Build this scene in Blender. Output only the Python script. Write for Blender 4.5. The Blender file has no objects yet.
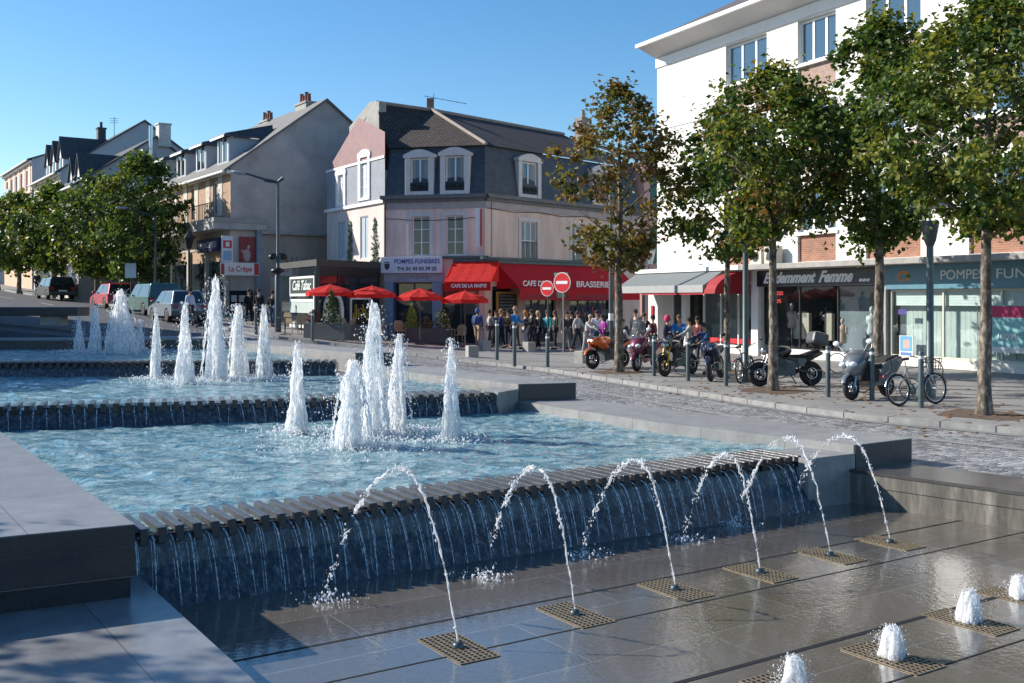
import bpy, math, random
import numpy as np
from mathutils import Vector, Matrix, noise, Euler
sc = bpy.context.scene
COL = sc.collection
R = math.radians
rnd = random.Random(11)

# ------------------------------------------------------------------ helpers
def link(o):
    COL.objects.link(o); return o
def tag(o, label=None, cat=None, group=None, kind=None):
    if label: o['label'] = label
    if cat: o['category'] = cat
    if group: o['group'] = group
    if kind: o['kind'] = kind
    return o
def thing(name, label, cat, loc=(0, 0, 0), rz=0.0, group=None):
    o = bpy.data.objects.new(name, None); link(o)
    o.empty_display_size = 0.3
    o.location = loc; o.rotation_euler = (0, 0, rz)
    return tag(o, label, cat, group)
def copy_tree(o, parent=None):
    c = o.copy(); COL.objects.link(c); c.parent = parent
    for ch in list(o.children): copy_tree(ch, c)
    return c

class MB:
    """collects shapes; build() links them as one mesh object"""
    def __init__(s, M=None):
        s.v = []; s.f = []; s.m = []; s.sm = []; s.M = M if M is not None else Matrix.Identity(4)
    def add(s, vs, fs, mi=0, smooth=False):
        n = len(s.v); M = s.M
        s.v += [tuple(M @ Vector(p)) for p in vs]
        for f in fs:
            s.f.append([i + n for i in f]); s.m.append(mi); s.sm.append(smooth)
        return s
    def face(s, pts, mi=0): return s.add(pts, [list(range(len(pts)))], mi)
    def box(s, c, d, rz=0.0, mi=0, rot=None):
        x, y, z = d[0] / 2, d[1] / 2, d[2] / 2
        m = rot.to_matrix() if rot is not None else Matrix.Rotation(rz, 3, 'Z')
        vs = [Vector(c) + m @ Vector((i * x, j * y, k * z)) for i in (-1, 1) for j in (-1, 1) for k in (-1, 1)]
        return s.add(vs, [(0, 1, 3, 2), (4, 6, 7, 5), (0, 4, 5, 1), (2, 3, 7, 6), (0, 2, 6, 4), (1, 5, 7, 3)], mi)
    def bb(s, x0, x1, y0, y1, z0, z1, mi=0):
        return s.box(((x0 + x1) / 2, (y0 + y1) / 2, (z0 + z1) / 2), (abs(x1 - x0), abs(y1 - y0), abs(z1 - z0)), 0, mi)
    def beam(s, a, b, w, h, mi=0, up=(0, 0, 1)):
        a = Vector(a); b = Vector(b); d = (b - a).normalized(); u = Vector(up)
        if abs(d.dot(u)) > .95: u = Vector((1, 0, 0))
        x = d.cross(u).normalized() * w / 2; z = x.cross(d).normalized() * h / 2
        vs = [p + i * x + k * z for p in (a, b) for i in (-1, 1) for k in (-1, 1)]
        return s.add(vs, [(0, 2, 3, 1), (4, 5, 7, 6), (0, 1, 5, 4), (2, 6, 7, 3), (0, 4, 6, 2), (1, 3, 7, 5)], mi)
    def extr(s, pts, vec, mi=0, side=None):
        n = len(pts); v = Vector(vec); vs = [Vector(p) for p in pts]; vs += [p + v for p in vs]
        s.add(vs, [list(range(n - 1, -1, -1)), list(range(n, 2 * n))], mi)
        return s.add(vs, [(i, (i + 1) % n, n + (i + 1) % n, n + i) for i in range(n)], mi if side is None else side)
    def tube(s, path, r, n=8, mi=0, cap=True, smooth=True, flat=1.0):
        P = [Vector(p) for p in path]; k = len(P); rs = r if isinstance(r, (list, tuple)) else [r] * k
        vs = []; up = None
        for i in range(k):
            t = (P[min(i + 1, k - 1)] - P[max(i - 1, 0)])
            t = t.normalized() if t.length > 1e-9 else Vector((0, 0, 1))
            if up is None:
                up = Vector((0, 0, 1)) if abs(t.z) < .9 else Vector((1, 0, 0))
            a = t.cross(up)
            if a.length < 1e-6: a = t.cross(Vector((0, 1, 0)))
            a.normalize(); b = a.cross(t).normalized(); up = b
            for j in range(n):
                q = 2 * math.pi * j / n
                vs.append(P[i] + rs[i] * (math.cos(q) * a + flat * math.sin(q) * b))
        fs = [(i * n + j, i * n + (j + 1) % n, (i + 1) * n + (j + 1) % n, (i + 1) * n + j) for i in range(k - 1) for j in range(n)]
        s.add(vs, fs, mi, smooth)
        if cap: s.add(vs[:n], [list(range(n))], mi); s.add(vs[-n:], [list(range(n - 1, -1, -1))], mi)
        return s
    def lathe(s, prof, n=16, c=(0, 0, 0), mi=0, axis='Z', smooth=True):
        vs = []
        for r, z in prof:
            for j in range(n):
                q = 2 * math.pi * j / n; x, y = r * math.cos(q), r * math.sin(q)
                p = (x, y, z) if axis == 'Z' else ((z, x, y) if axis == 'X' else (x, z, y))
                vs.append((c[0] + p[0], c[1] + p[1], c[2] + p[2]))
        k = len(prof)
        fs = [(i * n + j, i * n + (j + 1) % n, (i + 1) * n + (j + 1) % n, (i + 1) * n + j) for i in range(k - 1) for j in range(n)]
        s.add(vs, fs, mi, smooth)
        return s.add(vs, [list(range(n - 1, -1, -1)), list(range((k - 1) * n, k * n))], mi)
    def ell(s, c, r, n=10, m=7, mi=0, rot=None):
        if not isinstance(r, (list, tuple)): r = (r, r, r)
        vs = []; q = rot.to_matrix() if rot is not None else None
        for i in range(m + 1):
            a = math.pi * (i + .02) / (m + .04) 
            for j in range(n):
                b = 2 * math.pi * j / n
                p = Vector((r[0] * math.sin(a) * math.cos(b), r[1] * math.sin(a) * math.sin(b), r[2] * math.cos(a)))
                if q is not None: p = q @ p
                vs.append(Vector(c) + p)
        fs = [(i * n + j, (i + 1) * n + j, (i + 1) * n + (j + 1) % n, i * n + (j + 1) % n) for i in range(m) for j in range(n)]
        return s.add(vs, fs, mi, True)
    def torus(s, c, R_, r, axis='Y', n=24, k=8, mi=0, a0=0, a1=2 * math.pi):
        full = abs(a1 - a0) > 6.28; vs = []
        for i in range(n + (0 if full else 1)):
            a = a0 + (a1 - a0) * i / n
            for j in range(k):
                b = 2 * math.pi * j / k; q = R_ + r * math.cos(b); h = r * math.sin(b)
                p = {'Y': (q * math.cos(a), h, q * math.sin(a)), 'Z': (q * math.cos(a), q * math.sin(a), h), 'X': (h, q * math.cos(a), q * math.sin(a))}[axis]
                vs.append((c[0] + p[0], c[1] + p[1], c[2] + p[2]))
        m_ = n if full else n + 1
        fs = [(i * k + j, ((i + 1) % m_) * k + j, ((i + 1) % m_) * k + (j + 1) % k, i * k + (j + 1) % k) for i in range(n) for j in range(k)]
        return s.add(vs, fs, mi, True)
    def build(s, name, mats, parent=None, bevel=0, world=True):
        if not isinstance(mats, (list, tuple)): mats = [mats]
        off = Vector((0, 0, 0))
        if parent is not None and world:
            p = parent
            while p is not None: off += p.location; p = p.parent
        me = bpy.data.meshes.new(name)
        me.from_pydata([tuple(Vector(p) - off) for p in s.v], [], s.f)
        for m in mats: me.materials.append(m)
        me.polygons.foreach_set('material_index', s.m); me.polygons.foreach_set('use_smooth', s.sm)
        me.update()
        o = bpy.data.objects.new(name, me); link(o)
        if parent is not None: o.parent = parent
        if bevel:
            b = o.modifiers.new('bevel', 'BEVEL'); b.width = bevel; b.segments = 2; b.limit_method = 'ANGLE'; b.angle_limit = R(40)
        return o

def frame(origin, ang):
    return Matrix.Translation(Vector(origin)) @ Matrix.Rotation(ang, 4, 'Z')

# ------------------------------------------------------------------ materials
def nodes(name):
    m = bpy.data.materials.new(name); m.use_nodes = True
    nt = m.node_tree; b = nt.nodes['Principled BSDF']
    return m, nt, b, nt.nodes.new, nt.links.new
def setp(b, **k):
    for a, v in k.items():
        a = a.replace('_', ' ')
        if a in b.inputs: b.inputs[a].default_value = v
def mat(name, c, rough=.7, metal=0.0, var=.18, scale=3.0, bump=.0, bscale=30.0, spec=.5, streak=False):
    m, nt, b, N, L = nodes(name)
    tc = N('ShaderNodeTexCoord')
    nz = N('ShaderNodeTexNoise'); nz.inputs['Scale'].default_value = scale; nz.inputs['Detail'].default_value = 6; nz.inputs['Roughness'].default_value = .65
    src = tc.outputs['Object']
    if streak:
        mp = N('ShaderNodeMapping'); mp.inputs['Scale'].default_value = (1, 1, .18); L(src, mp.inputs[0]); src = mp.outputs[0]
    L(src, nz.inputs['Vector'])
    cr = N('ShaderNodeValToRGB')
    cr.color_ramp.elements[0].position = .3; cr.color_ramp.elements[1].position = .7
    cr.color_ramp.elements[0].color = (*[max(0, x * (1 - var)) for x in c], 1)
    cr.color_ramp.elements[1].color = (*[min(1, x * (1 + var)) for x in c], 1)
    L(nz.outputs['Fac'], cr.inputs[0]); L(cr.outputs[0], b.inputs['Base Color'])
    setp(b, Roughness=rough, Metallic=metal, Specular_IOR_Level=spec)
    if bump:
        n2 = N('ShaderNodeTexNoise'); n2.inputs['Scale'].default_value = bscale; n2.inputs['Detail'].default_value = 4
        L(tc.outputs['Object'], n2.inputs['Vector'])
        bp = N('ShaderNodeBump'); bp.inputs['Strength'].default_value = bump; bp.inputs['Distance'].default_value = .02
        L(n2.outputs['Fac'], bp.inputs['Height']); L(bp.outputs[0], b.inputs['Normal'])
    return m
def brickmat(name, c1, c2, mortar, w, h, ms=.01, rz=0.0, rx=0.0, rough=.8, bump=.3, off=.5, var=.25, nscale=2.0, squash=1.0):
    """brick / slab / tile pattern in object space"""
    m, nt, b, N, L = nodes(name)
    tc = N('ShaderNodeTexCoord'); mp = N('ShaderNodeMapping'); mp.vector_type = 'TEXTURE'
    mp.inputs['Rotation'].default_value = (rx, 0, rz)
    L(tc.outputs['Object'], mp.inputs[0])
    br = N('ShaderNodeTexBrick'); br.offset = off; br.squash = squash
    br.inputs['Color1'].default_value = (*c1, 1); br.inputs['Color2'].default_value = (*c2, 1); br.inputs['Mortar'].default_value = (*mortar, 1)
    br.inputs['Scale'].default_value = 1; br.inputs['Brick Width'].default_value = w; br.inputs['Row Height'].default_value = h
    br.inputs['Mortar Size'].default_value = ms; br.inputs['Mortar Smooth'].default_value = .3
    L(mp.outputs[0], br.inputs['Vector'])
    nz = N('ShaderNodeTexNoise'); nz.inputs['Scale'].default_value = nscale; nz.inputs['Detail'].default_value = 8; nz.inputs['Roughness'].default_value = .7
    L(tc.outputs['Object'], nz.inputs['Vector'])
    mr = N('ShaderNodeMapRange'); mr.inputs['From Min'].default_value = .3; mr.inputs['From Max'].default_value = .7
    mr.inputs['To Min'].default_value = 1 - var; mr.inputs['To Max'].default_value = 1 + var
    L(nz.outputs['Fac'], mr.inputs['Value'])
    mx = N('ShaderNodeVectorMath'); mx.operation = 'SCALE'
    L(br.outputs['Color'], mx.inputs[0]); L(mr.outputs[0], mx.inputs['Scale']); L(mx.outputs[0], b.inputs['Base Color'])
    bp = N('ShaderNodeBump'); bp.invert = True; bp.inputs['Strength'].default_value = bump; bp.inputs['Distance'].default_value = .01
    L(br.outputs['Fac'], bp.inputs['Height']); L(bp.outputs[0], b.inputs['Normal'])
    setp(b, Roughness=rough)
    return m

M = {}
M['asphalt'] = mat('asphalt', (.075, .078, .085), .8, var=.3, scale=1.2, bump=.4, bscale=60)
M['concrete'] = mat('concrete', (.33, .32, .30), .85, var=.2, scale=2, bump=.15)
M['granite_light'] = mat('granite_light', (.25, .25, .245), .7, var=.25, scale=5, bump=.15, bscale=80)
M['granite_dark'] = mat('granite_dark', (.045, .05, .06), .35, var=.3, scale=8, bump=.12, bscale=90)
M['slat'] = mat('slat_stone', (.082, .086, .094), .3, var=.35, scale=9, bump=.2)
M['weir_face'] = mat('weir_face', (.03, .036, .045), .22, var=.5, scale=4, streak=True, bump=.3, bscale=20)
M['black_metal'] = mat('black_metal', (.02, .022, .025), .4, .3, .2)
M['grey_metal'] = mat('grey_metal', (.09, .118, .125), .45, .3, .12)
M['dark_grey_metal'] = mat('dark_grey_metal', (.07, .09, .1), .4, .4, .15)
M['chrome'] = mat('chrome', (.55, .55, .56), .2, 1, .1)
M['white_paint'] = mat('white_paint', (.78, .78, .76), .5, var=.05)
M['rubber'] = mat('rubber', (.018, .018, .02), .75, var=.2)
M['black'] = mat('matt_black', (.008, .008, .01), .8, var=.2)

def weirface():
    m, nt, b, N, L = nodes('weir_face')
    tc = N('ShaderNodeTexCoord'); mp = N('ShaderNodeMapping'); mp.inputs['Scale'].default_value = (1, 1, .06); L(tc.outputs['Object'], mp.inputs[0])
    nz = N('ShaderNodeTexNoise'); nz.inputs['Scale'].default_value = 17; nz.inputs['Detail'].default_value = 6; nz.inputs['Roughness'].default_value = .75; L(mp.outputs[0], nz.inputs['Vector'])
    cr = N('ShaderNodeValToRGB'); e = cr.color_ramp.elements; e[0].position = .4; e[0].color = (.018, .021, .027, 1); e[1].position = .72; e[1].color = (.22, .23, .245, 1); x = e.new(.55); x.color = (.06, .065, .075, 1)
    L(nz.outputs['Fac'], cr.inputs[0]); L(cr.outputs[0], b.inputs['Base Color'])
    bp = N('ShaderNodeBump'); bp.inputs['Strength'].default_value = .6; bp.inputs['Distance'].default_value = .02; L(nz.outputs['Fac'], bp.inputs['Height']); L(bp.outputs[0], b.inputs['Normal']); setp(b, Roughness=.15, Specular_IOR_Level=.6)
    return m
M['weir_face'] = weirface()
def water_mat():
    m, nt, b, N, L = nodes('pool_water')
    tc = N('ShaderNodeTexCoord')
    mp = N('ShaderNodeMapping'); mp.inputs['Rotation'].default_value = (0, 0, R(-20)); mp.inputs['Scale'].default_value = (1, 1.7, 1); L(tc.outputs['Object'], mp.inputs[0])
    n1 = N('ShaderNodeTexNoise'); n1.inputs['Scale'].default_value = 2.1; n1.inputs['Detail'].default_value = 6; n1.inputs['Roughness'].default_value = .65; n1.inputs['Distortion'].default_value = 1.2
    L(mp.outputs[0], n1.inputs['Vector'])
    cr = N('ShaderNodeValToRGB'); e = cr.color_ramp.elements
    e[0].position = .36; e[0].color = (.06, .14, .18, 1); e[1].position = .68; e[1].color = (.43, .53, .54, 1)  # caustic mottling, bright ripples and dark reflections put into the water's colour
    x = e.new(.5); x.color = (.17, .305, .34, 1)
    L(n1.outputs['Fac'], cr.inputs[0]); L(cr.outputs[0], b.inputs['Base Color'])
    n2 = N('ShaderNodeTexNoise'); n2.inputs['Scale'].default_value = 6.5; n2.inputs['Detail'].default_value = 5; n2.inputs['Distortion'].default_value = .7
    L(mp.outputs[0], n2.inputs['Vector'])
    bp = N('ShaderNodeBump'); bp.inputs['Strength'].default_value = .8; bp.inputs['Distance'].default_value = .07
    L(n2.outputs['Fac'], bp.inputs['Height']); L(bp.outputs[0], b.inputs['Normal'])
    setp(b, Roughness=.04, IOR=1.33, Specular_IOR_Level=.8)
    return m
M['water'] = water_mat()
def foam_mat(name, c, tr, alpha_lo, scale):
    m, nt, b, N, L = nodes(name)
    tc = N('ShaderNodeTexCoord')
    setp(b, Base_Color=(*c, 1), Roughness=.25, IOR=1.33, Transmission_Weight=.0)
    t = N('ShaderNodeBsdfTranslucent'); t.inputs['Color'].default_value = (*c, 1)
    mx = N('ShaderNodeMixShader'); mx.inputs[0].default_value = tr
    L(b.outputs[0], mx.inputs[1]); L(t.outputs[0], mx.inputs[2])
    tp = N('ShaderNodeBsdfTransparent'); m2 = N('ShaderNodeMixShader')
    mp = N('ShaderNodeMapping'); mp.inputs['Scale'].default_value = (1, 1, .22); L(tc.outputs['Object'], mp.inputs[0])
    nz = N('ShaderNodeTexNoise'); nz.inputs['Scale'].default_value = scale; nz.inputs['Detail'].default_value = 4; L(mp.outputs[0], nz.inputs['Vector'])
    mr = N('ShaderNodeMapRange'); mr.inputs['From Min'].default_value = .38; mr.inputs['From Max'].default_value = .55
    mr.inputs['To Min'].default_value = alpha_lo; mr.inputs['To Max'].default_value = 1.0; L(nz.outputs['Fac'], mr.inputs['Value'])
    L(mr.outputs[0], m2.inputs[0]); L(tp.outputs[0], m2.inputs[1]); L(mx.outputs[0], m2.inputs[2])
    L(m2.outputs[0], nt.nodes['Material Output'].inputs['Surface'])
    return m
M['foam'] = foam_mat('white_foam_water', (.97, .98, .99), .5, .12, 30)
M['drop'] = foam_mat('water_drops', (.93, .95, .98), .4, .8, 20)
def clearwater():
    m, nt, b, N, L = nodes('falling_water')
    setp(b, Base_Color=(.75, .83, .9, 1), Roughness=.05, IOR=1.33, Transmission_Weight=.0)
    tp = N('ShaderNodeBsdfTransparent'); mx = N('ShaderNodeMixShader')
    tc = N('ShaderNodeTexCoord'); nz = N('ShaderNodeTexNoise'); nz.inputs['Scale'].default_value = 28; L(tc.outputs['Object'], nz.inputs['Vector'])
    mr = N('ShaderNodeMapRange'); mr.inputs['From Min'].default_value = .35; mr.inputs['From Max'].default_value = .62; mr.inputs['To Min'].default_value = .04; mr.inputs['To Max'].default_value = .75
    L(nz.outputs['Fac'], mr.inputs['Value']); L(mr.outputs[0], mx.inputs[0]); L(tp.outputs[0], mx.inputs[1]); L(b.outputs[0], mx.inputs[2])
    L(mx.outputs[0], nt.nodes['Material Output'].inputs['Surface'])
    return m
M['fall'] = clearwater()

def glass_mat(name, c=(.02, .03, .04), rough=.03):
    m, nt, b, N, L = nodes(name)
    setp(b, Base_Color=(*c, 1), Roughness=rough, IOR=1.6, Specular_IOR_Level=.6, Coat_Weight=.25, Coat_Roughness=.02)
    tc = N('ShaderNodeTexCoord'); nz = N('ShaderNodeTexNoise'); nz.inputs['Scale'].default_value = .9; nz.inputs['Detail'].default_value = 2; L(tc.outputs['Object'], nz.inputs['Vector'])
    bp = N('ShaderNodeBump'); bp.inputs['Strength'].default_value = .05; bp.inputs['Distance'].default_value = .1
    L(nz.outputs['Fac'], bp.inputs['Height']); L(bp.outputs[0], b.inputs['Normal'])
    return m
M['glass'] = glass_mat('window_glass')
M['glass_sky'] = glass_mat('sky_tinted_glass', (.03, .08, .14), .02)  # blue base colour stands in for reflected sky
def shopglass():
    m, nt, b, N, L = nodes('shop_glass')
    g = N('ShaderNodeBsdfGlossy'); g.inputs['Roughness'].default_value = .02; g.inputs['Color'].default_value = (.9, .95, 1, 1)
    t = N('ShaderNodeBsdfTransparent'); t.inputs['Color'].default_value = (.93, .97, .97, 1)
    fr = N('ShaderNodeFresnel'); fr.inputs['IOR'].default_value = 1.55
    ge = N('ShaderNodeNewGeometry'); inv = N('ShaderNodeMath'); inv.operation = 'SUBTRACT'; inv.inputs[0].default_value = 1; L(ge.outputs['Backfacing'], inv.inputs[1]); ml = N('ShaderNodeMath'); ml.operation = 'MULTIPLY'; L(fr.outputs[0], ml.inputs[0]); L(inv.outputs[0], ml.inputs[1])
    mx = N('ShaderNodeMixShader'); L(ml.outputs[0], mx.inputs[0]); L(t.outputs[0], mx.inputs[1]); L(g.outputs[0], mx.inputs[2])
    L(mx.outputs[0], nt.nodes['Material Output'].inputs['Surface'])
    return m
M['shopglass'] = shopglass()
_cache = {}
def paint(c, rough=.45, metal=0.0, var=.08, name='paint'):
    k = (tuple(round(x, 3) for x in c), rough, metal, name)
    if k not in _cache: _cache[k] = mat(name, c, rough, metal, var)
    return _cache[k]
def cloth(c):
    return paint(c, .9, 0, .2, 'cloth')

def text(name, body, size, Mx, m, parent, width=None, shear=0.0, ext=.004, bold=0.0):
    """flat lettering in the local XZ plane of Mx, reading along +X, facing -Y"""
    cu = bpy.data.curves.new(name, 'FONT'); cu.body = body; cu.size = size; cu.extrude = ext; cu.shear = shear; cu.offset = bold
    cu.align_x = 'CENTER'; cu.align_y = 'CENTER'
    t = bpy.data.objects.new(name, cu); link(t)
    dg = bpy.context.evaluated_depsgraph_get(); ev = t.evaluated_get(dg)
    me = bpy.data.meshes.new_from_object(ev)
    xs = [v.co.x for v in me.vertices]; w = max(xs) - min(xs); sx = (width / w) if width else 1.0
    off = Vector((0, 0, 0)); p = parent
    while p is not None: off += p.location; p = p.parent
    T = Mx @ Matrix.Rotation(R(90), 4, 'X') @ Matrix.Diagonal((sx, 1, 1, 1))
    for v in me.vertices: v.co = (T @ v.co) - off
    bpy.data.objects.remove(t); bpy.data.curves.remove(cu)
    me.materials.clear(); me.materials.append(m); me.update()
    o = bpy.data.objects.new(name, me); link(o); o.parent = parent
    return o

# ------------------------------------------------------------------ camera, sun, sky
F, CX, CY, CAMZ = 1050.0, 512.0, 300.0, 2.2
cam = bpy.data.cameras.new('camera'); co = bpy.data.objects.new('camera', cam); link(co)
co.location = (0, 0, CAMZ); co.rotation_euler = (R(90), 0, 0)
cam.sensor_width = 36; cam.lens = 36 * F / 1024; cam.shift_y = -(341.5 - CY) / 1024
cam.clip_start = .1; cam.clip_end = 3000
sc.camera = co
SUNH = Vector((-.97, .24)).normalized(); EL = R(30)
sd = Vector((SUNH.x * math.cos(EL), SUNH.y * math.cos(EL), math.sin(EL)))
sun = bpy.data.lights.new('sun', 'SUN'); so = bpy.data.objects.new('sun', sun); link(so)
so.rotation_euler = sd.to_track_quat('Z', 'Y').to_euler(); sun.energy = 4.6; sun.angle = R(.5); sun.color = (1, .93, .82)
w = bpy.data.worlds.new('World'); sc.world = w; w.use_nodes = True
nt = w.node_tree; sky = nt.nodes.new('ShaderNodeTexSky'); sky.sky_type = 'NISHITA'; sky.sun_disc = False
sky.sun_elevation = EL; sky.sun_rotation = math.atan2(SUNH.x, SUNH.y); sky.air_density = 1.0; sky.dust_density = .3; sky.ozone_density = 3.0; sky.altitude = 100
hs = nt.nodes.new('ShaderNodeHueSaturation'); hs.inputs['Saturation'].default_value = 1.26; hs.inputs['Hue'].default_value = .498; nt.links.new(sky.outputs[0], hs.inputs['Color']); nt.links.new(hs.outputs[0], nt.nodes['Background'].inputs[0]); nt.nodes['Background'].inputs[1].default_value = .102
sc.view_settings.view_transform = 'Standard'; sc.view_settings.look = 'None'; sc.view_settings.exposure = 0.72; sc.view_settings.gamma = 1

# ------------------------------------------------------------------ ground heights
def g(x, y):
    t = 2 - x
    if t <= 0: h = 0.0
    elif t < 6: h = .0075 * t * t
    elif t < 20: h = .27 + .09 * (t - 6)
    else: h = 1.53 + .065 * (min(t, 80) - 20)
    s = min(1, max(0, (y - 10) / 22)); s = s * s * (3 - 2 * s)
    return h * s
def px(u, D, z=None):
    x = (u - CX) / F * D
    return Vector((x, D, g(x, D) if z is None else z))
def gp(u, v, dz=0.0):
    z = 0.0
    for _ in range(30):
        D = (CAMZ - z) * F / (v - CY); x = (u - CX) / F * D; z = g(x, D) + dz
    return Vector((x, D, z))
# ------------------------------------------------------------------ ground, road, pavement
def inpoly(x, y, P):
    c = False; n = len(P); j = n - 1
    for i in range(n):
        if (P[i][1] > y) != (P[j][1] > y) and x < (P[j][0] - P[i][0]) * (y - P[i][1]) / (P[j][1] - P[i][1]) + P[i][0]: c = not c
        j = i
    return c
HOLE = [(21.5, -4.2), (5.15, 14.7), (2.9, 17.3), (.75, 20.8), (-3.2, 26.2), (-8.6, 34.2), (-18, 33.2), (-20, 25), (-11, 17.6), (-8.4, 13.5), (-6.2, 10.5), (-14, 6), (-14, -12), (21.5, -12)]
def axis(lo, hi, st, far):
    a = list(np.arange(lo, hi + 1e-6, st)); k = st
    while a[-1] < far: k *= 1.3; a.append(a[-1] + k)
    k = st
    while a[0] > -far: k *= 1.3; a.insert(0, a[0] - k)
    return a
XS = axis(-30, 24, .4, 900); YS = axis(-4, 60, .4, 900)
vs = []; fs = []
for y in YS:
    for x in XS:
        z = g(x, y) - .12
        if -20 < x < 22 and -13 < y < 33 and inpoly(x, y, HOLE): z = -1.0
        vs.append((x, y, z))
nx = len(XS)
for j in range(len(YS) - 1):
    for i in range(nx - 1): fs.append((j * nx + i, j * nx + i + 1, (j + 1) * nx + i + 1, (j + 1) * nx + i))
mb = MB(); mb.v = vs; mb.f = fs; mb.m = [0] * len(fs); mb.sm = [True] * len(fs)
tag(mb.build('ground', M['asphalt']), kind='structure')

def resample(P, Q, n):
    A = []; B = []
    for i in range(len(P) - 1):
        for k in range(n):
            t = k / n; A.append(Vector(P[i]).lerp(Vector(P[i + 1]), t)); B.append(Vector(Q[i]).lerp(Vector(Q[i + 1]), t))
    A.append(Vector(P[-1])); B.append(Vector(Q[-1])); return A, B
def smooth_line(P, n=8):
    out = []
    for i in range(len(P) - 1):
        p0 = Vector(P[max(i - 1, 0)]); p1 = Vector(P[i]); p2 = Vector(P[i + 1]); p3 = Vector(P[min(i + 2, len(P) - 1)])
        for k in range(n):
            t = k / n
            out.append(.5 * ((2 * p1) + (p2 - p0) * t + (2 * p0 - 5 * p1 + 4 * p2 - p3) * t * t + (3 * p1 - p0 - 3 * p2 + p3) * t ** 3))
    out.append(Vector(P[-1])); return out
def strip(A, B, dz, across=1, mi=0, mb=None):
    mb = mb or MB(); vs = []; n = across + 1
    for a, b in zip(A, B):
        for k in range(n):
            p = a.lerp(b, k / across); vs.append((p.x, p.y, g(p.x, p.y) + dz))
    mb.add(vs, [(i * n + k, (i + 1) * n + k, (i + 1) * n + k + 1, i * n + k + 1) for i in range(len(A) - 1) for k in range(across)], mi, True)
    return mb
def offset(P, d):
    out = []
    for i, p in enumerate(P):
        t = (P[min(i + 1, len(P) - 1)] - P[max(i - 1, 0)]).normalized(); out.append(p + Vector((-t.y, t.x)) * d)
    return out
KERB = [(30, -8), (14, 11.6), (8.73, 17.9), (6.3, 20.9), (3.9, 26.6), (2.6, 30), (.9, 34), (-1.85, 37.3), (-6, 40.3), (-10.2, 42.6), (-13.2, 46.5), (-17.6, 54.3), (-26, 66), (-37.5, 80), (-47, 94), (-90, 155)]
FARP = [(45, 0), (27, 20), (21, 28), (17, 34), (14.5, 40), (13, 45), (13, 52), (12, 62), (9, 70), (2, 72), (-4, 72), (-12, 72), (-18, 78), (-29, 90), (-40, 104), (-85, 165)]
KL = smooth_line(KERB, 10)
FL = []
for i in range(len(FARP) - 1):
    for k in range(10): FL.append(Vector(FARP[i]).lerp(Vector(FARP[i + 1]), k / 10))
FL.append(Vector(FARP[-1]))
M['pavement'] = brickmat('pavement_setts', (.22, .215, .21), (.265, .255, .245), (.14, .14, .135), .16, .11, .008, R(40), bump=.25, var=.25, nscale=.7)
KIN = offset(KL, -.3)
tag(strip(KIN, FL, 0.0, 24).build('pavement', M['pavement']), kind='structure')
# kerb: granite blocks along the pavement edge
mb = MB()
strip(KL, KIN, .004, 1, 0, mb)
vs = []
for p in KL: vs += [(p.x, p.y, g(p.x, p.y) + .004), (p.x, p.y, g(p.x, p.y) - .2)]
mb.add(vs, [(2 * i, 2 * i + 1, 2 * i + 3, 2 * i + 2) for i in range(len(KL) - 1)], 0, False)
acc = 0.0; nxt = 0.0
for i in range(len(KL) - 1):
    d = (KL[i + 1] - KL[i]); L_ = d.length
    if KL[i].y > 60: break
    while nxt < acc + L_:
        p = KL[i] + d * ((nxt - acc) / L_); t = d.normalized(); nrm = Vector((-t.y, t.x))
        q = p - nrm * .15
        mb.box((q.x, q.y, g(q.x, q.y) - .05), (.012, .318, .116), math.atan2(t.y, t.x), 1); nxt += 1.0
    acc += L_
tag(mb.build('kerb', [M['granite_light'], mat('kerb_joint', (.12, .12, .12), .9)]), kind='structure')
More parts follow.
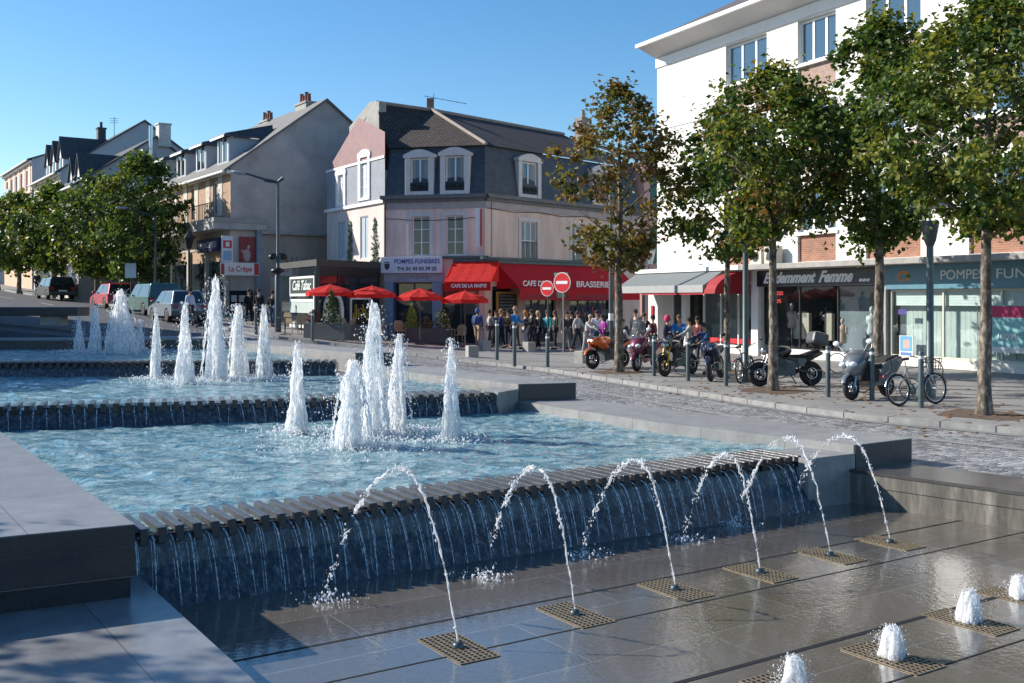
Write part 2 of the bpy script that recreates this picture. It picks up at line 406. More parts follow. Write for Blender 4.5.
# cobbled carriageway beside the fountain
def cobble():
    m, nt, b, N, L = nodes('road_cobbles')
    tc = N('ShaderNodeTexCoord'); mp = N('ShaderNodeMapping'); mp.inputs['Rotation'].default_value = (0, 0, R(50)); mp.inputs['Scale'].default_value = (7.2, 8.6, 7); L(tc.outputs['Object'], mp.inputs[0])
    vo = N('ShaderNodeTexVoronoi'); vo.voronoi_dimensions = '2D'; vo.inputs['Scale'].default_value = 1; vo.inputs['Randomness'].default_value = .45; L(mp.outputs[0], vo.inputs['Vector'])
    cr = N('ShaderNodeValToRGB'); e = cr.color_ramp.elements; e[0].color = (.12, .125, .135, 1); e[1].color = (.36, .36, .365, 1)
    sp = N('ShaderNodeSeparateColor'); L(vo.outputs['Color'], sp.inputs[0]); L(sp.outputs[0], cr.inputs[0])
    nz = N('ShaderNodeTexNoise'); nz.inputs['Scale'].default_value = .5; nz.inputs['Detail'].default_value = 5; L(tc.outputs['Object'], nz.inputs['Vector'])
    mr = N('ShaderNodeMapRange'); mr.inputs['From Min'].default_value = .3; mr.inputs['From Max'].default_value = .7; mr.inputs['To Min'].default_value = .7; mr.inputs['To Max'].default_value = 1.25; L(nz.outputs['Fac'], mr.inputs['Value'])
    sm = N('ShaderNodeVectorMath'); sm.operation = 'SCALE'; L(cr.outputs[0], sm.inputs[0]); L(mr.outputs[0], sm.inputs['Scale'])
    L(sm.outputs[0], b.inputs['Base Color'])
    v2 = N('ShaderNodeTexVoronoi'); v2.voronoi_dimensions = '2D'; v2.feature = 'DISTANCE_TO_EDGE'; v2.inputs['Scale'].default_value = 1; v2.inputs['Randomness'].default_value = .45; L(mp.outputs[0], v2.inputs['Vector'])
    m2 = N('ShaderNodeMapRange'); m2.inputs['From Max'].default_value = .16; m2.interpolation_type = 'SMOOTHSTEP'; L(v2.outputs['Distance'], m2.inputs['Value'])
    bp = N('ShaderNodeBump'); bp.inputs['Strength'].default_value = .9; bp.inputs['Distance'].default_value = .025; L(m2.outputs[0], bp.inputs['Height']); L(bp.outputs[0], b.inputs['Normal'])
    setp(b, Roughness=.5)
    return m
M['cobble'] = cobble()
COUT = [Vector(p) for p in [(23.4, -6.9), (9.9, 10.1), (7.0, 13.4), (5.66, 14.86), (3.25, 18.2), (1.29, 20.5), (-2.7, 26.3), (-8.2, 33.8)]]
KR = KL[0:100]
def along(P, t):
    L_ = [0]
    for i in range(len(P) - 1): L_.append(L_[-1] + (P[i + 1] - P[i]).length)
    d = t * L_[-1]
    for i in range(len(P) - 1):
        if d <= L_[i + 1] + 1e-9: return P[i].lerp(P[i + 1], (d - L_[i]) / (L_[i + 1] - L_[i]))
    return P[-1].copy()
CO2 = [along(COUT, i / 99) for i in range(100)]
tag(strip(offset(KR, .03), [p + Vector((-.3, -.2)) for p in CO2], -.112, 12).build('road', M['cobble']), kind='structure')
gut = offset(KR, 1.6); gut2 = offset(KR, 1.85)
tag(strip(gut[:92], gut2[:92], -.106).build('gutter_strip', M['granite_light']), kind='structure')
tag(strip(offset(KR, .02)[:99], offset(KR, .26)[:99], -.104).build('gutter_strip', mat('gutter_stone', (.2, .2, .2), .7, var=.25, scale=4)), kind='structure')
# zebra-like worn lane marks on the rising street (two broken lines)
mb = MB()
for k in range(5):
    a = offset(KL[112:], 4.2); i = 4 + k * 6
    if i + 3 < len(a): strip(a[i:i + 3], [p + Vector((.14, .05)) for p in a[i:i + 3]], -.112, 1, 0, mb)
tag(mb.build('lane_marking', mat('road_paint', (.5, .5, .48), .8, var=.3, scale=8)), kind='structure')

# ------------------------------------------------------------------ the lower wet floor
RA = R(33.5); rv = Vector((math.cos(RA), math.sin(RA))); qv = Vector((math.sin(RA), -math.cos(RA)))
PZ = -.52
def wetfloor():
    m, nt, b, N, L = nodes('wet_granite')
    tc = N('ShaderNodeTexCoord'); mp = N('ShaderNodeMapping'); mp.vector_type = 'TEXTURE'; mp.inputs['Rotation'].default_value = (0, 0, RA); mp.inputs['Location'].default_value = (1.95, 10.1, 0)
    L(tc.outputs['Object'], mp.inputs[0])
    br = N('ShaderNodeTexBrick'); br.offset = .5; br.inputs['Scale'].default_value = 1; br.inputs['Brick Width'].default_value = 2.34; br.inputs['Row Height'].default_value = 1.1
    br.inputs['Mortar Size'].default_value = .007; br.inputs['Color1'].default_value = (.10, .088, .074, 1); br.inputs['Color2'].default_value = (.138, .12, .10, 1); br.inputs['Mortar'].default_value = (.2, .19, .17, 1)
    L(mp.outputs[0], br.inputs['Vector'])
    nz = N('ShaderNodeTexNoise'); nz.inputs['Scale'].default_value = .7; nz.inputs['Detail'].default_value = 7; nz.inputs['Roughness'].default_value = .6; L(tc.outputs['Object'], nz.inputs['Vector'])
    n3 = N('ShaderNodeTexNoise'); n3.inputs['Scale'].default_value = 55; n3.inputs['Detail'].default_value = 3; L(tc.outputs['Object'], n3.inputs['Vector'])
    ml = N('ShaderNodeMath'); ml.operation = 'MULTIPLY_ADD'; L(n3.outputs['Fac'], ml.inputs[0]); ml.inputs[1].default_value = .9; ml.inputs[2].default_value = .55
    sm = N('ShaderNodeVectorMath'); sm.operation = 'SCALE'; L(br.outputs['Color'], sm.inputs[0]); L(ml.outputs[0], sm.inputs['Scale']); L(sm.outputs[0], b.inputs['Base Color'])
    mr = N('ShaderNodeMapRange'); mr.inputs['From Min'].default_value = .38; mr.inputs['From Max'].default_value = .62; mr.inputs['To Min'].default_value = .10; mr.inputs['To Max'].default_value = .40
    L(nz.outputs['Fac'], mr.inputs['Value']); L(mr.outputs[0], b.inputs['Roughness'])
    n2 = N('ShaderNodeTexNoise'); n2.inputs['Scale'].default_value = 20; n2.inputs['Detail'].default_value = 3; L(tc.outputs['Object'], n2.inputs['Vector'])
    bp = N('ShaderNodeBump'); bp.inputs['Strength'].default_value = .16; bp.inputs['Distance'].default_value = .012; L(n2.outputs['Fac'], bp.inputs['Height']); L(bp.outputs[0], b.inputs['Normal'])
    setp(b, Specular_IOR_Level=.5, Coat_Weight=1.0, Coat_Roughness=.03, Coat_IOR=1.42); L(bp.outputs[0], b.inputs['Coat Normal'])
    return m
mb = MB(); mb.face([(-14, -6, PZ), (20, -6, PZ), (5.05, 14.6, PZ), (-5, 9.6, PZ)])
tag(mb.build('plaza_floor', wetfloor()), kind='structure')
mb = MB()
for off, wd in ((-.40, .03), (.40, .018), (1.78, .05), (2.6, .018), (4.0, .04), (4.8, .02)):
    c = Vector((1.95, 10.1)) + qv * off; a = c - rv * 9; b = c + rv * (5.3 - .18 * off + off * .17)
    mb.beam((a.x, a.y, PZ - .004), (b.x, b.y, PZ - .004), wd, .014)
tag(mb.build('drain_slot', M['black']), kind='structure')
# ------------------------------------------------------------------ the stepped fountain
FT = thing('cascade_fountain', 'stepped granite fountain basin with three toothed weirs spilling blue water towards the wet floor', 'fountain', (0, 14, -.5))
W1L, W1R = Vector((-4.2, 8.88)), Vector((3.83, 13.9))
W2L, W2R = Vector((-11.5, 16.0)), Vector((-.29, 19.6))
W3L, W3R = Vector((-17, 24.15)), Vector((-4.2, 25.0))
def v3(p, z): return Vector((p.x, p.y, z))
M['wet_shaded'] = mat('wet_shaded_stone', (.02, .022, .026), .2, var=.4, scale=20)  # near-black covers wet stone and the shade on fronts and recess
def make_weir(L, Rr, zt, zb, lean, ntrick, seed, sp=.19):
    rr = random.Random(seed); r = (Rr - L).normalized(); d = Vector((r.y, -r.x)); ln = (Rr - L).length
    mb = MB()
    h = zt - zb
    prof = [(-.72, zt - .075), (-.03, zt - .075), (-.005, zt - .11), (lean * .25, zb + h * .5), (lean * .7, zb + h * .2), (lean, zb), (lean, zb - .1), (-.72, zb - .1)]
    pts = [v3(L + d * o, z) for o, z in prof]
    mb.extr(pts, v3(r * ln, 0))
    wr = mb.build('weir', M['weir_face'], FT)
    mb = MB(); n = int(ln / sp)
    for i in range(n):
        c = L + r * ((i + .5) * ln / n); j = rr.uniform(-.01, .01)
        a = c - d * .72; b = c + d * (.04 + j)
        mb.beam(v3(a, zt - .03), v3(b, zt - .03), sp * .45, .06)
        e = c + d * .0
        mb.beam(v3(c - d * .02, zt - .075), v3(c + d * (.046 + j), zt - .075), sp * .47, .142, 1)
    mb.build('slat_comb', [M['slat'], M['wet_shaded']], wr, bevel=.005)
    for i in range(n - 1):
        if i < n - 1 - ntrick: continue
        if rr.random() < .06: continue
        c = L + r * ((i + 1) * ln / n); mb = MB(); out = rr.uniform(.06, .16) * (h / .67) ** 1.5 + lean * .75; sd = rr.uniform(-.03, .06)
        K = 15; path = []; rad = []
        for k in range(K):
            t = k / (K - 1)
            p = c + d * (.0 + out * (t ** .62)) + r * (sd * t); path.append(v3(p, zt - .085 - (h - .1) * t ** 1.45)); rad.append(rr.uniform(.002, .0062) * (1.7 - .7 * t) * (1 if h > .6 else .75))
        mb.tube(path, rad, 6)
        if h > .6:
            for q in (rr.uniform(-.045, -.015), rr.uniform(.015, .045)):
                k0 = rr.randint(0, 3); k1 = rr.randint(8, K)
                mb.tube([p + v3(r * q + d * rr.uniform(-.02, .0), 0) for p in path[k0:k1]], [rr.uniform(.0012, .0035) for _ in path[k0:k1]], 5)
        for _ in range(9):
            t = rr.random(); q = path[int(t * (K - 1))]
            mb.ell(q + Vector((rr.gauss(0, .015), rr.gauss(0, .015), rr.gauss(0, .03))), (.003, .003, rr.uniform(.004, .012)), 5, 3)
        mb.build('water_trickle', M['fall'], wr)
    return wr
make_weir(W1L, W1R, .15, PZ, .30, 54, 1, .158)
make_weir(W2L, W2R, .475, .08, .16, 44, 2)
make_weir(W3L, W3R, .75, .42, .12, 12, 3)

def slab(name, pts, z0, z1, m, bevel=.012):
    mb = MB(); mb.extr([(p[0], p[1], z0) for p in pts], (0, 0, z1 - z0)); return mb.build(name, m, FT, bevel=bevel)
M['cope'] = brickmat('coping_stone', (.235, .235, .235), (.27, .27, .265), (.10, .10, .10), 6, 1.5, .006, R(36), rough=.6, bump=.2, off=0, var=.22, nscale=3)
M['cope_left'] = brickmat('coping_slabs', (.20, .205, .215), (.215, .22, .23), (.09, .09, .095), 3.2, 1.22, .005, R(34), rough=.5, bump=.2, off=0, var=.2, nscale=3)
M['ledge'] = brickmat('ledge_slabs', (.18, .182, .19), (.20, .202, .21), (.10, .10, .10), 1.5, 6, .006, R(34), rough=.32, bump=.2, off=0, var=.35, nscale=2.2)
M['end_dark'] = mat('shaded_granite', (.035, .04, .048), .3, var=.35, scale=14)  # dark tone paints the shade on the coping end faces
# right hand copings step up with the basins
c1 = slab('coping', [(4.61, 14.15), (5.66, 14.86), (3.25, 18.2), (1.29, 20.7), (.6, 21.7), (-.55, 21.0), (.10, 20.3), (2.33, 16.75)], -.6, .245, M['cope'])
c2 = slab('coping', [(.12, 20.35), (1.27, 20.72), (-2.2, 26.0), (-3.4, 27.6), (-4.6, 26.8), (-3.95, 25.8)], -.6, .57, M['cope'])
c3 = slab('coping', [(-3.85, 25.8), (-2.75, 26.1), (-7.9, 33.8), (-9.1, 33.1)], -.6, .9, M['cope'])
mb = MB()
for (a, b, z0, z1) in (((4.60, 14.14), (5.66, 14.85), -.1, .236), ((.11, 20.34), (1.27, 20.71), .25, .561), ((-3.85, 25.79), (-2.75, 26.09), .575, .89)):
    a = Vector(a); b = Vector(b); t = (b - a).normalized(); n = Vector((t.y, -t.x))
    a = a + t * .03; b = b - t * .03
    mb = MB(); mb.beam(v3(a + n * .008, (z0 + z1) / 2), v3(b + n * .008, (z0 + z1) / 2), .012, z1 - z0); mb.build('coping_end_shade', M['end_dark'], FT)
# basin side wall between the lowest weir and the coping
mb = MB(); d1 = Vector((.53, -.848))
mb.extr([v3(Vector(p), -.6) for p in ((3.86, 13.66), (4.62, 14.13), (4.3, 14.9), (3.4, 14.3))], (0, 0, .735)); mb.build('basin_side_wall', M['granite_light'], FT, bevel=.01)
mb = MB(); mb.extr([v3(Vector(p), -.6) for p in ((-.26, 19.5), (.12, 20.3), (-.4, 20.9), (-.6, 20.0))], (0, 0, 1.08)); mb.build('basin_side_wall', M['granite_light'], FT, bevel=.01)
# low retaining wall that carries on to the right
dR = Vector((.66, -.752)); nR = Vector((.752, .66)); s0 = Vector((4.50, 14.12))
mb = MB(); e0 = s0 + dR * 26
mb.extr([v3(s0, -.6), v3(e0, -.6), v3(e0 + nR * .35, -.6), v3(s0 + nR * .35, -.6)], (0, 0, .492)); 
M['stained'] = None
def stained():
    m, nt, b, N, L = nodes('stained_wall')
    tc = N('ShaderNodeTexCoord'); mp = N('ShaderNodeMapping'); mp.inputs['Scale'].default_value = (2.6, 2.6, .5); L(tc.outputs['Object'], mp.inputs[0])
    nz = N('ShaderNodeTexNoise'); nz.inputs['Scale'].default_value = 2.2; nz.inputs['Detail'].default_value = 7; nz.inputs['Roughness'].default_value = .7; L(mp.outputs[0], nz.inputs['Vector'])
    cr = N('ShaderNodeValToRGB'); e = cr.color_ramp.elements; e[0].position = .36; e[0].color = (.075, .07, .06, 1); e[1].position = .72; e[1].color = (.30, .28, .24, 1); x = e.new(.54); x.color = (.15, .14, .12, 1)
    L(nz.outputs['Fac'], cr.inputs[0]); L(cr.outputs[0], b.inputs['Base Color']); setp(b, Roughness=.75)
    return m
mb.extr([v3(s0 - nR * .012, -.27), v3(e0 - nR * .012, -.27), v3(e0 + nR * .01, -.27), v3(s0 + nR * .01, -.27)], (0, 0, .16)); mb.build('retaining_wall', stained(), FT, bevel=.008)
mb = MB()
mb.extr([v3(s0 - nR * .02, -.105), v3(e0 - nR * .02, -.105), v3(e0 + nR * 1.15, -.105), v3(s0 + nR * 1.0 + dR * .0, -.105)], (0, 0, .012 + .03)); mb.build('wall_cap', mat('wet_cap', (.075, .07, .068), .25, var=.4, scale=1.6), FT, bevel=.006)
# left: broad coping, recessed plinth and the ledge below
lc = Vector((-3.03, 8.44)); lu = Vector((-.557, .8305)); ll = Vector((-.88, -.475))
slab('broad_coping', [tuple(lc), tuple(lc + lu * 9.7), tuple(lc + lu * 9.7 + ll * 4.5), tuple(lc + ll * 4.5)], -.02, .40, M['cope_left'], .01)
pc = lc - lu * -.06 + ll * .02
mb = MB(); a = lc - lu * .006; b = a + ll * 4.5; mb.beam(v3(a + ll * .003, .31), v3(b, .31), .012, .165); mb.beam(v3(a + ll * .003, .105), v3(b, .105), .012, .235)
mb.build('coping_front_shade', M['wet_shaded'], FT)  # black sheet paints the shade of the coping's front face
slab('recessed_plinth', [tuple(pc), tuple(pc + lu * 9), tuple(pc + lu * 9 + ll * 4), tuple(pc + ll * 4)], -.4, -.018, M['wet_shaded'], 0)
le = Vector((-3.2, 9.06)); ld = Vector((.5425, -.84))
slab('ledge', [tuple(le - ld * 1.2), tuple(le + ld * 9.0), tuple(le + ld * 9 + Vector((-14, -7))), tuple(le - ld * 1.2 + Vector((-9, -4.5)))], -.6, -.2, M['ledge'], .01)
# upper end of the top basin
mb = MB(); mb.extr([v3(Vector(p), -.6) for p in ((-19, 32.2), (-13, 32.0), (-8.7, 33.0), (-9.2, 34.4), (-19, 33.8))], (0, 0, 1.56)); mb.build('back_wall', M['granite_dark'], FT, bevel=.01)
mb = MB(); mb.extr([v3(Vector(p), .955) for p in ((-19, 32.15), (-13, 31.95), (-8.65, 32.95), (-9.15, 34.5), (-19, 33.9))], (0, 0, .06)); mb.build('back_coping', M['cope'], FT, bevel=.01)
# basin floors
mb = MB(); mb.face([(-4.5, 8.9, -.45), (4.4, 14.2, -.45), (0, 21, -.45), (-12, 17, -.45)]); mb.face([(-11.5, 16.2, -.2), (-.3, 19.9, -.2), (-3.8, 26.2, -.2), (-18, 24.5, -.2)]); mb.face([(-17, 24.5, .1), (-4, 25.4, .1), (-9, 33, .1), (-18, 32, .1)])
mb.build('basin_floor', paint((.2, .36, .4), .6), FT)

def pool(a, b, c, d, z, nu, nv, seed, amp):
    mb = MB(); vs = []
    a, b, c, d = map(Vector, (a, b, c, d))
    for j in range(nv + 1):
        for i in range(nu + 1):
            s, t = i / nu, j / nv
            p = a.lerp(b, s).lerp(d.lerp(c, s), t)
            q = Vector((p.x * 1.1 + seed, p.y * 1.6, 0)); h = noise.noise(q * 1.3) * .6 + noise.noise(q * 3.1) * .5 + noise.noise(q * 6.0) * .32
            vs.append((p.x, p.y, z + amp * h))
    mb.add(vs, [(j * (nu + 1) + i, j * (nu + 1) + i + 1, (j + 1) * (nu + 1) + i + 1, (j + 1) * (nu + 1) + i) for j in range(nv) for i in range(nu)], 0, True)
    return tag(mb.build('water', M['water']), kind='structure')
pool((-4.3, 8.95), (4.5, 14.45), (.3, 20.9), (-11.8, 16.6), .088, 150, 130, 3, .05)
pool((-11.5, 16.15), (-.1, 19.85), (-3.7, 26.3), (-18, 24.7), .405, 150, 90, 9, .045)
pool((-17, 24.3), (-4.0, 25.2), (-8.8, 33.2), (-18.5, 32.4), .69, 120, 60, 21, .04)

# ------------------------------------------------------------------ jets
def drops(mb, gen, n, rr, lo, hi, mi=1):
    for _ in range(n):
        p = gen(); s = lo + (hi - lo) * rr.random() ** 2.2
        q = Vector((rr.gauss(0, 1), rr.gauss(0, 1), rr.gauss(0, 1))).normalized()
        k = rr.uniform(.8, 2.4)
        vs = [p + Vector((s, 0, 0)), p + Vector((0, s, 0)), p + Vector((-s, 0, 0)), p + Vector((0, -s, 0)), p + Vector((q.x * s * .5, q.y * s * .5, s * k)), p + Vector((-q.x * s * .5, 0, -s * k))]
        mb.add(vs, [(0, 1, 4), (1, 2, 4), (2, 3, 4), (3, 0, 4), (1, 0, 5), (2, 1, 5), (3, 2, 5), (0, 3, 5)], mi, True)
def foam_col(mb, rr, base, h, r0, r1, lean=(0, 0), n=44, k=20, power=.7):
    """one ragged rope of white water drawn out along its fall: wide low, thin at the tip"""
    sd = rr.uniform(0, 100); vs = []
    for i in range(n + 1):
        t = i / n; z = h * t
        rad = r0 * (1 - t) ** power + r1
        if t < .05: rad *= .7 + t * 6
        cx = lean[0] * t * t * h + .03 * noise.noise(Vector((sd, z * 2, 0))); cy = lean[1] * t * t * h + .03 * noise.noise(Vector((sd + 9, z * 2, 0)))
        for j in range(k):
            a = 2 * math.pi * j / k
            q = Vector((math.cos(a) * 1.9 + sd, math.sin(a) * 1.9, z * 1.5)); f = 1 + .35 * noise.noise(q) + .42 * noise.noise(Vector((q.x * 2.6, q.y * 2.6, z * 2.4))) + .22 * noise.noise(q * 6)
            rad2 = max(.003, rad * f); vs.append(Vector(base) + Vector((cx + rad2 * math.cos(a), cy + rad2 * math.sin(a), z + .10 * h * noise.noise(Vector((q.x * 2, q.y * 2, 3))) * (t > .02))))
    mb.add(vs, [(i * k + j, i * k + (j + 1) % k, (i + 1) * k + (j + 1) % k, (i + 1) * k + j) for i in range(n) for j in range(k)], 0, True)
    mb.add(vs[-k:], [list(range(k))], 0, True)
def jet(pos, h, wd, seed, label, group, kind='cone', nd=1.0):
    rr = random.Random(seed); pos = Vector(pos); mb = MB()
    if kind == 'cone':
        foam_col(mb, rr, pos, h * .97, wd * .30, wd * .05, n=50, k=20)
        for _ in range(8):
            a = rr.uniform(0, 6.28); d_ = Vector((math.cos(a), math.sin(a), 0)); foam_col(mb, rr, pos + d_ * wd * rr.uniform(.15, .34), h * rr.uniform(.3, .85), wd * rr.uniform(.07, .16), .004, (-d_.x * wd * .2 / h, -d_.y * wd * .2 / h), n=30, k=12)
    elif kind == 'open':
        wd *= 1.3      # falling curtain of strands with gaps
        foam_col(mb, rr, pos, h * .99, wd * .13, wd * .06, n=50, k=14, power=.4)
        for _ in range(5):
            a = rr.uniform(0, 6.28); d_ = Vector((math.cos(a), math.sin(a), 0)); foam_col(mb, rr, pos + d_ * wd * rr.uniform(.15, .42), h * rr.uniform(.3, .8), wd * rr.uniform(.05, .09), wd * .02, (-d_.x * wd * .3 / h, -d_.y * wd * .3 / h), n=36, k=12, power=.5)
        for _ in range(12):
            a = rr.uniform(0, 6.28); q = pos + Vector((math.cos(a), math.sin(a), 0)) * wd * rr.uniform(.2, .5)
            top = pos + Vector((math.cos(a), math.sin(a), 0)) * wd * .1 + Vector((0, 0, h * rr.uniform(.7, .97)))
            pth = []; 
            for k in range(22):
                t = k / 21; p = top.lerp(q, t ** .6); p.z = top.z + (q.z - top.z) * t; pth.append(p + Vector((rr.gauss(0, .012), rr.gauss(0, .012), 0)))
            mb.tube(pth, [rr.uniform(.004, .024) for _ in pth], 6)
    else:                      # low bubbling spout
        foam_col(mb, rr, pos, h * .95, wd * .26, wd * .08, n=30, k=22, power=.4)
        for _ in range(9):
            a = rr.uniform(0, 6.28); foam_col(mb, rr, pos + Vector((math.cos(a), math.sin(a), 0)) * wd * .22, h * rr.uniform(.45, 1.0), wd * rr.uniform(.08, .17), .003, n=20, k=12, power=.5)
    def gen():
        t = rr.random() ** .9; a = rr.uniform(0, 6.28)
        rad = wd * (.5 * (1 - t) ** .6 + .12) * abs(rr.gauss(.75, .35))
        return pos + Vector((math.cos(a) * rad, math.sin(a) * rad, h * t * 1.02))
    drops(mb, gen, int(520 * nd), rr, .003, .013 if h > .6 else .005)
    if kind != 'spout':
        def spl():
            a = rr.uniform(0, 6.28); rad = wd * abs(rr.gauss(.55, .5)); return pos + Vector((math.cos(a) * rad * 1.25, math.sin(a) * rad * 1.25, .01 + abs(rr.gauss(0, .03))))
        drops(mb, spl, int(700 * nd), rr, .004, .015)
    return tag(mb.build('fountain_jet', [M['foam'], M['drop']]), label, 'water jet', group)
G1 = 'tall white jets in the basins'
def atz(u, v, z):
    D = (CAMZ - z) * F / (v - CY); return Vector(((u - CX) / F * D, D, z))
JETS = [
 (297, 433, 343, .1, 26, 'cone', 'white cone shaped jet standing alone left of the big cluster in the nearest basin'),
 (353, 446, 362, .1, 42, 'open', 'broad ragged spray at the front of the cluster in the nearest basin'),
 (374, 436, 306, .1, 36, 'open', 'tallest ragged jet rising in the middle of the nearest basin'),
 (399, 432, 336, .1, 24, 'open', 'slim jet at the right edge of the cluster in the nearest basin'),
 (451, 440, 340, .1, 25, 'cone', 'white cone shaped jet standing alone at the right of the nearest basin'),
 (156, 379, 309, .41, 16, 'cone', 'slender jet, leftmost of the sunlit jets in the middle basin'),
 (185, 384, 303, .41, 24, 'cone', 'thick white cone jet second from left in the middle basin'),
 (215, 380, 278, .41, 26, 'open', 'highest spiky jet in the middle basin, in front of the silver car'),
 (238, 378, 305, .41, 22, 'open', 'forked jet in the middle basin in front of the shop pillar'),
 (264, 379, 305, .41, 20, 'cone', 'rightmost jet in the middle basin, beside the lamp post foot'),
 (79, 352, 317, .7, 14, 'cone', 'small shaded jet, leftmost in the top basin'),
 (95, 353, 305, .7, 18, 'cone', 'shaded jet in the top basin second from the left'),
 (121, 353, 290, .7, 30, 'open', 'highest shaded jet in the top basin, in front of the red car'),
 (140, 351, 320, .7, 12, 'cone', 'short shaded jet at the right end of the top basin'),
]
for i, (u, vb, vt, z, wpx, kd, lab) in enumerate(JETS):
    p = atz(u, vb, z); s = p.y / F
    jet(p, (vb - vt) * s, wpx * s, 40 + i, lab, G1, kd, 1.6 if kd == 'open' else 1.0)

# grates and the water that springs from them
M['grate'] = mat('grate_metal', (.30, .24, .16), .45, .5, .25, 20)
def grate_proto():
    t = thing('floor_grate', None, 'grate')
    mb = MB()
    Lq, Lr = .68, .34
    mb.bb(-Lr / 2, Lr / 2, -Lq / 2, Lq / 2, .0005, .002); mb.build('pit', M['black'], t, world=False)
    mb = MB()
    n1, n2 = 7, 14
    for i in range(n1 + 1): x = -Lr / 2 + Lr * i / n1; mb.box((x, 0, .005), (.012, Lq, .005))
    for j in range(n2 + 1): y = -Lq / 2 + Lq * j / n2; mb.box((0, y, .0048), (Lr, .011, .005))
    mb.build('grid', M['grate'], t, world=False)
    mb = MB(); mb.lathe([(.045, .0), (.045, .03), (.03, .045), (.012, .05)], 12); mb.build('nozzle', M['dark_grey_metal'], t, world=False)
    return t
GP = grate_proto()
row1 = [(458, 648), (575, 615), (675, 590), (760, 573), (830, 556), (890, 543)]
row2 = [(793, 692), (892, 658), (970, 622), (1021, 598)]
first = True
ordn = ['nearest, lowest left', 'second', 'third', 'fourth', 'fifth', 'farthest and rightmost']
arc_end = [(325, 601), (484, 578), (583, 556), (684, 541), (735, 526), (789, 511)]
arc_top = [(406, 470), (526, 468), (622, 461), (716, 455), (781, 439), (838, 437)]
def arc(pa, pb, htop, seed, label):
    rr = random.Random(seed); mb = MB(); N = 60
    pts = []
    for i in range(N + 1):
        t = i / N; p = pa.lerp(pb, t); k_ = (t - .37) / (.37 if t < .37 else .63); p.z = PZ + .04 + htop * (1 - k_ * k_); pts.append(p)
    K = int(N * .38)
    path = [p + Vector((rr.gauss(0, .003 + .012 * (i / K) ** 2), rr.gauss(0, .003 + .012 * (i / K) ** 2), rr.gauss(0, .004))) for i, p in enumerate(pts[:K])]
    mb.tube(path, [(.0065 + .003 * (i / K)) * rr.uniform(.4, 1.5) for i in range(K)], 7)
    def up():
        t = rr.random(); p = pts[int(t * K)]; s = .006 + .012 * t; return p + Vector((rr.gauss(0, s), rr.gauss(0, s), rr.gauss(0, s)))
    drops(mb, up, 120, rr, .0025, .008)
    # second half: broken chain of drops with gaps
    clump = [rr.random() for _ in range(14)]
    def dn():
        while True:
            t = .33 + .67 * rr.random() ** 1.25
            if clump[int((t - .33) / .68 * 14)] > .22: break
        p = pts[int(t * N)]; s = .014 + .03 * (t - .33)
        wob = Vector((noise.noise(Vector((t * 9, seed, 0))), noise.noise(Vector((t * 9, seed, 5))), 0)) * .07 * (t - .4)
        return p + wob + Vector((rr.gauss(0, s * .6), rr.gauss(0, s * .6), rr.gauss(0, s)))
    drops(mb, dn, 260, rr, .0025, .010)
    for _ in range(10):
        i = rr.randint(int(N * .34), N - 10); m_ = rr.randint(3, 6)
        mb.tube([pts[i + k] + Vector((rr.gauss(0, .015), rr.gauss(0, .015), rr.gauss(0, .01))) for k in range(m_)], [.003] + [rr.uniform(.005, .013) for _ in range(m_ - 2)] + [.003], 6)
    def sp():
        a = rr.uniform(0, 6.28); r_ = abs(rr.gauss(0, .14)); return Vector((pb.x + math.cos(a) * r_ * 1.3, pb.y + math.sin(a) * r_, PZ + abs(rr.gauss(0, .035))))
    drops(mb, sp, 170, rr, .003, .012)
    return tag(mb.build('water_arc', [M['foam'], M['drop']]), label, 'water arc', 'arching jets over the wet floor')
for k, (u, v) in enumerate(row1):
    p = atz(u, v, PZ); o = GP if first else copy_tree(GP); first = False
    o.location = (p.x, p.y, PZ + .001); o.rotation_euler.z = RA
    tag(o, 'floor grate under an arching jet, %s of the six' % ordn[k], 'grate', 'grates in the wet floor')
    pb = atz(*arc_end[k], PZ); tu, tv = arc_top[k]; mid = p.lerp(pb, .37)
    ht = CAMZ + (CY - tv) * mid.y / F - PZ - .04
    arc(p + Vector((0, 0, .04)), pb, ht, 70 + k, 'clear jet arching back to the weir, %s of the six arcs' % ordn[k])
tops = [655, 625, 589, 575]
nm = ['cut by the bottom edge of the photo', 'in the middle between the bottom edge and the right edge', 'thick and round, nearer the right edge', 'cut by the right edge of the photo']
for k, (u, v) in enumerate(row2):
    p = atz(u, v, PZ); o = copy_tree(GP); o.location = (p.x, p.y, PZ + .001); o.rotation_euler.z = RA
    tag(o, 'floor grate under the spout %s' % nm[k], 'grate', 'grates in the wet floor')
    h = (v - tops[k]) * p.y / F
    jet(p, h, .26, 90 + k, 'low bubbling white spout %s' % nm[k], 'low spouts on the wet floor', 'spout', 1.0)
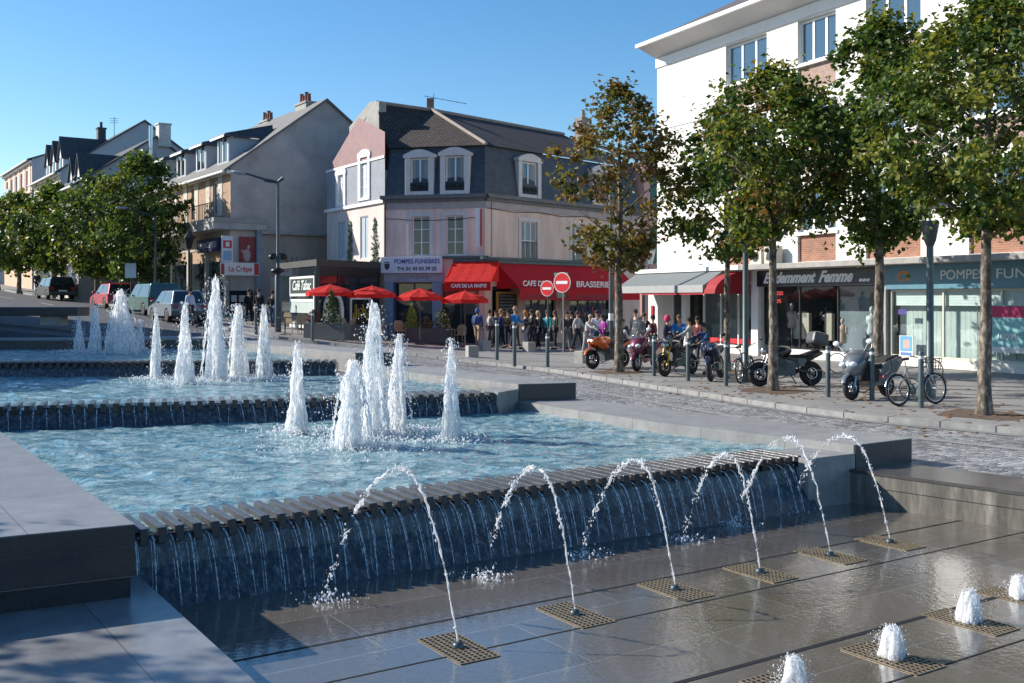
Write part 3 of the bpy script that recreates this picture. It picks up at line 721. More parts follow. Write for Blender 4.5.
# ------------------------------------------------------------------ buildings
def walls(mb, Fm, L, z0, z1, ops, dep=.16, mi=0, mr=0, x0=0.0):
    """front wall of a facade in frame Fm (x along, y inward) with real openings [(xa, xb, za, zb)]"""
    mb.M = Fm
    xs = sorted(set([x0, L] + [o[0] for o in ops] + [o[1] for o in ops])); zs = sorted(set([z0, z1] + [o[2] for o in ops] + [o[3] for o in ops]))
    xs = [x for x in xs if x0 <= x <= L]; zs = [z for z in zs if z0 <= z <= z1]
    for i in range(len(xs) - 1):
        for j in range(len(zs) - 1):
            cx, cz = (xs[i] + xs[i + 1]) / 2, (zs[j] + zs[j + 1]) / 2
            if any(o[0] < cx < o[1] and o[2] < cz < o[3] for o in ops): continue
            mb.face([(xs[i], 0, zs[j]), (xs[i + 1], 0, zs[j]), (xs[i + 1], 0, zs[j + 1]), (xs[i], 0, zs[j + 1])], mi)
    for a, b, c, d in ops:
        mb.face([(a, 0, c), (a, 0, d), (a, dep, d), (a, dep, c)], mr); mb.face([(b, 0, c), (b, dep, c), (b, dep, d), (b, 0, d)], mr)
        mb.face([(a, 0, c), (a, dep, c), (b, dep, c), (b, 0, c)], mr); mb.face([(a, 0, d), (b, 0, d), (b, dep, d), (a, dep, d)], mr)
    mb.M = Matrix.Identity(4)
def window(root, Fm, x0, x1, z0, z1, fm, gm, cols=2, rows=1, dep=.12, fw=.06, sill=None, rail=None, curtain=0):
    mb = MB(Fm); y = dep
    mb.bb(x0, x0 + fw, y - .03, y + .04, z0, z1); mb.bb(x1 - fw, x1, y - .03, y + .04, z0, z1)
    mb.bb(x0 + fw, x1 - fw, y - .028, y + .038, z0, z0 + fw); mb.bb(x0 + fw, x1 - fw, y - .028, y + .038, z1 - fw, z1)
    for k in range(1, cols):
        x = x0 + (x1 - x0) * k / cols; mb.bb(x - fw * .6, x + fw * .6, y - .026, y + .036, z0 + fw, z1 - fw)
    for k in range(1, rows):
        z = z0 + (z1 - z0) * k / rows; mb.bb(x0 + fw, x1 - fw, y - .02, y + .03, z - .018, z + .018)
    o = mb.build('window', fm, root)
    mb = MB(Fm); mb.bb(x0 + .01, x1 - .01, y + .005, y + .02, z0 + .01, z1 - .01); mb.build('pane', gm, o)
    if curtain:
        mb = MB(Fm); w_ = (x1 - x0)
        for (a, b) in ((.06, .06 + curtain * .5), (.94 - curtain * .5, .94)):
            n = 5
            for k in range(n): xa = x0 + w_ * (a + (b - a) * k / n); mb.bb(xa, xa + w_ * (b - a) / n * .8, y - .004 * (k % 2), y + .004, z0 + .06, z1 - .06)
        mb.build('curtain', paint((.34, .34, .33), .9), o)
    if sill: mb = MB(Fm); mb.bb(x0 - .08, x1 + .08, -.09, .1, z0 - .09, z0 - .003); mb.build('sill', sill, o)
    if rail:
        mb = MB(Fm); zt = z0 + rail
        mb.bb(x0, x1, -.035, -.01, zt - .03, zt); mb.bb(x0, x1, -.035, -.01, z0 + .06, z0 + .085)
        n = max(3, int((x1 - x0) / .11))
        for k in range(n + 1): x = x0 + (x1 - x0) * k / n; mb.bb(x - .008, x + .008, -.03, -.014, z0 + .085, zt - .03)
        mb.build('railing', M['black_metal'], o)
    return o
def local(root): return root

M['white_wall'] = mat('white_render', (.74, .73, .70), .8, var=.08, scale=.8, bump=.06, streak=True)
M['white_trim'] = mat('white_trim', (.78, .77, .75), .6, var=.04)
M['brick'] = brickmat('red_brick', (.30, .15, .10), (.24, .115, .08), (.30, .24, .2), .24, .075, .006, 0, R(90), var=.2)
M['brick_pale'] = brickmat('brown_brick', (.33, .23, .19), (.28, .19, .16), (.32, .27, .24), .24, .075, .006, 0, R(90), var=.2)
M['slate'] = brickmat('slate_roof', (.055, .06, .07), (.075, .08, .088), (.03, .03, .035), .3, .22, .01, 0, R(60), rough=.55, var=.3)
M['tile'] = brickmat('brown_tiles', (.05, .038, .034), (.085, .06, .05), (.012, .01, .01), .2, .2, .03, 0, R(60), rough=.8, bump=.8, var=.35)
def upbrick(m, rz):
    mp = [n for n in m.node_tree.nodes if n.type == 'MAPPING'][0]; mp.inputs['Rotation'].default_value = (R(90), 0, rz); return m

# ---------- white corner building on the right
WANG = math.atan2(-.893, .451); W0 = Vector((6.57, 47.5, 0)); WF = frame(W0, WANG)
WL = 30.0
WB = thing('office_building', 'white four storey building with brick panels, deep eaves and shops along its ground floor', 'building', W0)
M['brickW'] = upbrick(brickmat('brick_panels', (.33, .15, .09), (.25, .11, .07), (.34, .27, .22), .24, .075, .006, 0, 0, var=.2), WANG)
M['brickW2'] = upbrick(brickmat('upper_brick_panels', (.36, .24, .19), (.29, .19, .155), (.36, .30, .27), .24, .075, .006, 0, 0, var=.2), WANG)
bays = [(4.85, 7.5), (9.1, 11.2), (12.5, 15.0), (16.75, 19.2), (20.6, 23.0), (24.4, 26.9)]
ops = []
for a, b in bays: ops += [(a, b, 9.98, 12.62), (a, b, 6.85, 9.5), (a, b, 3.62, 6.35)]
mb = MB(); walls(mb, WF, WL, 3.5, 13.1, ops, .28)
mb.M = WF; mb.face([(0, 0, 0), (0, 14, 0), (0, 14, 13.1), (0, 0, 13.1)]); mb.face([(WL, 0, 0), (WL, 14, 0), (WL, 14, 13.1), (WL, 0, 13.1)]); mb.face([(0, 14, 0), (WL, 14, 0), (WL, 14, 13.1), (0, 14, 13.1)])
mb.build('wall', M['white_wall'], WB)
mb = MB(WF); mb.bb(-.05, WL, -.06, -.002, 12.68, 13.1); mb.bb(-.04, WL, -.03, -.002, 9.86, 9.93); mb.bb(-.04, WL, -.03, -.002, 6.72, 6.78); mb.build('string_course', M['white_trim'], WB)
mb = MB(WF); mb.bb(.6, 4.4, -.012, -.002, 9.835, 9.858); mb.build('joint_strip', M['concrete'], WB)  # thin grey strip just below the string course
for a, b in bays:
    for zb, zs, zt, bm in ((9.98, 11.0, 12.62, 'brickW2'), (6.85, 7.85, 9.5, 'brickW2'), (3.62, 4.72, 6.35, 'brickW')):
        mb = MB(WF); mb.bb(a + .002, b - .002, .10, .20, zb, zs - .12); mb.build('brick_panel', M[bm], WB)
        o = window(WB, WF, a + .06, b - .06, zs, zt - .02, M['white_trim'], M['glass_sky'], 3, 1, .2, .09)
        mb = MB(WF); mb.bb(a - .06, b + .06, -.06, .22, zs - .118, zs - .004); mb.build('sill', M['white_trim'], o)
        mb = MB(WF); mb.bb(a + .001, a + .06, -.01, .25, zb + .01, zt - .01); mb.bb(b - .06, b - .001, -.01, .25, zb + .01, zt - .01); mb.build('jamb', M['white_trim'], o)
# eaves and roof
EO = 1.0
mb = MB(WF); mb.face([(-.05, -EO, 13.5), (WL + 1, -EO, 13.5), (WL + 1, 0, 13.1), (-.05, 0, 13.1)]); mb.face([(-.05, -EO, 13.5), (-.05, 0, 13.1), (-.05, 14, 13.1), (-.35, 14.5, 13.5)]); mb.build('soffit', mat('soffit_paint', (.62, .61, .59), .7, var=.05), WB)
mb = MB(WF); mb.bb(-.1, WL + 1, -EO - .14, -EO - .004, 13.46, 13.64); mb.build('gutter', M['white_trim'], WB, bevel=.03)
mb = MB(WF); zr = 13.62
mb.face([(-.1, -EO, zr), (WL + 1, -EO, zr), (WL + 1, 6.5, 17.6), (6.5, 6.5, 17.6)]); mb.face([(-.1, -EO, zr), (6.5, 6.5, 17.6), (-.1, 14.5, zr)]); mb.face([(-.1, 14.5, zr), (6.5, 6.5, 17.6), (WL + 1, 6.5, 17.6), (WL + 1, 14.5, zr)])
mb.build('roof', mat('grey_slates', (.10, .09, .09), .7, var=.3, scale=6, bump=.3), WB)
# canopy ledge over the shops
mb = MB(WF); mb.bb(-.35, WL, -.95, .3, 3.36, 3.56); mb.build('canopy_ledge', M['concrete'], WB, bevel=.02)
mb = MB(WF); mb.bb(-.36, 6.9, -.975, -.952, 3.38, 3.545); mb.build('ledge_fascia', M['white_trim'], WB)
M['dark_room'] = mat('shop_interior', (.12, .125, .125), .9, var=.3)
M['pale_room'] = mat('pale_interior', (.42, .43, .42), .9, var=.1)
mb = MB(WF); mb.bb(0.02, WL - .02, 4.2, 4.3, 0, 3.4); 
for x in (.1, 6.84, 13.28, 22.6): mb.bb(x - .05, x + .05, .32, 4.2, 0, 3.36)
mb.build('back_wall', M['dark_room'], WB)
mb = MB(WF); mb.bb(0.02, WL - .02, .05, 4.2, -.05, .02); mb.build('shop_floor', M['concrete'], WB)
# pillars
def pil(x0, x1, z1=3.36, m='white_trim', y0=-.05, y1=.35, z0=0):
    mb = MB(WF); mb.bb(x0, x1, y0, y1, z0, z1); return mb.build('pillar', M[m], WB, bevel=.01)
pil(.02, .75, y0=-.5); pil(1.9, 2.2, y1=.2); pil(6.55, 6.95); pil(13.15, 13.5, m='concrete'); pil(22.3, 22.9)
# shop windows
def shopwin(x0, x1, z0, z1, cols, fm, y=.12, fw=.06):
    mb = MB(WF)
    mb.bb(x0, x1, y - .04, y + .04, z1 - fw, z1); mb.bb(x0, x1, y - .04, y + .04, z0, z0 + fw)
    for k in range(cols + 1):
        x = x0 + (x1 - x0) * k / cols; mb.bb(x - fw / 2, x + fw / 2, y - .038, y + .038, z0 + fw, z1 - fw)
    o = mb.build('shop_window', fm, WB); mb = MB(WF); mb.bb(x0, x1, y - .006, y + .006, z0 + fw, z1 - fw); mb.build('pane', M['shopglass'], o); return o
shopwin(.8, 6.5, .3, 2.9, 5, M['white_trim'], .3); shopwin(7.2, 13.1, .35, 2.75, 3, M['black_metal']); shopwin(13.6, 22.2, .32, 2.55, 4, paint((.55, .53, .45), .5))
mb = MB(WF); mb.bb(.8, 6.5, .2, .34, .02, .3); mb.bb(7.0, 13.1, .05, .2, .02, .35); mb.build('plinth', M['white_trim'], WB)
mb = MB(WF); mb.bb(13.52, 22.25, .02, .2, .02, .315); mb.build('plinth', paint((.72, .69, .6), .5), WB)
mb = MB(WF); mb.bb(.85, 6.4, .27, .285, .42, .62); mb.build('red_stripe', paint((.55, .02, .03), .5), WB)
mb = MB(WF); mb.bb(.8, 6.5, .18, .32, 2.9, 3.36); mb.build('transom_panel', paint((.5, .55, .56), .4), WB)
mb = MB(WF); mb.bb(.33, .5, -.58, -.502, 1.35, 1.95); mb.build('red_box', paint((.55, .02, .04), .4), WB, bevel=.01)
# pale room things seen through the left shop's glass
mb = MB(WF)
for k in range(5): mb.bb(1.0 + k * 1.15, 1.9 + k * 1.15, 1.4, 1.8, .3, .9 + .25 * (k % 3))
mb.build('display_counter', M['pale_room'], WB)
mb = MB(WF); mb.bb(.8, 6.5, 1.9, 1.95, .1, 3.3); mb.build('interior_fill_panel', paint((.36, .38, .39), .9), WB)  # pale panel added to brighten the interior behind the glass
mb = MB(WF); mb.bb(10.2, 13.1, 1.1, 1.15, .1, 3.3); mb.build('interior_fill_panel', paint((.16, .19, .21), .9), WB)  # panel added behind the middle shop's glass to lift its interior
# middle shop fascia with lettering
mb = MB(WF); mb.bb(6.98, 13.14, -.12, .1, 2.72, 3.34); mb.build('fascia', mat('dark_fascia', (.02, .022, .03), .35, var=.3), WB)
for i, (s_, x, w_) in enumerate((('Evidemment', 8.75, 2.9), ('Femme', 11.2, 1.7), ('...', 12.6, .5))):
    text('lettering', s_, .56, WF @ Matrix.Translation((x, -.128, 3.03)), paint((.8, .82, .85), .4), WB, w_, .5, .01, .022)
mb = MB(WF); mb.bb(7.0, 13.1, -.5, -.08, 3.345, 3.357); mb.build('rolled_awning', paint((.5, .5, .48), .7), WB)
# teal shop on the right
mb = MB(WF); mb.bb(13.52, 22.25, -.08, .1, 2.56, 3.35); mb.build('fascia', mat('teal_fascia', (.085, .22, .29), .4, var=.1), WB)
text('lettering', 'POMPES', .42, WF @ Matrix.Translation((16.6, -.088, 2.98)), paint((.75, .76, .75), .4), WB, 1.6, 0, .01)
text('lettering', 'FUNEBRES', .42, WF @ Matrix.Translation((19.1, -.088, 2.98)), paint((.75, .76, .75), .4), WB, 2.5, 0, .01)
mb = MB(WF)
for k in range(9):
    a = math.pi * k / 8; mb.box((14.3 + .22 * math.cos(a), -.085, 2.92 + .2 * math.sin(a)), (.1, .008, .1), rot=Euler((0, -a, 0)))
mb.box((14.3, -.085, 2.86), (.5, .008, .05)); mb.build('emblem', paint((.6, .25, .08), .5), WB)
mb = MB(WF)
for k in range(44): x = 13.75 + k * .19; mb.box((x, .45, 1.3), (.165, .006, 1.95), rot=Euler((0, 0, .12)))
mb.build('vertical_blind', paint((.5, .55, .52), .8), WB)
mb = MB(WF)
for k in range(6): mb.bb(13.7, 22.1, .2, .22, 2.02 + k * .085, 2.1 + k * .085)
mb.build('roller_blind', paint((.6, .64, .62), .7), WB)
mb = MB(WF); mb.bb(13.6, 22.2, 1.2, 1.25, .3, 2.55); mb.build('interior_fill_panel', paint((.6, .65, .62), .8), WB)  # pale panel set close behind the glass so the sun brightens it
def poster(x0, x1, z0, z1, bands, name='poster', y=.05):
    o = None
    mb = MB(WF); cols = []
    for i, (za, zb, c, xa, xb) in enumerate(bands):
        mb.bb(x0 + (x1 - x0) * xa, x0 + (x1 - x0) * xb, y - .004 - .002 * i, y, z0 + (z1 - z0) * za, z0 + (z1 - z0) * zb, i); cols.append(paint(c, .5))
    return mb.build(name, cols, WB)
poster(14.0, 14.57, .33, 1.02, [(0, 1, (.75, .78, .8), 0, 1), (.25, .98, (.12, .33, .6), .05, .95), (.4, .8, (.6, .35, .28), .3, .75), (.05, .2, (.1, .2, .45), .1, .9)])
poster(17.55, 18.75, .62, 2.05, [(0, 1, (.20, .45, .47), 0, 1), (.74, .98, (.45, .02, .10), 0, 1), (0, .12, (.62, .66, .66), 0, 1)])
text('lettering', '1000€', .26, WF @ Matrix.Translation((18.15, .03, 1.1)), paint((.72, .75, .75), .5), WB, .7)
poster(13.95, 14.3, 1.72, 1.9, [(0, 1, (.05, .04, .22), 0, 1)])
mb = MB(WF)
for x, z in ((17.0, 1.5), (17.6, 1.5), (17.0, 1.0), (17.6, 1.0), (19.2, 1.7), (19.4, 1.2)): mb.bb(x, x + .42, .4, .48, z, z + .34)
mb.build('plaque_display', paint((.02, .025, .035), .25), WB)
mb = MB(WF)
for x in (16.8, 17.5, 18.15, 19.0, 19.75): mb.bb(x - .012, x + .012, .38, .41, .4, 2.1)
mb.build('display_pole', M['chrome'], WB)
# shop 1 awning
AW = paint((.15, .17, .175), .8, name='awning_cloth')
mb = MB(WF); mb.extr([(-.3, -.97, 3.34), (5.9, -.97, 3.34), (5.9, -1.9, 2.78), (-.3, -1.9, 2.78)], (0, .03, -.03)); 
AWN = thing('shop_awning', 'grey shop awning with a pale front edge and one red end below the white building', 'awning', WF @ Vector((3, -1.4, 3)))
mb.build('canopy', AW, AWN)
mb = MB(WF); mb.bb(-.3, 5.9, -1.93, -1.902, 2.5, 2.8); mb.build('valance', paint((.34, .35, .35), .8), AWN)
mb = MB(WF); mb.bb(1.6, 6.0, -1.88, -1.86, 2.42, 2.6); mb.build('red_valance', paint((.45, .02, .04), .8), AWN)
mb = MB(WF); pts = [(5.92, -1.9, 2.45)]
for k in range(9): a = k / 8 * math.pi / 2; pts.append((5.92, -.2 - 1.7 * math.cos(a), 2.45 + .88 * math.sin(a)))
pts.append((5.92, -.2, 2.45)); mb.extr(pts, (.7, 0, 0)); mb.build('red_end_hood', paint((.30, .012, .022), .75), AWN)
mb = MB(WF)
for x in (0, 2.8, 5.6): mb.beam((x, -.9, 3.2), (x, -1.88, 2.74), .03, .03)
mb.build('awning_arm', M['grey_metal'], AWN)
# mannequins in the middle shop
def mannequin(x, z, s, c, lab, dy=.75):
    p = WF @ Vector((x, dy, z)); t = thing('mannequin', lab, 'mannequin', p, WANG, 'mannequins in the shop window')
    mb = MB(); prof = [(.02, 0), (.15 * s, .02), (.17 * s, .12 * s), (.12 * s, .32 * s), (.17 * s, .5 * s), (.19 * s, .6 * s), (.08 * s, .68 * s), (.045 * s, .72 * s), (.05 * s, .76 * s)]
    mb.lathe(prof, 14); mb.ell((0, 0, .86 * s), (.075 * s, .09 * s, .12 * s)); mb.ell((.2 * s, 0, .52 * s), (.05 * s, .06 * s, .16 * s)); mb.ell((-.2 * s, 0, .52 * s), (.05 * s, .06 * s, .16 * s))
    mb.build('torso', paint(c, .4), t, world=False)
    mb = MB(); mb.lathe([(.15, -z + .02), (.15, -z + .04), (.015, -z + .06), (.015, .01)], 10); mb.build('stand', M['chrome'], t, world=False)
mannequin(11.0, .62, .95, (.55, .38, .30), 'bare pinkish mannequin bust low in the shop window', -.05 + .5)
mannequin(9.2, 1.0, 1.0, (.035, .035, .04), 'black mannequin torso under the script sign', 1.4)
mannequin(8.0, 1.1, 1.0, (.4, .3, .3), 'pale mannequin torso at the left end of the shop window')
mannequin(12.1, .95, 1.05, (.55, .56, .58), 'left of the two silver mannequins behind the silver scooter'); mannequin(12.7, .95, 1.05, (.62, .62, .64), 'right of the two silver mannequins behind the silver scooter')
mb = MB(WF)
for x, c in ((8.2, 0), (8.7, 0), (9.9, 0)): mb.bb(x - .18, x + .18, .8, .95, .7, 1.7)
mb.build('hanging_dress', paint((.42, .36, .3), .9), WB)
text('lettering', 'SOLDES', .2, WF @ Matrix.Translation((7.9, .09, 2.45)), paint((.7, .05, .06), .5), WB, .7)
text('lettering', '-50%', .2, WF @ Matrix.Translation((7.9, .09, 2.15)), paint((.7, .05, .06), .5), WB, .5)
for k, x in enumerate((7.3, 8.15)):
    p = WF @ Vector((x, -.3, 3.56)); t = thing('air_conditioner', ('left' if k == 0 else 'right') + ' of the two beige air conditioning boxes on the canopy ledge', 'air conditioner', p, WANG, 'air conditioners on the ledge')
    mb = MB(); mb.bb(-.35, .35, -.16, .16, .02, .6 + .1 * k); mb.build('casing', paint((.52, .49, .44), .6), t, world=False, bevel=.02)
    mb = MB(); mb.lathe([(.2, -.165), (.2, -.17)], 16, (0, 0, .32), 0, 'Y'); mb.build('fan_grille', M['dark_grey_metal'], t, world=False)

# ---------- café building at the corner
A_, B_, C_, D_ = Vector((-10.1, 57.3)), Vector((-6.2, 51.2)), Vector((-1.29, 50.0)), Vector((7.2, 59.2))
def fr2(a, b): d = b - a; return frame((a.x, a.y, 0), math.atan2(d.y, d.x)), d.length
F1, L1 = fr2(A_, B_); F2, L2 = fr2(B_, C_); F3, L3 = fr2(C_, D_)
CB = thing('cafe_building', 'pink corner building with dark mansard roof above the red café awnings', 'building', (-2, 54, 0))
M['pinkwall'] = mat('pink_render', (.70, .53, .48), .85, var=.2, scale=1.5, bump=.1, streak=True)
M['pinkwall2'] = mat('beige_render', (.64, .50, .43), .85, var=.2, scale=1.5, bump=.1, streak=True)
M['creamwall'] = mat('cream_render', (.62, .53, .49), .85, var=.14, scale=1.2, bump=.1, streak=True)
M['greyband'] = mat('grey_blue_render', (.27, .29, .33), .8, var=.12)
M['mauve'] = mat('mauve_render', (.30, .19, .19), .8, var=.14)
M['mansard'] = upbrick(brickmat('mansard_slates', (.03, .042, .065), (.05, .062, .085), (.012, .016, .02), .2, .14, .008, 0, 0, rough=.5, var=.25), 0)
wF2 = [(1.42, 2.3, 4.35, 6.25), (3.12, 4.0, 4.35, 6.25)]
wF3 = [(2.55, 3.75, 4.2, 6.1), (6.5, 7.7, 4.2, 6.1), (10.2, 11.3, 4.2, 6.1)]
# shop openings
sF2 = [(.5, 2.45, .0, 3.05), (2.9, 4.75, .0, 3.0)]
sF3 = [(.5, 1.9, .05, 2.85), (2.9, 5.2, .05, 2.85), (6.3, 9.8, .8, 2.85)]
mb = MB(); walls(mb, F2, L2, -.3, 7.1, wF2 + sF2, .2, 0, 0); mb.build('wall', M['pinkwall'], CB)
mb = MB(); walls(mb, F3, L3, -.3, 7.1, wF3 + sF3, .2, 0, 0); mb.build('wall', M['pinkwall2'], CB)
wF1 = [(1.55, 2.45, 4.4, 6.35), (4.35, 5.35, 4.3, 6.45)]
mb = MB(); walls(mb, F1, L1, 0, 7.0, wF1, .1); mb.build('wall', M['creamwall'], CB)
# gable: grey band and mauve top
u1 = [(1.35, 2.6, 7.15, 9.15), (4.2, 5.6, 7.25, 9.75)]
mb = MB(); walls(mb, F1, L1, 7.0, 9.2, [(a, b, c, min(d, 9.2)) for a, b, c, d in u1], .1); mb.build('gable_band', M['greyband'], CB)
mb = MB(F1); mb.face([(0, 0, 9.2), (L1, 0, 9.2), (L1, 0, 10.4), (4.16, 0, 11.55)]); mb.build('gable_top', M['mauve'], CB)
mb = MB(F1); mb.bb(-.1, L1 + .1, -.12, -.002, 6.95, 7.12); mb.bb(-.05, L1, -.05, -.001, 9.14, 9.26); mb.build('string_course', M['white_trim'], CB)
mb = MB(F1); mb.extr([(1.37, .7, 11.5), (4.03, .7, 12.45), (5.1, .7, 12.3), (5.1, .7, 10.6), (1.6, .7, 10.3)], (0, .4, 0)); mb.build('parapet_wall', M['concrete'], CB)
for (a, b, c, d) in u1:
    window(CB, F1, a + .28, b - .28, c + .15, d - .3, M['white_trim'], paint((.55, .6, .66), .6), 2, 4, .06, .05)
    mb = MB(F1); mb.bb(a, a + .26, -.07, .09, c, d - .05); mb.bb(b - .26, b, -.07, .09, c, d - .05)
    pts = []
    for k in range(9): t = k / 8; pts.append((a - .06 + (b - a + .12) * t, -.08, d - .12 + .2 * math.sin(math.pi * t)))
    pts = [(a - .06, -.08, d - .32)] + pts + [(b + .06, -.08, d - .32)]; mb.extr(pts, (0, .2, 0)); mb.bb(a, b, -.069, .089, c, c + .14); mb.build('window_surround', M['white_trim'], CB)
for (a, b, c, d) in wF1: window(CB, F1, a, b, c, d, paint((.45, .5, .55), .6), paint((.38, .45, .52), .6), 2, 1, .06, .05)
# climbing plant on the gable wall
mb = MB(F1); rr = random.Random(5)
for cx in (3.2, 6.2):
    for _ in range(260):
        z = 4.1 + 2.2 * rr.random() ** 1.6; x = cx + rr.gauss(0, .22) * (1 - (z - 4.1) / 3); q = rr.uniform(.05, .11); mb.box((x, -.03 - rr.random() * .05, z), (q, .01, q), rot=Euler((rr.uniform(-.6, .6), rr.uniform(-3, 3), rr.uniform(-.6, .6))))
iv = mb.build('ivy', mat('ivy_leaves', (.10, .15, .09), .6, var=.3), None); tag(iv, 'thin climbing ivy on the cream side wall of the café building', 'ivy')
# cornice
mb = MB(F2); mb.bb(-.15, L2 + .1, -.3, .05, 7.08, 7.26); mb.bb(-.05, L2 + .02, -.16, .05, 6.93, 7.08); mb.M = F3; mb.bb(0.02, L3 + .1, -.3, .05, 7.079, 7.259); mb.bb(0, L3, -.16, .05, 6.931, 7.079); mb.build('cornice', mat('dark_cornice', (.12, .12, .125), .6), CB)
mb = MB(F2); mb.bb(-.02, L2, -.05, .05, 6.6, 6.93); mb.M = F3; mb.bb(0, L3, -.05, .05, 6.6, 6.929); mb.build('frieze', mat('frieze_stone', (.36, .33, .33), .8), CB)
# mansard + roof planes
def W(Fm, x, y, z): return Fm @ Vector((x, y, z))
b0, c0 = W(F2, 0, 0, 7.26), (W(F2, L2, 0, 7.26) + W(F3, 0, 0, 7.26)) / 2; d0 = W(F3, L3, 0, 7.26)
b1, c1 = W(F2, .12, .38, 9.62), W(F2, L2 - .1, .40, 9.62); d1 = W(F3, L3, .38, 9.62)
mb = MB(); mb.face([b0, c0, c1, b1]); mb.face([c0, d0, d1, c1]); mb.build('mansard', M['mansard'], CB)
c1e = c1 + Vector((.05, -.25, 0)); b1e = b1 + Vector((-.05, -.25, 0)); d1e = d1 + Vector((.15, -.15, 0))
R1, R2, LL = Vector((-4.2, 55.0, 12.1)), Vector((3.1, 63, 12.1)), Vector((-7.0, 53.9, 12.3))
mb = MB(); mb.face([b1e, c1e, R1, LL]); mb.face([c1e, d1e, R2, R1]); mb.face([LL, R1, Vector((-6, 60, 9.6)), Vector((-9.9, 57.6, 9.4))]); mb.face([R1, R2, Vector((0, 66, 9.6)), Vector((-6, 60, 9.6))]); mb.build('roof', M['tile'], CB)
mb = MB(); mb.tube([c1e + Vector((0, 0, .06)), R1 + Vector((0, 0, .08))], .09, 8); mb.tube([R1 + Vector((0, 0, .05)), R2 + Vector((0, 0, .05))], .1, 8); mb.tube([LL + Vector((0, 0, .05)), R1 + Vector((0, 0, .05))], .1, 8); mb.build('ridge_tiles', mat('ridge', (.30, .25, .22), .8), CB)
mb = MB(); p = c1e.lerp(d1e, .72).lerp(R2, .55); mb.box(p + Vector((0, 0, .06)), (.95, .7, .05), rot=Euler((R(38), 0, R(47)))); mb.build('skylight', M['glass_sky'], CB)
def dormer(Fm, x0, x1, z0, z1, lean, lab=None):
    fw = .26
    mb = MB(Fm); y0 = -.05; y1 = .55
    mb.bb(x0, x0 + fw, y0, y1, z0, z1 - .3); mb.bb(x1 - fw, x1, y0, y1, z0, z1 - .3); mb.bb(x0 + fw, x1 - fw, y0 + .02, y1, z0, z0 + .18)
    pts = [(x0 - .08, y0 - .05, z1 - .42)]
    for k in range(11): t = k / 10; pts.append((x0 - .08 + (x1 - x0 + .16) * t, y0 - .05, z1 - .28 + .26 * math.sin(math.pi * t)))
    pts.append((x1 + .08, y0 - .05, z1 - .42)); mb.extr(pts, (0, 1.0, 0)); mb.build('dormer', M['pinktrim'], CB, bevel=.02)
    o = window(CB, Fm, x0 + fw + .01, x1 - fw - .01, z0 + .2, z1 - .44, M['white_trim'], M['glass_sky'], 2, 1, .14, .06, None, .38, .4)
    mb = MB(Fm)
    for _ in range(40): mb.box((rnd.uniform(x0 + fw, x1 - fw), -.02 + rnd.random() * .1, z0 + .25 + rnd.random() * .22), (.07, .05, .07), rot=Euler((rnd.random() * 3, rnd.random() * 3, 0)))
    mb.build('window_box_plants', paint((.03, .035, .03), .8), o)
M['pinktrim'] = mat('pale_surround', (.56, .53, .53), .7, var=.08)
dormer(F2, 1.05, 2.5, 7.28, 9.5, .1); dormer(F2, 2.82, 4.3, 7.28, 9.55, .1); dormer(F3, 2.35, 4.05, 7.28, 9.5, .1); dormer(F3, 8.2, 9.8, 7.28, 9.5, .1)
for (a, b, c, d) in wF2:
    window(CB, F2, a, b, c, d, M['white_trim'], M['glass'], 2, 3, .12, .05)
    mb = MB(F2); mb.bb(a - .2, a - .002, -.05, .05, c - .1, d + .2); mb.bb(b + .002, b + .2, -.05, .05, c - .1, d + .2); mb.bb(a - .002, b + .002, -.052, .05, d + .002, d + .2); mb.build('window_surround', M['pinktrim'], CB)
for (a, b, c, d) in wF3:
    window(CB, F3, a, b, c, d, M['white_trim'], M['glass_sky'], 3, 2, .12, .05, None, .9, .55)
    mb = MB(F3); mb.bb(a - .18, a - .002, -.04, .05, c - .1, d + .18); mb.bb(b + .002, b + .18, -.04, .05, c - .1, d + .18); mb.bb(a - .002, b + .002, -.042, .05, d + .002, d + .18); mb.build('window_surround', M['pinktrim'], CB)
mb = MB(F2); mb.tube([(.1, -.06, 6.1)] + [(.1 + 4.8 * k / 8, -.06, 6.15 - .12 * math.sin(math.pi * k / 8) + .02 * (k % 2)) for k in range(9)], .015, 5); mb.M = F3; mb.tube([(.1 + 11 * k / 12, -.06, 6.6 - .1 * math.sin(math.pi * k / 4) ** 2) for k in range(13)], .015, 5); mb.tube([(.4, -.06, 6.9), (.42, -.06, 4.3)], .015, 5); mb.build('cable', M['black'], CB)
mb = MB(F2); mb.tube([(.05, -.12, 3.6), (.05, -.12, 7)], .05, 8); mb.build('drainpipe', paint((.1, .08, .07), .6), CB)
# ground floor panes and doors
for Fm, lst in ((F2, sF2), (F3, sF3)):
    for (a, b, c, d) in lst: window(CB, Fm, a, b, c, d, paint((.05, .06, .08), .4), M['glass'], 4 if b - a > 2 else 2, 1, .15, .06)
BPm = mat('pale_blue_paint', (.22, .30, .40), .5, var=.15)
for x in (.05, 2.45): mb = MB(F2); mb.bb(x, x + .45, -.1, -.004, 0, 3.3); mb.build('blue_pilaster', BPm, CB)
mb = MB(F2); mb.bb(.48, .58, -.12, -.02, 0, 3.05); mb.build('blue_post', paint((.03, .07, .2), .5), CB)
mb = MB(F2); mb.bb(0, 3.0, -.14, -.004, 3.08, 3.5); mb.build('shop_frieze', mat('lilac_paint', (.36, .35, .43), .6), CB)
text('lettering', 'F.L.MUNIER', .2, F2 @ Matrix.Translation((1.6, -.146, 3.3)), paint((.3, .15, .15), .5), CB, 1.4)
SG = thing('shop_sign', 'pale lilac sign reading POMPES FUNEBRES with a telephone number', 'shop sign', W(F2, 1.45, -.3, 3.5))
mb = MB(F2); mb.bb(-.08, 3.0, -.34, -.2, 3.5, 4.28); mb.build('board', paint((.66, .65, .74), .5), SG, bevel=.01)
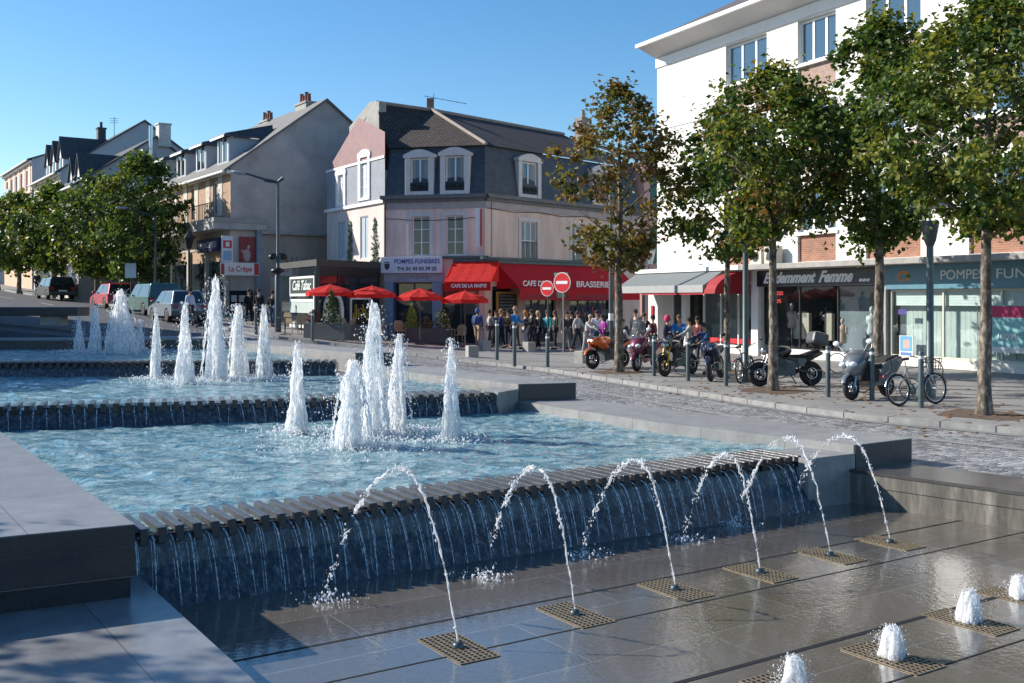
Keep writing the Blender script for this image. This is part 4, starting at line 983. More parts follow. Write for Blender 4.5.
text('lettering', 'POMPES FUNEBRES', .3, F2 @ Matrix.Translation((1.76, -.346, 4.05)), paint((.06, .06, .25), .5), SG, 2.3, 0, .004, .004)
text('lettering', 'Tel. 01 43 03 39 25', .24, F2 @ Matrix.Translation((1.76, -.346, 3.7)), paint((.03, .03, .05), .5), SG, 2.0, 0, .004, .008)
mb = MB(F2); pts = []
for k in range(13): a = math.pi * k / 12; pts.append((.24 + .17 * math.cos(a), -.344, 3.98 + .06 * math.sin(a)))
mb.extr(pts, (0, .01, 0)); mb.extr([(.1, -.344, 3.95), (.38, -.344, 3.95), (.36, -.344, 3.75), (.24, -.344, 3.63), (.12, -.344, 3.75)], (0, .01, 0)); mb.build('emblem', paint((.03, .03, .04), .5), SG)
VS = thing('wall_sign', 'narrow vertical white and red sign projecting from the café corner', 'wall sign', W(F2, L2, -.3, 5.2))
mb = MB(F2); mb.bb(L2 - .34, L2 - .12, -.5, -.38, 4.7, 6.55); mb.build('board', paint((.72, .7, .7), .5), VS); mb = MB(F2); mb.bb(L2 - .11, L2 - .02, -.49, -.39, 4.75, 6.5); mb.build('red_edge', paint((.5, .1, .08), .5), VS)
# red awnings
M['red_awning'] = None
def clothm(name, c, tr):
    m, nt, b, N, L = nodes(name); setp(b, Base_Color=(*c, 1), Roughness=.85)
    t = N('ShaderNodeBsdfTranslucent'); t.inputs['Color'].default_value = (*c, 1); mx = N('ShaderNodeMixShader'); mx.inputs[0].default_value = tr
    tc = N('ShaderNodeTexCoord'); nz = N('ShaderNodeTexNoise'); nz.inputs['Scale'].default_value = 2; L(tc.outputs['Object'], nz.inputs['Vector'])
    bp = N('ShaderNodeBump'); bp.inputs['Strength'].default_value = .3; bp.inputs['Distance'].default_value = .2; L(nz.outputs['Fac'], bp.inputs['Height']); L(bp.outputs[0], b.inputs['Normal'])
    L(b.outputs[0], mx.inputs[1]); L(t.outputs[0], mx.inputs[2]); L(mx.outputs[0], nt.nodes['Material Output'].inputs['Surface']); return m
M['red_awning'] = clothm('red_canvas', (.75, .03, .025), .45)
M['shaded_red_awning'] = clothm('shaded_red_canvas', (.58, .015, .025), .2)  # darker red carries the shade on the side street front
def awning(name, lab, Fm, x0, x1, zt, zb, out, val, m, letters, endx=None):
    t = thing(name, lab, 'awning', W(Fm, (x0 + x1) / 2, -out / 2, zb), 0, 'red café awnings')
    mb = MB(Fm); n = 12; vs = []
    for j in range(5):
        for i in range(n + 1):
            s = j / 4; vs.append((x0 + (x1 - x0) * i / n, -.02 - out * s, zt + (zb - zt) * s - .05 * math.sin(math.pi * s) - .012 * math.sin(i * 2.1)))
    mb.add(vs, [(j * (n + 1) + i, j * (n + 1) + i + 1, (j + 1) * (n + 1) + i + 1, (j + 1) * (n + 1) + i) for j in range(4) for i in range(n)], 0, True)
    for x in (x0, x1): mb.face([(x, -.02, zt), (x, -.02 - out, zb), (x, -.02, zb)])
    mb.build('canopy', m, t)
    mb = MB(Fm); mb.bb(x0, x1, -out - .035, -out - .02, zb - val, zb); mb.build('valance', m, t)
    mb = MB(Fm); mb.bb(x0, x1, -.12, -.02, zt - .02, zt + .12); mb.build('cassette', M['dark_grey_metal'], t)
    for s_, x, z, h, w_ in letters: text('lettering', s_, h, Fm @ Matrix.Translation((x, -out - .04, z)), paint((.82, .8, .78), .6), t, w_, 0, .004, .008)
    return t
awning('awning', 'bright red awning lettered CAFE DE LA MAIRIE on the short front of the café', F2, 3.5, 5.75, 4.05, 3.05, 1.5, .42, M['red_awning'], [('CAFE DE LA MAIRIE', 4.7, 2.85, .22, 1.7)])
t3 = awning('awning', 'long shaded red awning lettered CAFE DE LA MAIRIE and BRASSERIE on the side street front', F3, .8, 10.4, 4.0, 2.75, 1.5, .55, M['shaded_red_awning'], [('CAFE DE LA MAIRIE', 2.75, 2.98, .36, 3.5), ('BRASSERIE', 6.35, 2.98, .42, 2.7)])
for z, s_, x, w_ in ((2.36, 'CAFE DE LA MAIRIE', 2.75, 3.5), (2.36, 'BRASSERIE', 6.35, 2.7)): text('lettering', s_, .3, F3 @ Matrix.Translation((x, -1.545, z)), paint((.2, .03, .04), .6), t3, w_, 0, .004, .008)
mb = MB(F3); mb.bb(-.35, 11.8, -.2, -.02, 4.14, 4.26); mb.M = F2; mb.bb(2.95, L2 + .2, -.18, -.02, 4.18, 4.3); mb.build('awning_beam', M['dark_grey_metal'], CB)
mb = MB(F3); mb.bb(6.2, 9.9, -.16, -.01, .1, .8); mb.build('panel_dado', paint((.18, .16, .15), .7), CB)
mb = MB(F3); rr = random.Random(4)
for k in range(16):
    x = 6.4 + k * .21; mb.bb(x, x + .13, .09, .14, 1.35, 1.5 + rr.random() * .4, k % 4); mb.bb(x, x + .15, .09, .14, 2.15, 2.35 + .2 * rr.random(), (k + 1) % 4)
mb.build('window_display', [paint(c, .6) for c in ((.05, .08, .3), (.4, .1, .05), (.35, .32, .25), (.1, .2, .25))], CB)
# menu board
MBd = thing('menu_board', 'tall chalkboard menu in a yellow wooden frame beside the café door', 'menu board', W(F2, 4.85, -.5, 0))
mb = MB(F3); 
for (a, b, c, d) in ((.55, .65, .9, 2.6), (1.95, 2.05, .9, 2.6)): mb.bb(a, b, -.28, -.2, c, d)
mb.bb(.65, 1.95, -.28, -.2, 2.5, 2.6); mb.bb(.65, 1.95, -.28, -.2, .9, 1.0); mb.build('frame', paint((.42, .25, .05), .6), MBd)
mb = MB(F3); mb.bb(.65, 1.95, -.25, -.21, 1.0, 2.5); mb.build('slate_panel', paint((.04, .045, .04), .8), MBd)
mb = MB(F3); rr = random.Random(8)
for k in range(9):
    z = 2.38 - k * .15; xx = .78
    while xx < 1.75: l_ = rr.uniform(.06, .2); mb.bb(xx, min(xx + l_, 1.85), -.256, -.251, z, z + .035); xx += l_ + .05
mb.build('chalk_writing', paint((.4, .42, .4), .9), MBd)
# roof aerial and chimney
AN = thing('aerial', 'television aerial with a long horizontal boom on the café ridge', 'aerial', R1)
mb = MB(); p = R1 + Vector((.1, 0, 0)); mb.tube([p, p + Vector((0, 0, .9))], .02, 6); mb.build('mast', M['dark_grey_metal'], AN)
mb = MB(); mb.tube([p + Vector((-.5, -.2, .75)), p + Vector((1.7, .4, .45))], .015, 5)
for k in range(6): q = p + Vector((-.3 + .38 * k, -.1 + .1 * k, .72 - .05 * k)); mb.tube([q + Vector((0, -.25, 0)), q + Vector((0, .25, 0))], .008, 4)
mb.build('boom', M['dark_grey_metal'], AN)
mb = MB(); mb.box(R1 + Vector((-.1, .3, .35)), (.35, .35, .7)); mb.build('chimney', mat('chimney_brick', (.2, .13, .1), .8), CB)
mb = MB(); mb.box(R2 + Vector((1.2, .6, .3)), (.9, .6, 1.6), .8); mb.lathe([(.14, 0), (.11, .5)], 10, tuple(R2 + Vector((1.2, .6, 1.1)))); mb.build('chimney', mat('grey_chimney', (.3, .27, .25), .85), CB)

# ---------- pink building further down the side street with green shutters
PBo = D_ + Vector((.25, .27)); PF = frame((PBo.x, PBo.y, 0), math.atan2(9.2, 8.5))
PB = thing('townhouse', 'salmon pink house with dark green shutters between the café and the white building', 'building', (PBo.x, PBo.y, 0))
wP = [(1.2, 2.2, 4.3, 6.4), (1.2, 2.2, 7.4, 9.3), (4.2, 5.2, 4.3, 6.4), (4.2, 5.2, 7.4, 9.3)]
mb = MB(); walls(mb, PF, 9, -.3, 9.9, wP + [(.5, 2.6, 0, 2.1)], .15); mb.M = PF; mb.face([(0, 0, 0), (0, 9, 0), (0, 9, 9.9), (0, 0, 9.9)]); mb.build('wall', mat('salmon_render', (.52, .33, .30), .85, var=.12, streak=True), PB)
mb = MB(PF); mb.face([(0, -.3, 9.9), (9, -.3, 9.9), (9, 4.5, 11.6), (0, 4.5, 11.6)]); mb.build('roof', M['tile'], PB)
for (a, b, c, d) in wP:
    o = window(PB, PF, a, b, c, d, M['white_trim'], M['glass'], 2, 2, .1, .05, M['white_trim'])
    for x in (a - .55, b + .02): mb = MB(PF); mb.bb(x, x + .53, -.06, -.01, c, d); mb.build('shutter', paint((.02, .12, .11), .6), o)
window(PB, PF, .5, 2.6, 0, 2.1, paint((.05, .1, .05), .5), M['glass'], 2, 1, .1)
text('lettering', 'PHARMACIE', .62, PF @ Matrix.Translation((1.75, -.06, 2.75)), paint((.01, .16, .04), .5), PB, 4.2, 0, .02, .02)

# ---------- street terrace on the left
SDIR = math.atan2(-.83, .56)
GD = Vector((.83, .56)); SD = Vector((-.56, .83))
def house(lab, corner, L, dep, zb, ze, zp, wallm, gabm, roofm, dorm, wins, half=None):
    """row house: corner = right front corner; facade runs SD from it; ridge parallel to the street"""
    o0 = corner + SD * L; Fm = frame((o0.x, o0.y, 0), SDIR); half = half or dep / 2
    t = thing('row_house', lab, 'building', (corner.x, corner.y, zb))
    mb = MB(); walls(mb, Fm, L, zb - 1, ze, wins, .14)
    mb.build('wall', wallm, t)
    for x in (0, L): mb = MB(Fm); mb.face([(x, 0, zb - 1), (x, dep, zb - 1), (x, dep, ze), (x, half, zp), (x, 0, ze)]); mb.build('gable_wall', gabm, t)
    mb = MB(Fm); k = (zp - ze) / half; ov = .4; th = .14
    mb.extr([(-.1, -ov, ze - ov * k), (-.1, half, zp), (-.1, dep + ov, ze - (dep - half + ov) * (zp - ze) / (dep - half) + (dep - half) * (zp - ze) / (dep - half) - 0)] + [(-.1, dep + ov, ze - ov * k + th), (-.1, half, zp + th), (-.1, -ov, ze - ov * k + th)], (L + .25, 0, 0))
    mb.build('roof', roofm, t)
    mb = MB(Fm); mb.tube([(-.1, -ov - .05, ze - ov * k + .02), (L + .15, -ov - .05, ze - ov * k + .02)], .08, 8); mb.bb(-.05, L + .05, -.25, -.003, ze - .35, ze - .15); mb.build('gutter', M['white_trim'], t)
    for (a, b, c, d) in wins: window(t, Fm, a, b, c, d, M['white_trim'], M['glass'], 2, 1, .1, .06)
    return t, Fm, k, half
def flat_dormer(t, Fm, x0, x1, z0, z1, y0, k, ze, cheek, roofm):
    mb = MB(Fm); yb = (z1 - ze) / k + .1
    mb.extr([(x0, y0, z0), (x0, y0, z1), (x0, yb, z1)], (.1, 0, 0)); mb.extr([(x1 - .1, y0, z0), (x1 - .1, y0, z1), (x1 - .1, yb, z1)], (.1, 0, 0)); mb.bb(x0 + .1, x1 - .1, y0, y0 + .12, z0 - .3, z0 + .12)
    o = mb.build('dormer', cheek, t)
    mb = MB(Fm); mb.extr([(x0 - .25, y0 - .35, z1), (x1 + .25, y0 - .35, z1), ((x1 + x0) / 2 + .3, yb + .6, z1 + .85), ((x1 + x0) / 2 - .3, yb + .6, z1 + .85)], (0, .05, .16)); mb.extr([(x1 + .25, y0 - .35, z1), (x1 + .25, yb + .4, z1 + .02), ((x1 + x0) / 2 + .3, yb + .6, z1 + .85)], (0, .02, .1)); mb.build('dormer_roof', roofm, o)
    mb = MB(Fm); mb.bb(x0 - .22, x1 + .22, y0 - .37, y0 - .32, z1 - .04, z1 + .07); mb.build('fascia', M['white_trim'], o)
    mb = MB(Fm); mb.bb(x0 + .12, x0 + .22, y0 - .02, y0 + .05, z0 + .12, z1 - .02); mb.bb(x1 - .22, x1 - .12, y0 - .02, y0 + .05, z0 + .12, z1 - .02); mb.bb((x0 + x1) / 2 - .05, (x0 + x1) / 2 + .05, y0 - .02, y0 + .05, z0 + .12, z1 - .02); mb.build('window', M['white_trim'], o)
    mb = MB(Fm); mb.bb(x0 + .12, x1 - .12, y0 + .02, y0 + .04, z0 + .12, z1 - .02); mb.build('pane', M['glass'], o)
def gable_dormer(t, Fm, xc, w, z0, z1, zp, y0, k, ze, cheek, roofm):
    mb = MB(Fm); yb = min((zp - ze) / k, 6.5)
    pts = [(xc - w / 2, y0, z0), (xc + w / 2, y0, z0), (xc + w / 2, y0, z1), (xc, y0, zp), (xc - w / 2, y0, z1)]; mb.extr(pts, (0, yb * .8, 0)); o = mb.build('dormer', cheek, t)
    mb = MB(Fm)
    for s in (-1, 1): mb.extr([(xc + s * (w / 2 + .15), y0 - .15, z1 - .3), (xc, y0 - .15, zp + .12), (xc, yb + .2, zp + .12), (xc + s * (w / 2 + .15), yb + .0, z1 - .3)], (0, 0, .12))
    mb.build('dormer_roof', roofm, o)
    mb = MB(Fm); mb.bb(xc - w * .25, xc + w * .25, y0 - .04, y0 - .01, z0 + .3, z1 - .15); mb.build('window', M['glass'], o)
M['blue_grey'] = mat('pale_grey_render', (.40, .43, .47), .85, var=.06, streak=True)
M['grey_gable'] = mat('weathered_grey_render', (.46, .41, .38), .9, var=.24, scale=.7, bump=.1)
M['slate_dark'] = mat('dark_slates', (.05, .055, .06), .6, var=.3, scale=5, bump=.2)
M['roofgrey'] = mat('fibre_cement_roof', (.17, .165, .16), .85, var=.2, scale=3, bump=.2)
K1 = Vector((-15.0, 56.0))
wins = []
for k in range(4): x = 15.2 - k * 3.9; wins += [(x - 1.1, x - .15, 6.9, 8.75)]
wins2 = wins + [(x0 - 1.85, x0 - 1.3, 6.9, 8.6) for x0 in ()]
M['tanbrick'] = upbrick(brickmat('tan_brick', (.42, .27, .17), (.34, .21, .13), (.36, .3, .25), .24, .08, .007, 0, 0, var=.2), SDIR)
h1, H1F, k1, hf1 = house('grey gabled building with three dormers and shops under a long balcony', K1, 17, 11, .8, 9.3, 13.4, M['tanbrick'], M['grey_gable'], M['roofgrey'], None, wins2)
for x in (14.5, 10.6, 6.7, 2.8): flat_dormer(h1, H1F, x - 1.0, x + .9, 9.75, 11.15, .45, k1, 9.3, M['blue_grey'], M['slate_dark'])
mb = MB(H1F)
for k in range(8): mb.bb(.3 + k * 2.1, 1.0 + k * 2.1, -.03, -.002, 6.8, 9.0)
mb.build('render_panel', mat('pale_panel', (.55, .5, .44), .8), h1)
mb = MB(H1F); mb.bb(-.2, 17.35, -1.0, 1.9, 5.95, 6.3); mb.build('balcony_slab', mat('stained_concrete', (.42, .40, .38), .85, var=.25, scale=1.2, streak=True), h1, bevel=.02)
mb = MB(H1F); mb.bb(-.2, 17.35, -1.03, -.95, 6.3, 6.55); mb.bb(17.3, 17.38, -1.0, 1.9, 6.3, 6.55); mb.build('balcony_kerb', M['concrete'], h1)
mb = MB(H1F)
for k in range(60): x = .2 + k * .28; mb.bb(x - .012, x + .012, -.98, -.955, 6.55, 7.35)
mb.bb(0, 17.2, -.985, -.95, 7.35, 7.39); mb.build('balcony_rail', M['black_metal'], h1)
mb = MB(H1F); mb.bb(16.9, 17.3, 1.35, 1.75, .6, 5.95); mb.build('column', mat('blue_grey_column', (.24, .28, .33), .6), h1, bevel=.02)
mb = MB(H1F); mb.bb(0, 17.0, -.04, -.004, 5.0, 5.95); mb.build('shop_fascia', mat('tan_render', (.40, .34, .29), .85, var=.12), h1)
mb = MB(H1F)
for k in range(6): mb.bb(k * 3.3, k * 3.3 + .3, -.2, -.003, .5, 5.0)
mb.build('pier', mat('pier_stone', (.45, .42, .37), .8), h1)
for k in range(5):
    x0 = k * 3.3 + .3
    mb = MB(H1F); mb.bb(x0, x0 + 3.0, -.03, -.004, 1.0, 4.3); o = mb.build('shop_window', M['glass'], h1)
    mb = MB(H1F)
    for j in range(7): xx = x0 + .3 + .38 * j; zz = 1.4 + .9 * rnd.random(); mb.bb(xx, xx + .25, -.045, -.031, zz, zz + rnd.uniform(.3, .9), j % 4)
    mb.build('window_display', [paint(c, .6) for c in ((.35, .08, .1), (.1, .2, .3), (.35, .35, .3), (.08, .2, .1))], o)
GF = frame((K1.x, K1.y, 0), math.atan2(.56, .83))
mb = MB(GF); mb.bb(1.5, 11, -.25, -.003, .4, 5.75); mb.build('lower_wall', mat('tan_side_render', (.36, .30, .255), .9, var=.2, scale=1.2, streak=True), h1)
mb = MB(GF); mb.bb(1.5, 11, -.5, .0, 5.76, 5.9); mb.build('string_course', M['concrete'], h1)
mb = MB(GF); mb.bb(2.1, 11, -.30, -.252, .4, 3.4); mb.build('cream_base', mat('cream_base', (.52, .45, .36), .85), h1)
mb = MB(GF); mb.bb(3.1, 4.1, -.34, -.302, .6, 3.0); mb.build('red_door', paint((.25, .03, .03), .5), h1)
mb = MB(GF); rr = random.Random(3)
for k, (x, ln) in enumerate(((2.3, .5), (2.9, .45), (3.5, .55), (4.2, .4))):
    pth = [(x + ln * t / 8 + .05 * math.sin(k + t), -.258, 4.3 + .28 * math.sin(t * 1.7 + k * 2)) for t in range(9)]; mb.tube(pth, .04, 5, flat=.2)
mb.build('graffiti', paint((.20, .27, .26), .8), h1)
# shop signs on the grey building
def board(x0, x1, z0, z1, y, c, lab, txt=None, tc=(.8, .8, .8), th=.3, name='shop_sign', Fm=None):
    Fm = Fm or H1F
    t = thing(name, lab, 'shop sign', W(Fm, (x0 + x1) / 2, y, z0)); mb = MB(Fm); mb.bb(x0, x1, y, y + .08, z0, z1); mb.build('board', paint(c, .5), t)
    if txt: text('lettering', txt, th, Fm @ Matrix.Translation(((x0 + x1) / 2, y - .006, (z0 + z1) / 2)), paint(tc, .5), t, (x1 - x0) * (.85 if th != .42 else .6), 0, .004, .006)
    return t
board(12.2, 15.8, 4.85, 5.6, -.3, (.02, .03, .1), 'dark blue shop sign with pale letters below the balcony', 'FRANCE-JEU', (.6, .65, .75), .45)
t = board(-.8, 1.3, 3.5, 4.17, -.75, (.72, .70, .68), 'white shop sign with red script near the pavement corner', 'La Crêpe', (.6, .03, .04), .42, Fm=GF)
mb = MB(GF); mb.bb(-.78, -.6, -.76, -.751, 3.55, 4.12); mb.bb(1.02, 1.27, -.76, -.751, 3.53, 4.15); mb.build('red_end_mark', paint((.5, .03, .04), .5), t)
t = board(-.6, .0, 4.2, 5.6, -.35, (.62, .66, .72), 'tall white sign with red and blue squares under the balcony', Fm=GF); mb = MB(GF); mb.bb(-.53, -.07, -.36, -.351, 4.95, 5.35, 0); mb.bb(-.53, -.07, -.36, -.351, 4.3, 4.8, 1); mb.bb(-.4, -.2, -.365, -.361, 5.03, 5.27, 2); mb.build('coloured_square', [paint((.55, .03, .05), .5), paint((.25, .4, .6), .5), paint((.75, .75, .75), .5)], t)
PT = thing('poster', 'dark red poster with a pale figure behind the corner column', 'poster', W(GF, 1, -.3, 3.4)); mb = MB(GF); mb.bb(.45, 1.3, -.12, -.06, 4.25, 5.6); mb.build('sheet', paint((.22, .02, .03), .5), PT); mb = MB(GF); mb.ell((.85, -.121, 4.6), (.22, .004, .34)); mb.ell((.95, -.121, 5.05), (.09, .004, .12)); mb.box((.7, -.121, 4.75), (.4, .004, .1), rot=Euler((0, R(35), 0))); mb.build('printed_figure', paint((.4, .32, .32), .6), PT)
mb = MB(GF); mb.bb(-.1, 1.3, -.08, -.02, .8, 2.7); o = mb.build('shop_door', M['glass'], h1); mb = MB(GF)
for i in range(3):
    for j in range(3): mb.bb(.0 + i * .42, .3 + i * .42, -.1, -.081, 1.1 + j * .5, 1.45 + j * .5)
mb.build('door_notices', paint((.55, .5, .45), .6), o)
# chimneys on the ridge of the grey building
def chim(t, p, w, d, h, pots, m, pm):
    mb = MB(); mb.box(p + Vector((0, 0, h / 2)), (w, d, h), math.atan2(SD.y, SD.x)); mb.box(p + Vector((0, 0, h + .04)), (w + .12, d + .12, .1), math.atan2(SD.y, SD.x)); o = mb.build('chimney', m, t)
    mb = MB()
    for k in range(pots): q = p + Vector((SD.x, SD.y, 0)) * (k - (pots - 1) / 2) * .36; mb.lathe([(.13, h + .09), (.1, h + .5 + .15 * (k % 2)), (.14, h + .55 + .15 * (k % 2))], 8, tuple(q))
    if pots: mb.build('chimney_pot', pm, o)
r1 = K1 + GD * 5.5
POT = mat('terracotta', (.22, .08, .06), .8)
chim(h1, Vector((r1.x + SD.x * 3.0, r1.y + SD.y * 3.0, 13.1)), 1.6, .6, .55, 4, M['concrete'], POT)
chim(h1, Vector((r1.x + SD.x * 9.0, r1.y + SD.y * 9.0, 13.1)), 1.5, .6, .35, 4, M['concrete'], POT)
K2 = Vector((-28.5, 69)); z2 = g(-28.5, 69)
h2, H2F, k2, hf2 = house('pale house with a tall square chimney on its gable and two steep white dormers', K2, 10.5, 10, z2, 9.9, 13.3, M['creamwall'], M['blue_grey'], M['slate_dark'], None, [(x, x + 1, 6.2, 8.2) for x in (1.2, 3.6, 6.2, 8.6)])
for x in (9.3, 7.0): gable_dormer(h2, H2F, x, 1.4, 9.5, 10.6, 11.8, .3, k2, 9.9, M['white_trim'], M['slate_dark'])
r2 = K2 + GD * 5
chim(h2, Vector((r2.x + GD.x * .5, r2.y + GD.y * .5, 12.7)), .8, .8, 1.5, 0, mat('pale_chimney', (.5, .49, .47), .8), POT)
mb = MB(); q = Vector((r2.x - .1, r2.y - .7, 0)); mb.tube([q + Vector((0, 0, 11)), q + Vector((0, 0, 14))], .14, 10); mb.build('flue_pipe', M['chrome'], h2)
K3 = Vector((-34.4, 80)); z3 = g(-34.4, 80)
h3, H3F, k3, hf3 = house('tall cream building with three steep gabled dormers and a long dark roof', K3, 11, 12.5, z3, 12.1, 16.4, mat('cream_front', (.66, .58, .47), .8, var=.08), M['blue_grey'], M['slate_dark'], None, [(x, x + 1, z, z + 1.8) for x in (1.2, 3.9, 6.6, 9.2) for z in (6.0, 9.4)])
for x in (9.9, 7.2, 4.6): gable_dormer(h3, H3F, x, 1.5, 11.9, 13.3, 14.6, .25, k3, 12.1, M['white_trim'], M['slate_dark'])
r3 = K3 + GD * 3.4
chim(h3, Vector((r3.x + SD.x * 2.0, r3.y + SD.y * 2.0, 14.4)), .6, .6, 1.4, 1, M['slate_dark'], M['slate_dark'])
AN = thing('aerial', 'small television aerial on the roof of the cream building', 'aerial', (K3.x + 3, K3.y + 5, 15)); mb = MB(); p = Vector((K3.x + 2.2, K3.y + 5, 14.8)); mb.tube([p, p + Vector((0, 0, 2.2))], .025, 5); mb.build('mast', M['dark_grey_metal'], AN); mb = MB()
for k in range(3): mb.tube([p + Vector((-.35, 0, 1.75 + .17 * k)), p + Vector((.35, 0, 1.75 + .17 * k))], .015, 4)
mb.build('boom', M['dark_grey_metal'], AN)
K4 = Vector((-43.2, 94.5)); z4 = g(-43, 95)
h4, H4F, k4, hf4 = house('tall orange and cream apartment house near the left edge', K4, 15.6, 12, z4, 14.9, 17.2, mat('orange_render', (.62, .40, .27), .85, var=.1), M['blue_grey'], M['slate_dark'], None, [(x, x + 1.1, z, z + 1.9) for x in (1.2, 4.0, 6.8, 9.6, 12.6) for z in (6.4, 9.4, 12.2)])
mb = MB(H4F)
for k in range(5): mb.bb(2.5 + k * 2.8, 3.7 + k * 2.8, -.04, -.003, 5, 14.6)
mb.bb(0, 15.6, -.05, -.0031, 11.5, 11.9); mb.build('cream_panel', M['creamwall'], h4)
mb = MB(H4F); mb.bb(6.4, 9.0, -.9, -.05, 11.7, 11.85); mb.bb(6.4, 9.0, -.92, -.88, 11.85, 12.8); mb.build('balcony', paint((.35, .45, .45), .5), h4)
K5 = Vector((-55, 111)); z5 = g(-55, 111)
house('low dark roofed house at the far left end of the street', K5, 26, 12, z5, 11.8, 14.2, M['creamwall'], M['blue_grey'], M['slate_dark'], None, [(x, x + 1.2, 8.5, 10.5) for x in (14, 17, 20, 23)])

# ---------- building off to the left whose shadow falls over the upper basin
SB = thing('corner_block', 'plain rendered block standing left of the upper basin, outside the photograph', 'building', (-28, 34, 0))
SF = frame((-23.2, 24.5, 0), R(97)) 
mb = MB(); mb.bb(-38, -23.2, 24.5, 44, -.5, 8.6); mb.build('wall', M['creamwall'], SB)
mb = MB(); mb.extr([(-38.4, 24.1, 8.6), (-22.8, 24.1, 8.6), (-30.6, 24.1, 11.2)], (0, 20.3, 0)); mb.build('roof', M['slate_dark'], SB)
for k in range(4):
    for z in (2.0, 5.4):
        mb = MB(); mb.bb(-23.24, -23.16, 26.5 + k * 4.4, 27.8 + k * 4.4, z, z + 1.9); mb.build('window', M['glass'], SB)
# ------------------------------------------------------------------ trees
def leafmat(name, c, tr=.42, rough=.45):
    m, nt, b, N, L = nodes(name)
    oi = N('ShaderNodeTexCoord'); nz = N('ShaderNodeTexNoise'); nz.inputs['Scale'].default_value = 5; L(oi.outputs['Object'], nz.inputs['Vector'])
    cr = N('ShaderNodeValToRGB'); cr.color_ramp.elements[0].position = .35; cr.color_ramp.elements[1].position = .65
    cr.color_ramp.elements[0].color = (*[x * .7 for x in c], 1); cr.color_ramp.elements[1].color = (*[x * 1.3 for x in c], 1)
    L(nz.outputs['Fac'], cr.inputs[0]); L(cr.outputs[0], b.inputs['Base Color']); setp(b, Roughness=rough, Specular_IOR_Level=.35)
    t = N('ShaderNodeBsdfTranslucent'); mx = N('ShaderNodeMixShader'); mx.inputs[0].default_value = tr
    sm = N('ShaderNodeVectorMath'); sm.operation = 'MULTIPLY'; sm.inputs[1].default_value = (1.2, 1.15, .55); L(cr.outputs[0], sm.inputs[0]); L(sm.outputs[0], t.inputs['Color'])
    L(b.outputs[0], mx.inputs[1]); L(t.outputs[0], mx.inputs[2]); L(mx.outputs[0], nt.nodes['Material Output'].inputs['Surface'])
    return m
LG = [leafmat('leaf_dark_green', (.05, .092, .024)), leafmat('leaf_green', (.09, .145, .03)), leafmat('leaf_yellow_green', (.20, .21, .04)), leafmat('leaf_rust', (.17, .10, .03))]
LB = [leafmat('leaf_olive', (.13, .12, .032)), leafmat('leaf_brown', (.165, .10, .035)), leafmat('leaf_ochre', (.21, .15, .04)), leafmat('leaf_dull_green', (.085, .105, .03))]
def barkmat():
    m, nt, b, N, L = nodes('plane_bark')
    tc = N('ShaderNodeTexCoord'); mp = N('ShaderNodeMapping'); mp.inputs['Scale'].default_value = (1, 1, .45); L(tc.outputs['Object'], mp.inputs[0])
    nz = N('ShaderNodeTexNoise'); nz.inputs['Scale'].default_value = 9; nz.inputs['Detail'].default_value = 7; nz.inputs['Roughness'].default_value = .7; L(mp.outputs[0], nz.inputs['Vector'])
    cr = N('ShaderNodeValToRGB'); e = cr.color_ramp.elements; e[0].position = .36; e[0].color = (.035, .028, .022, 1); e[1].position = .6; e[1].color = (.30, .255, .20, 1); x = e.new(.5); x.color = (.12, .095, .075, 1)
    L(nz.outputs['Fac'], cr.inputs[0]); L(cr.outputs[0], b.inputs['Base Color'])
    bp = N('ShaderNodeBump'); bp.inputs['Strength'].default_value = .5; bp.inputs['Distance'].default_value = .02; L(nz.outputs['Fac'], bp.inputs['Height']); L(bp.outputs[0], b.inputs['Normal']); setp(b, Roughness=.85)
    return m
M['bark'] = barkmat()
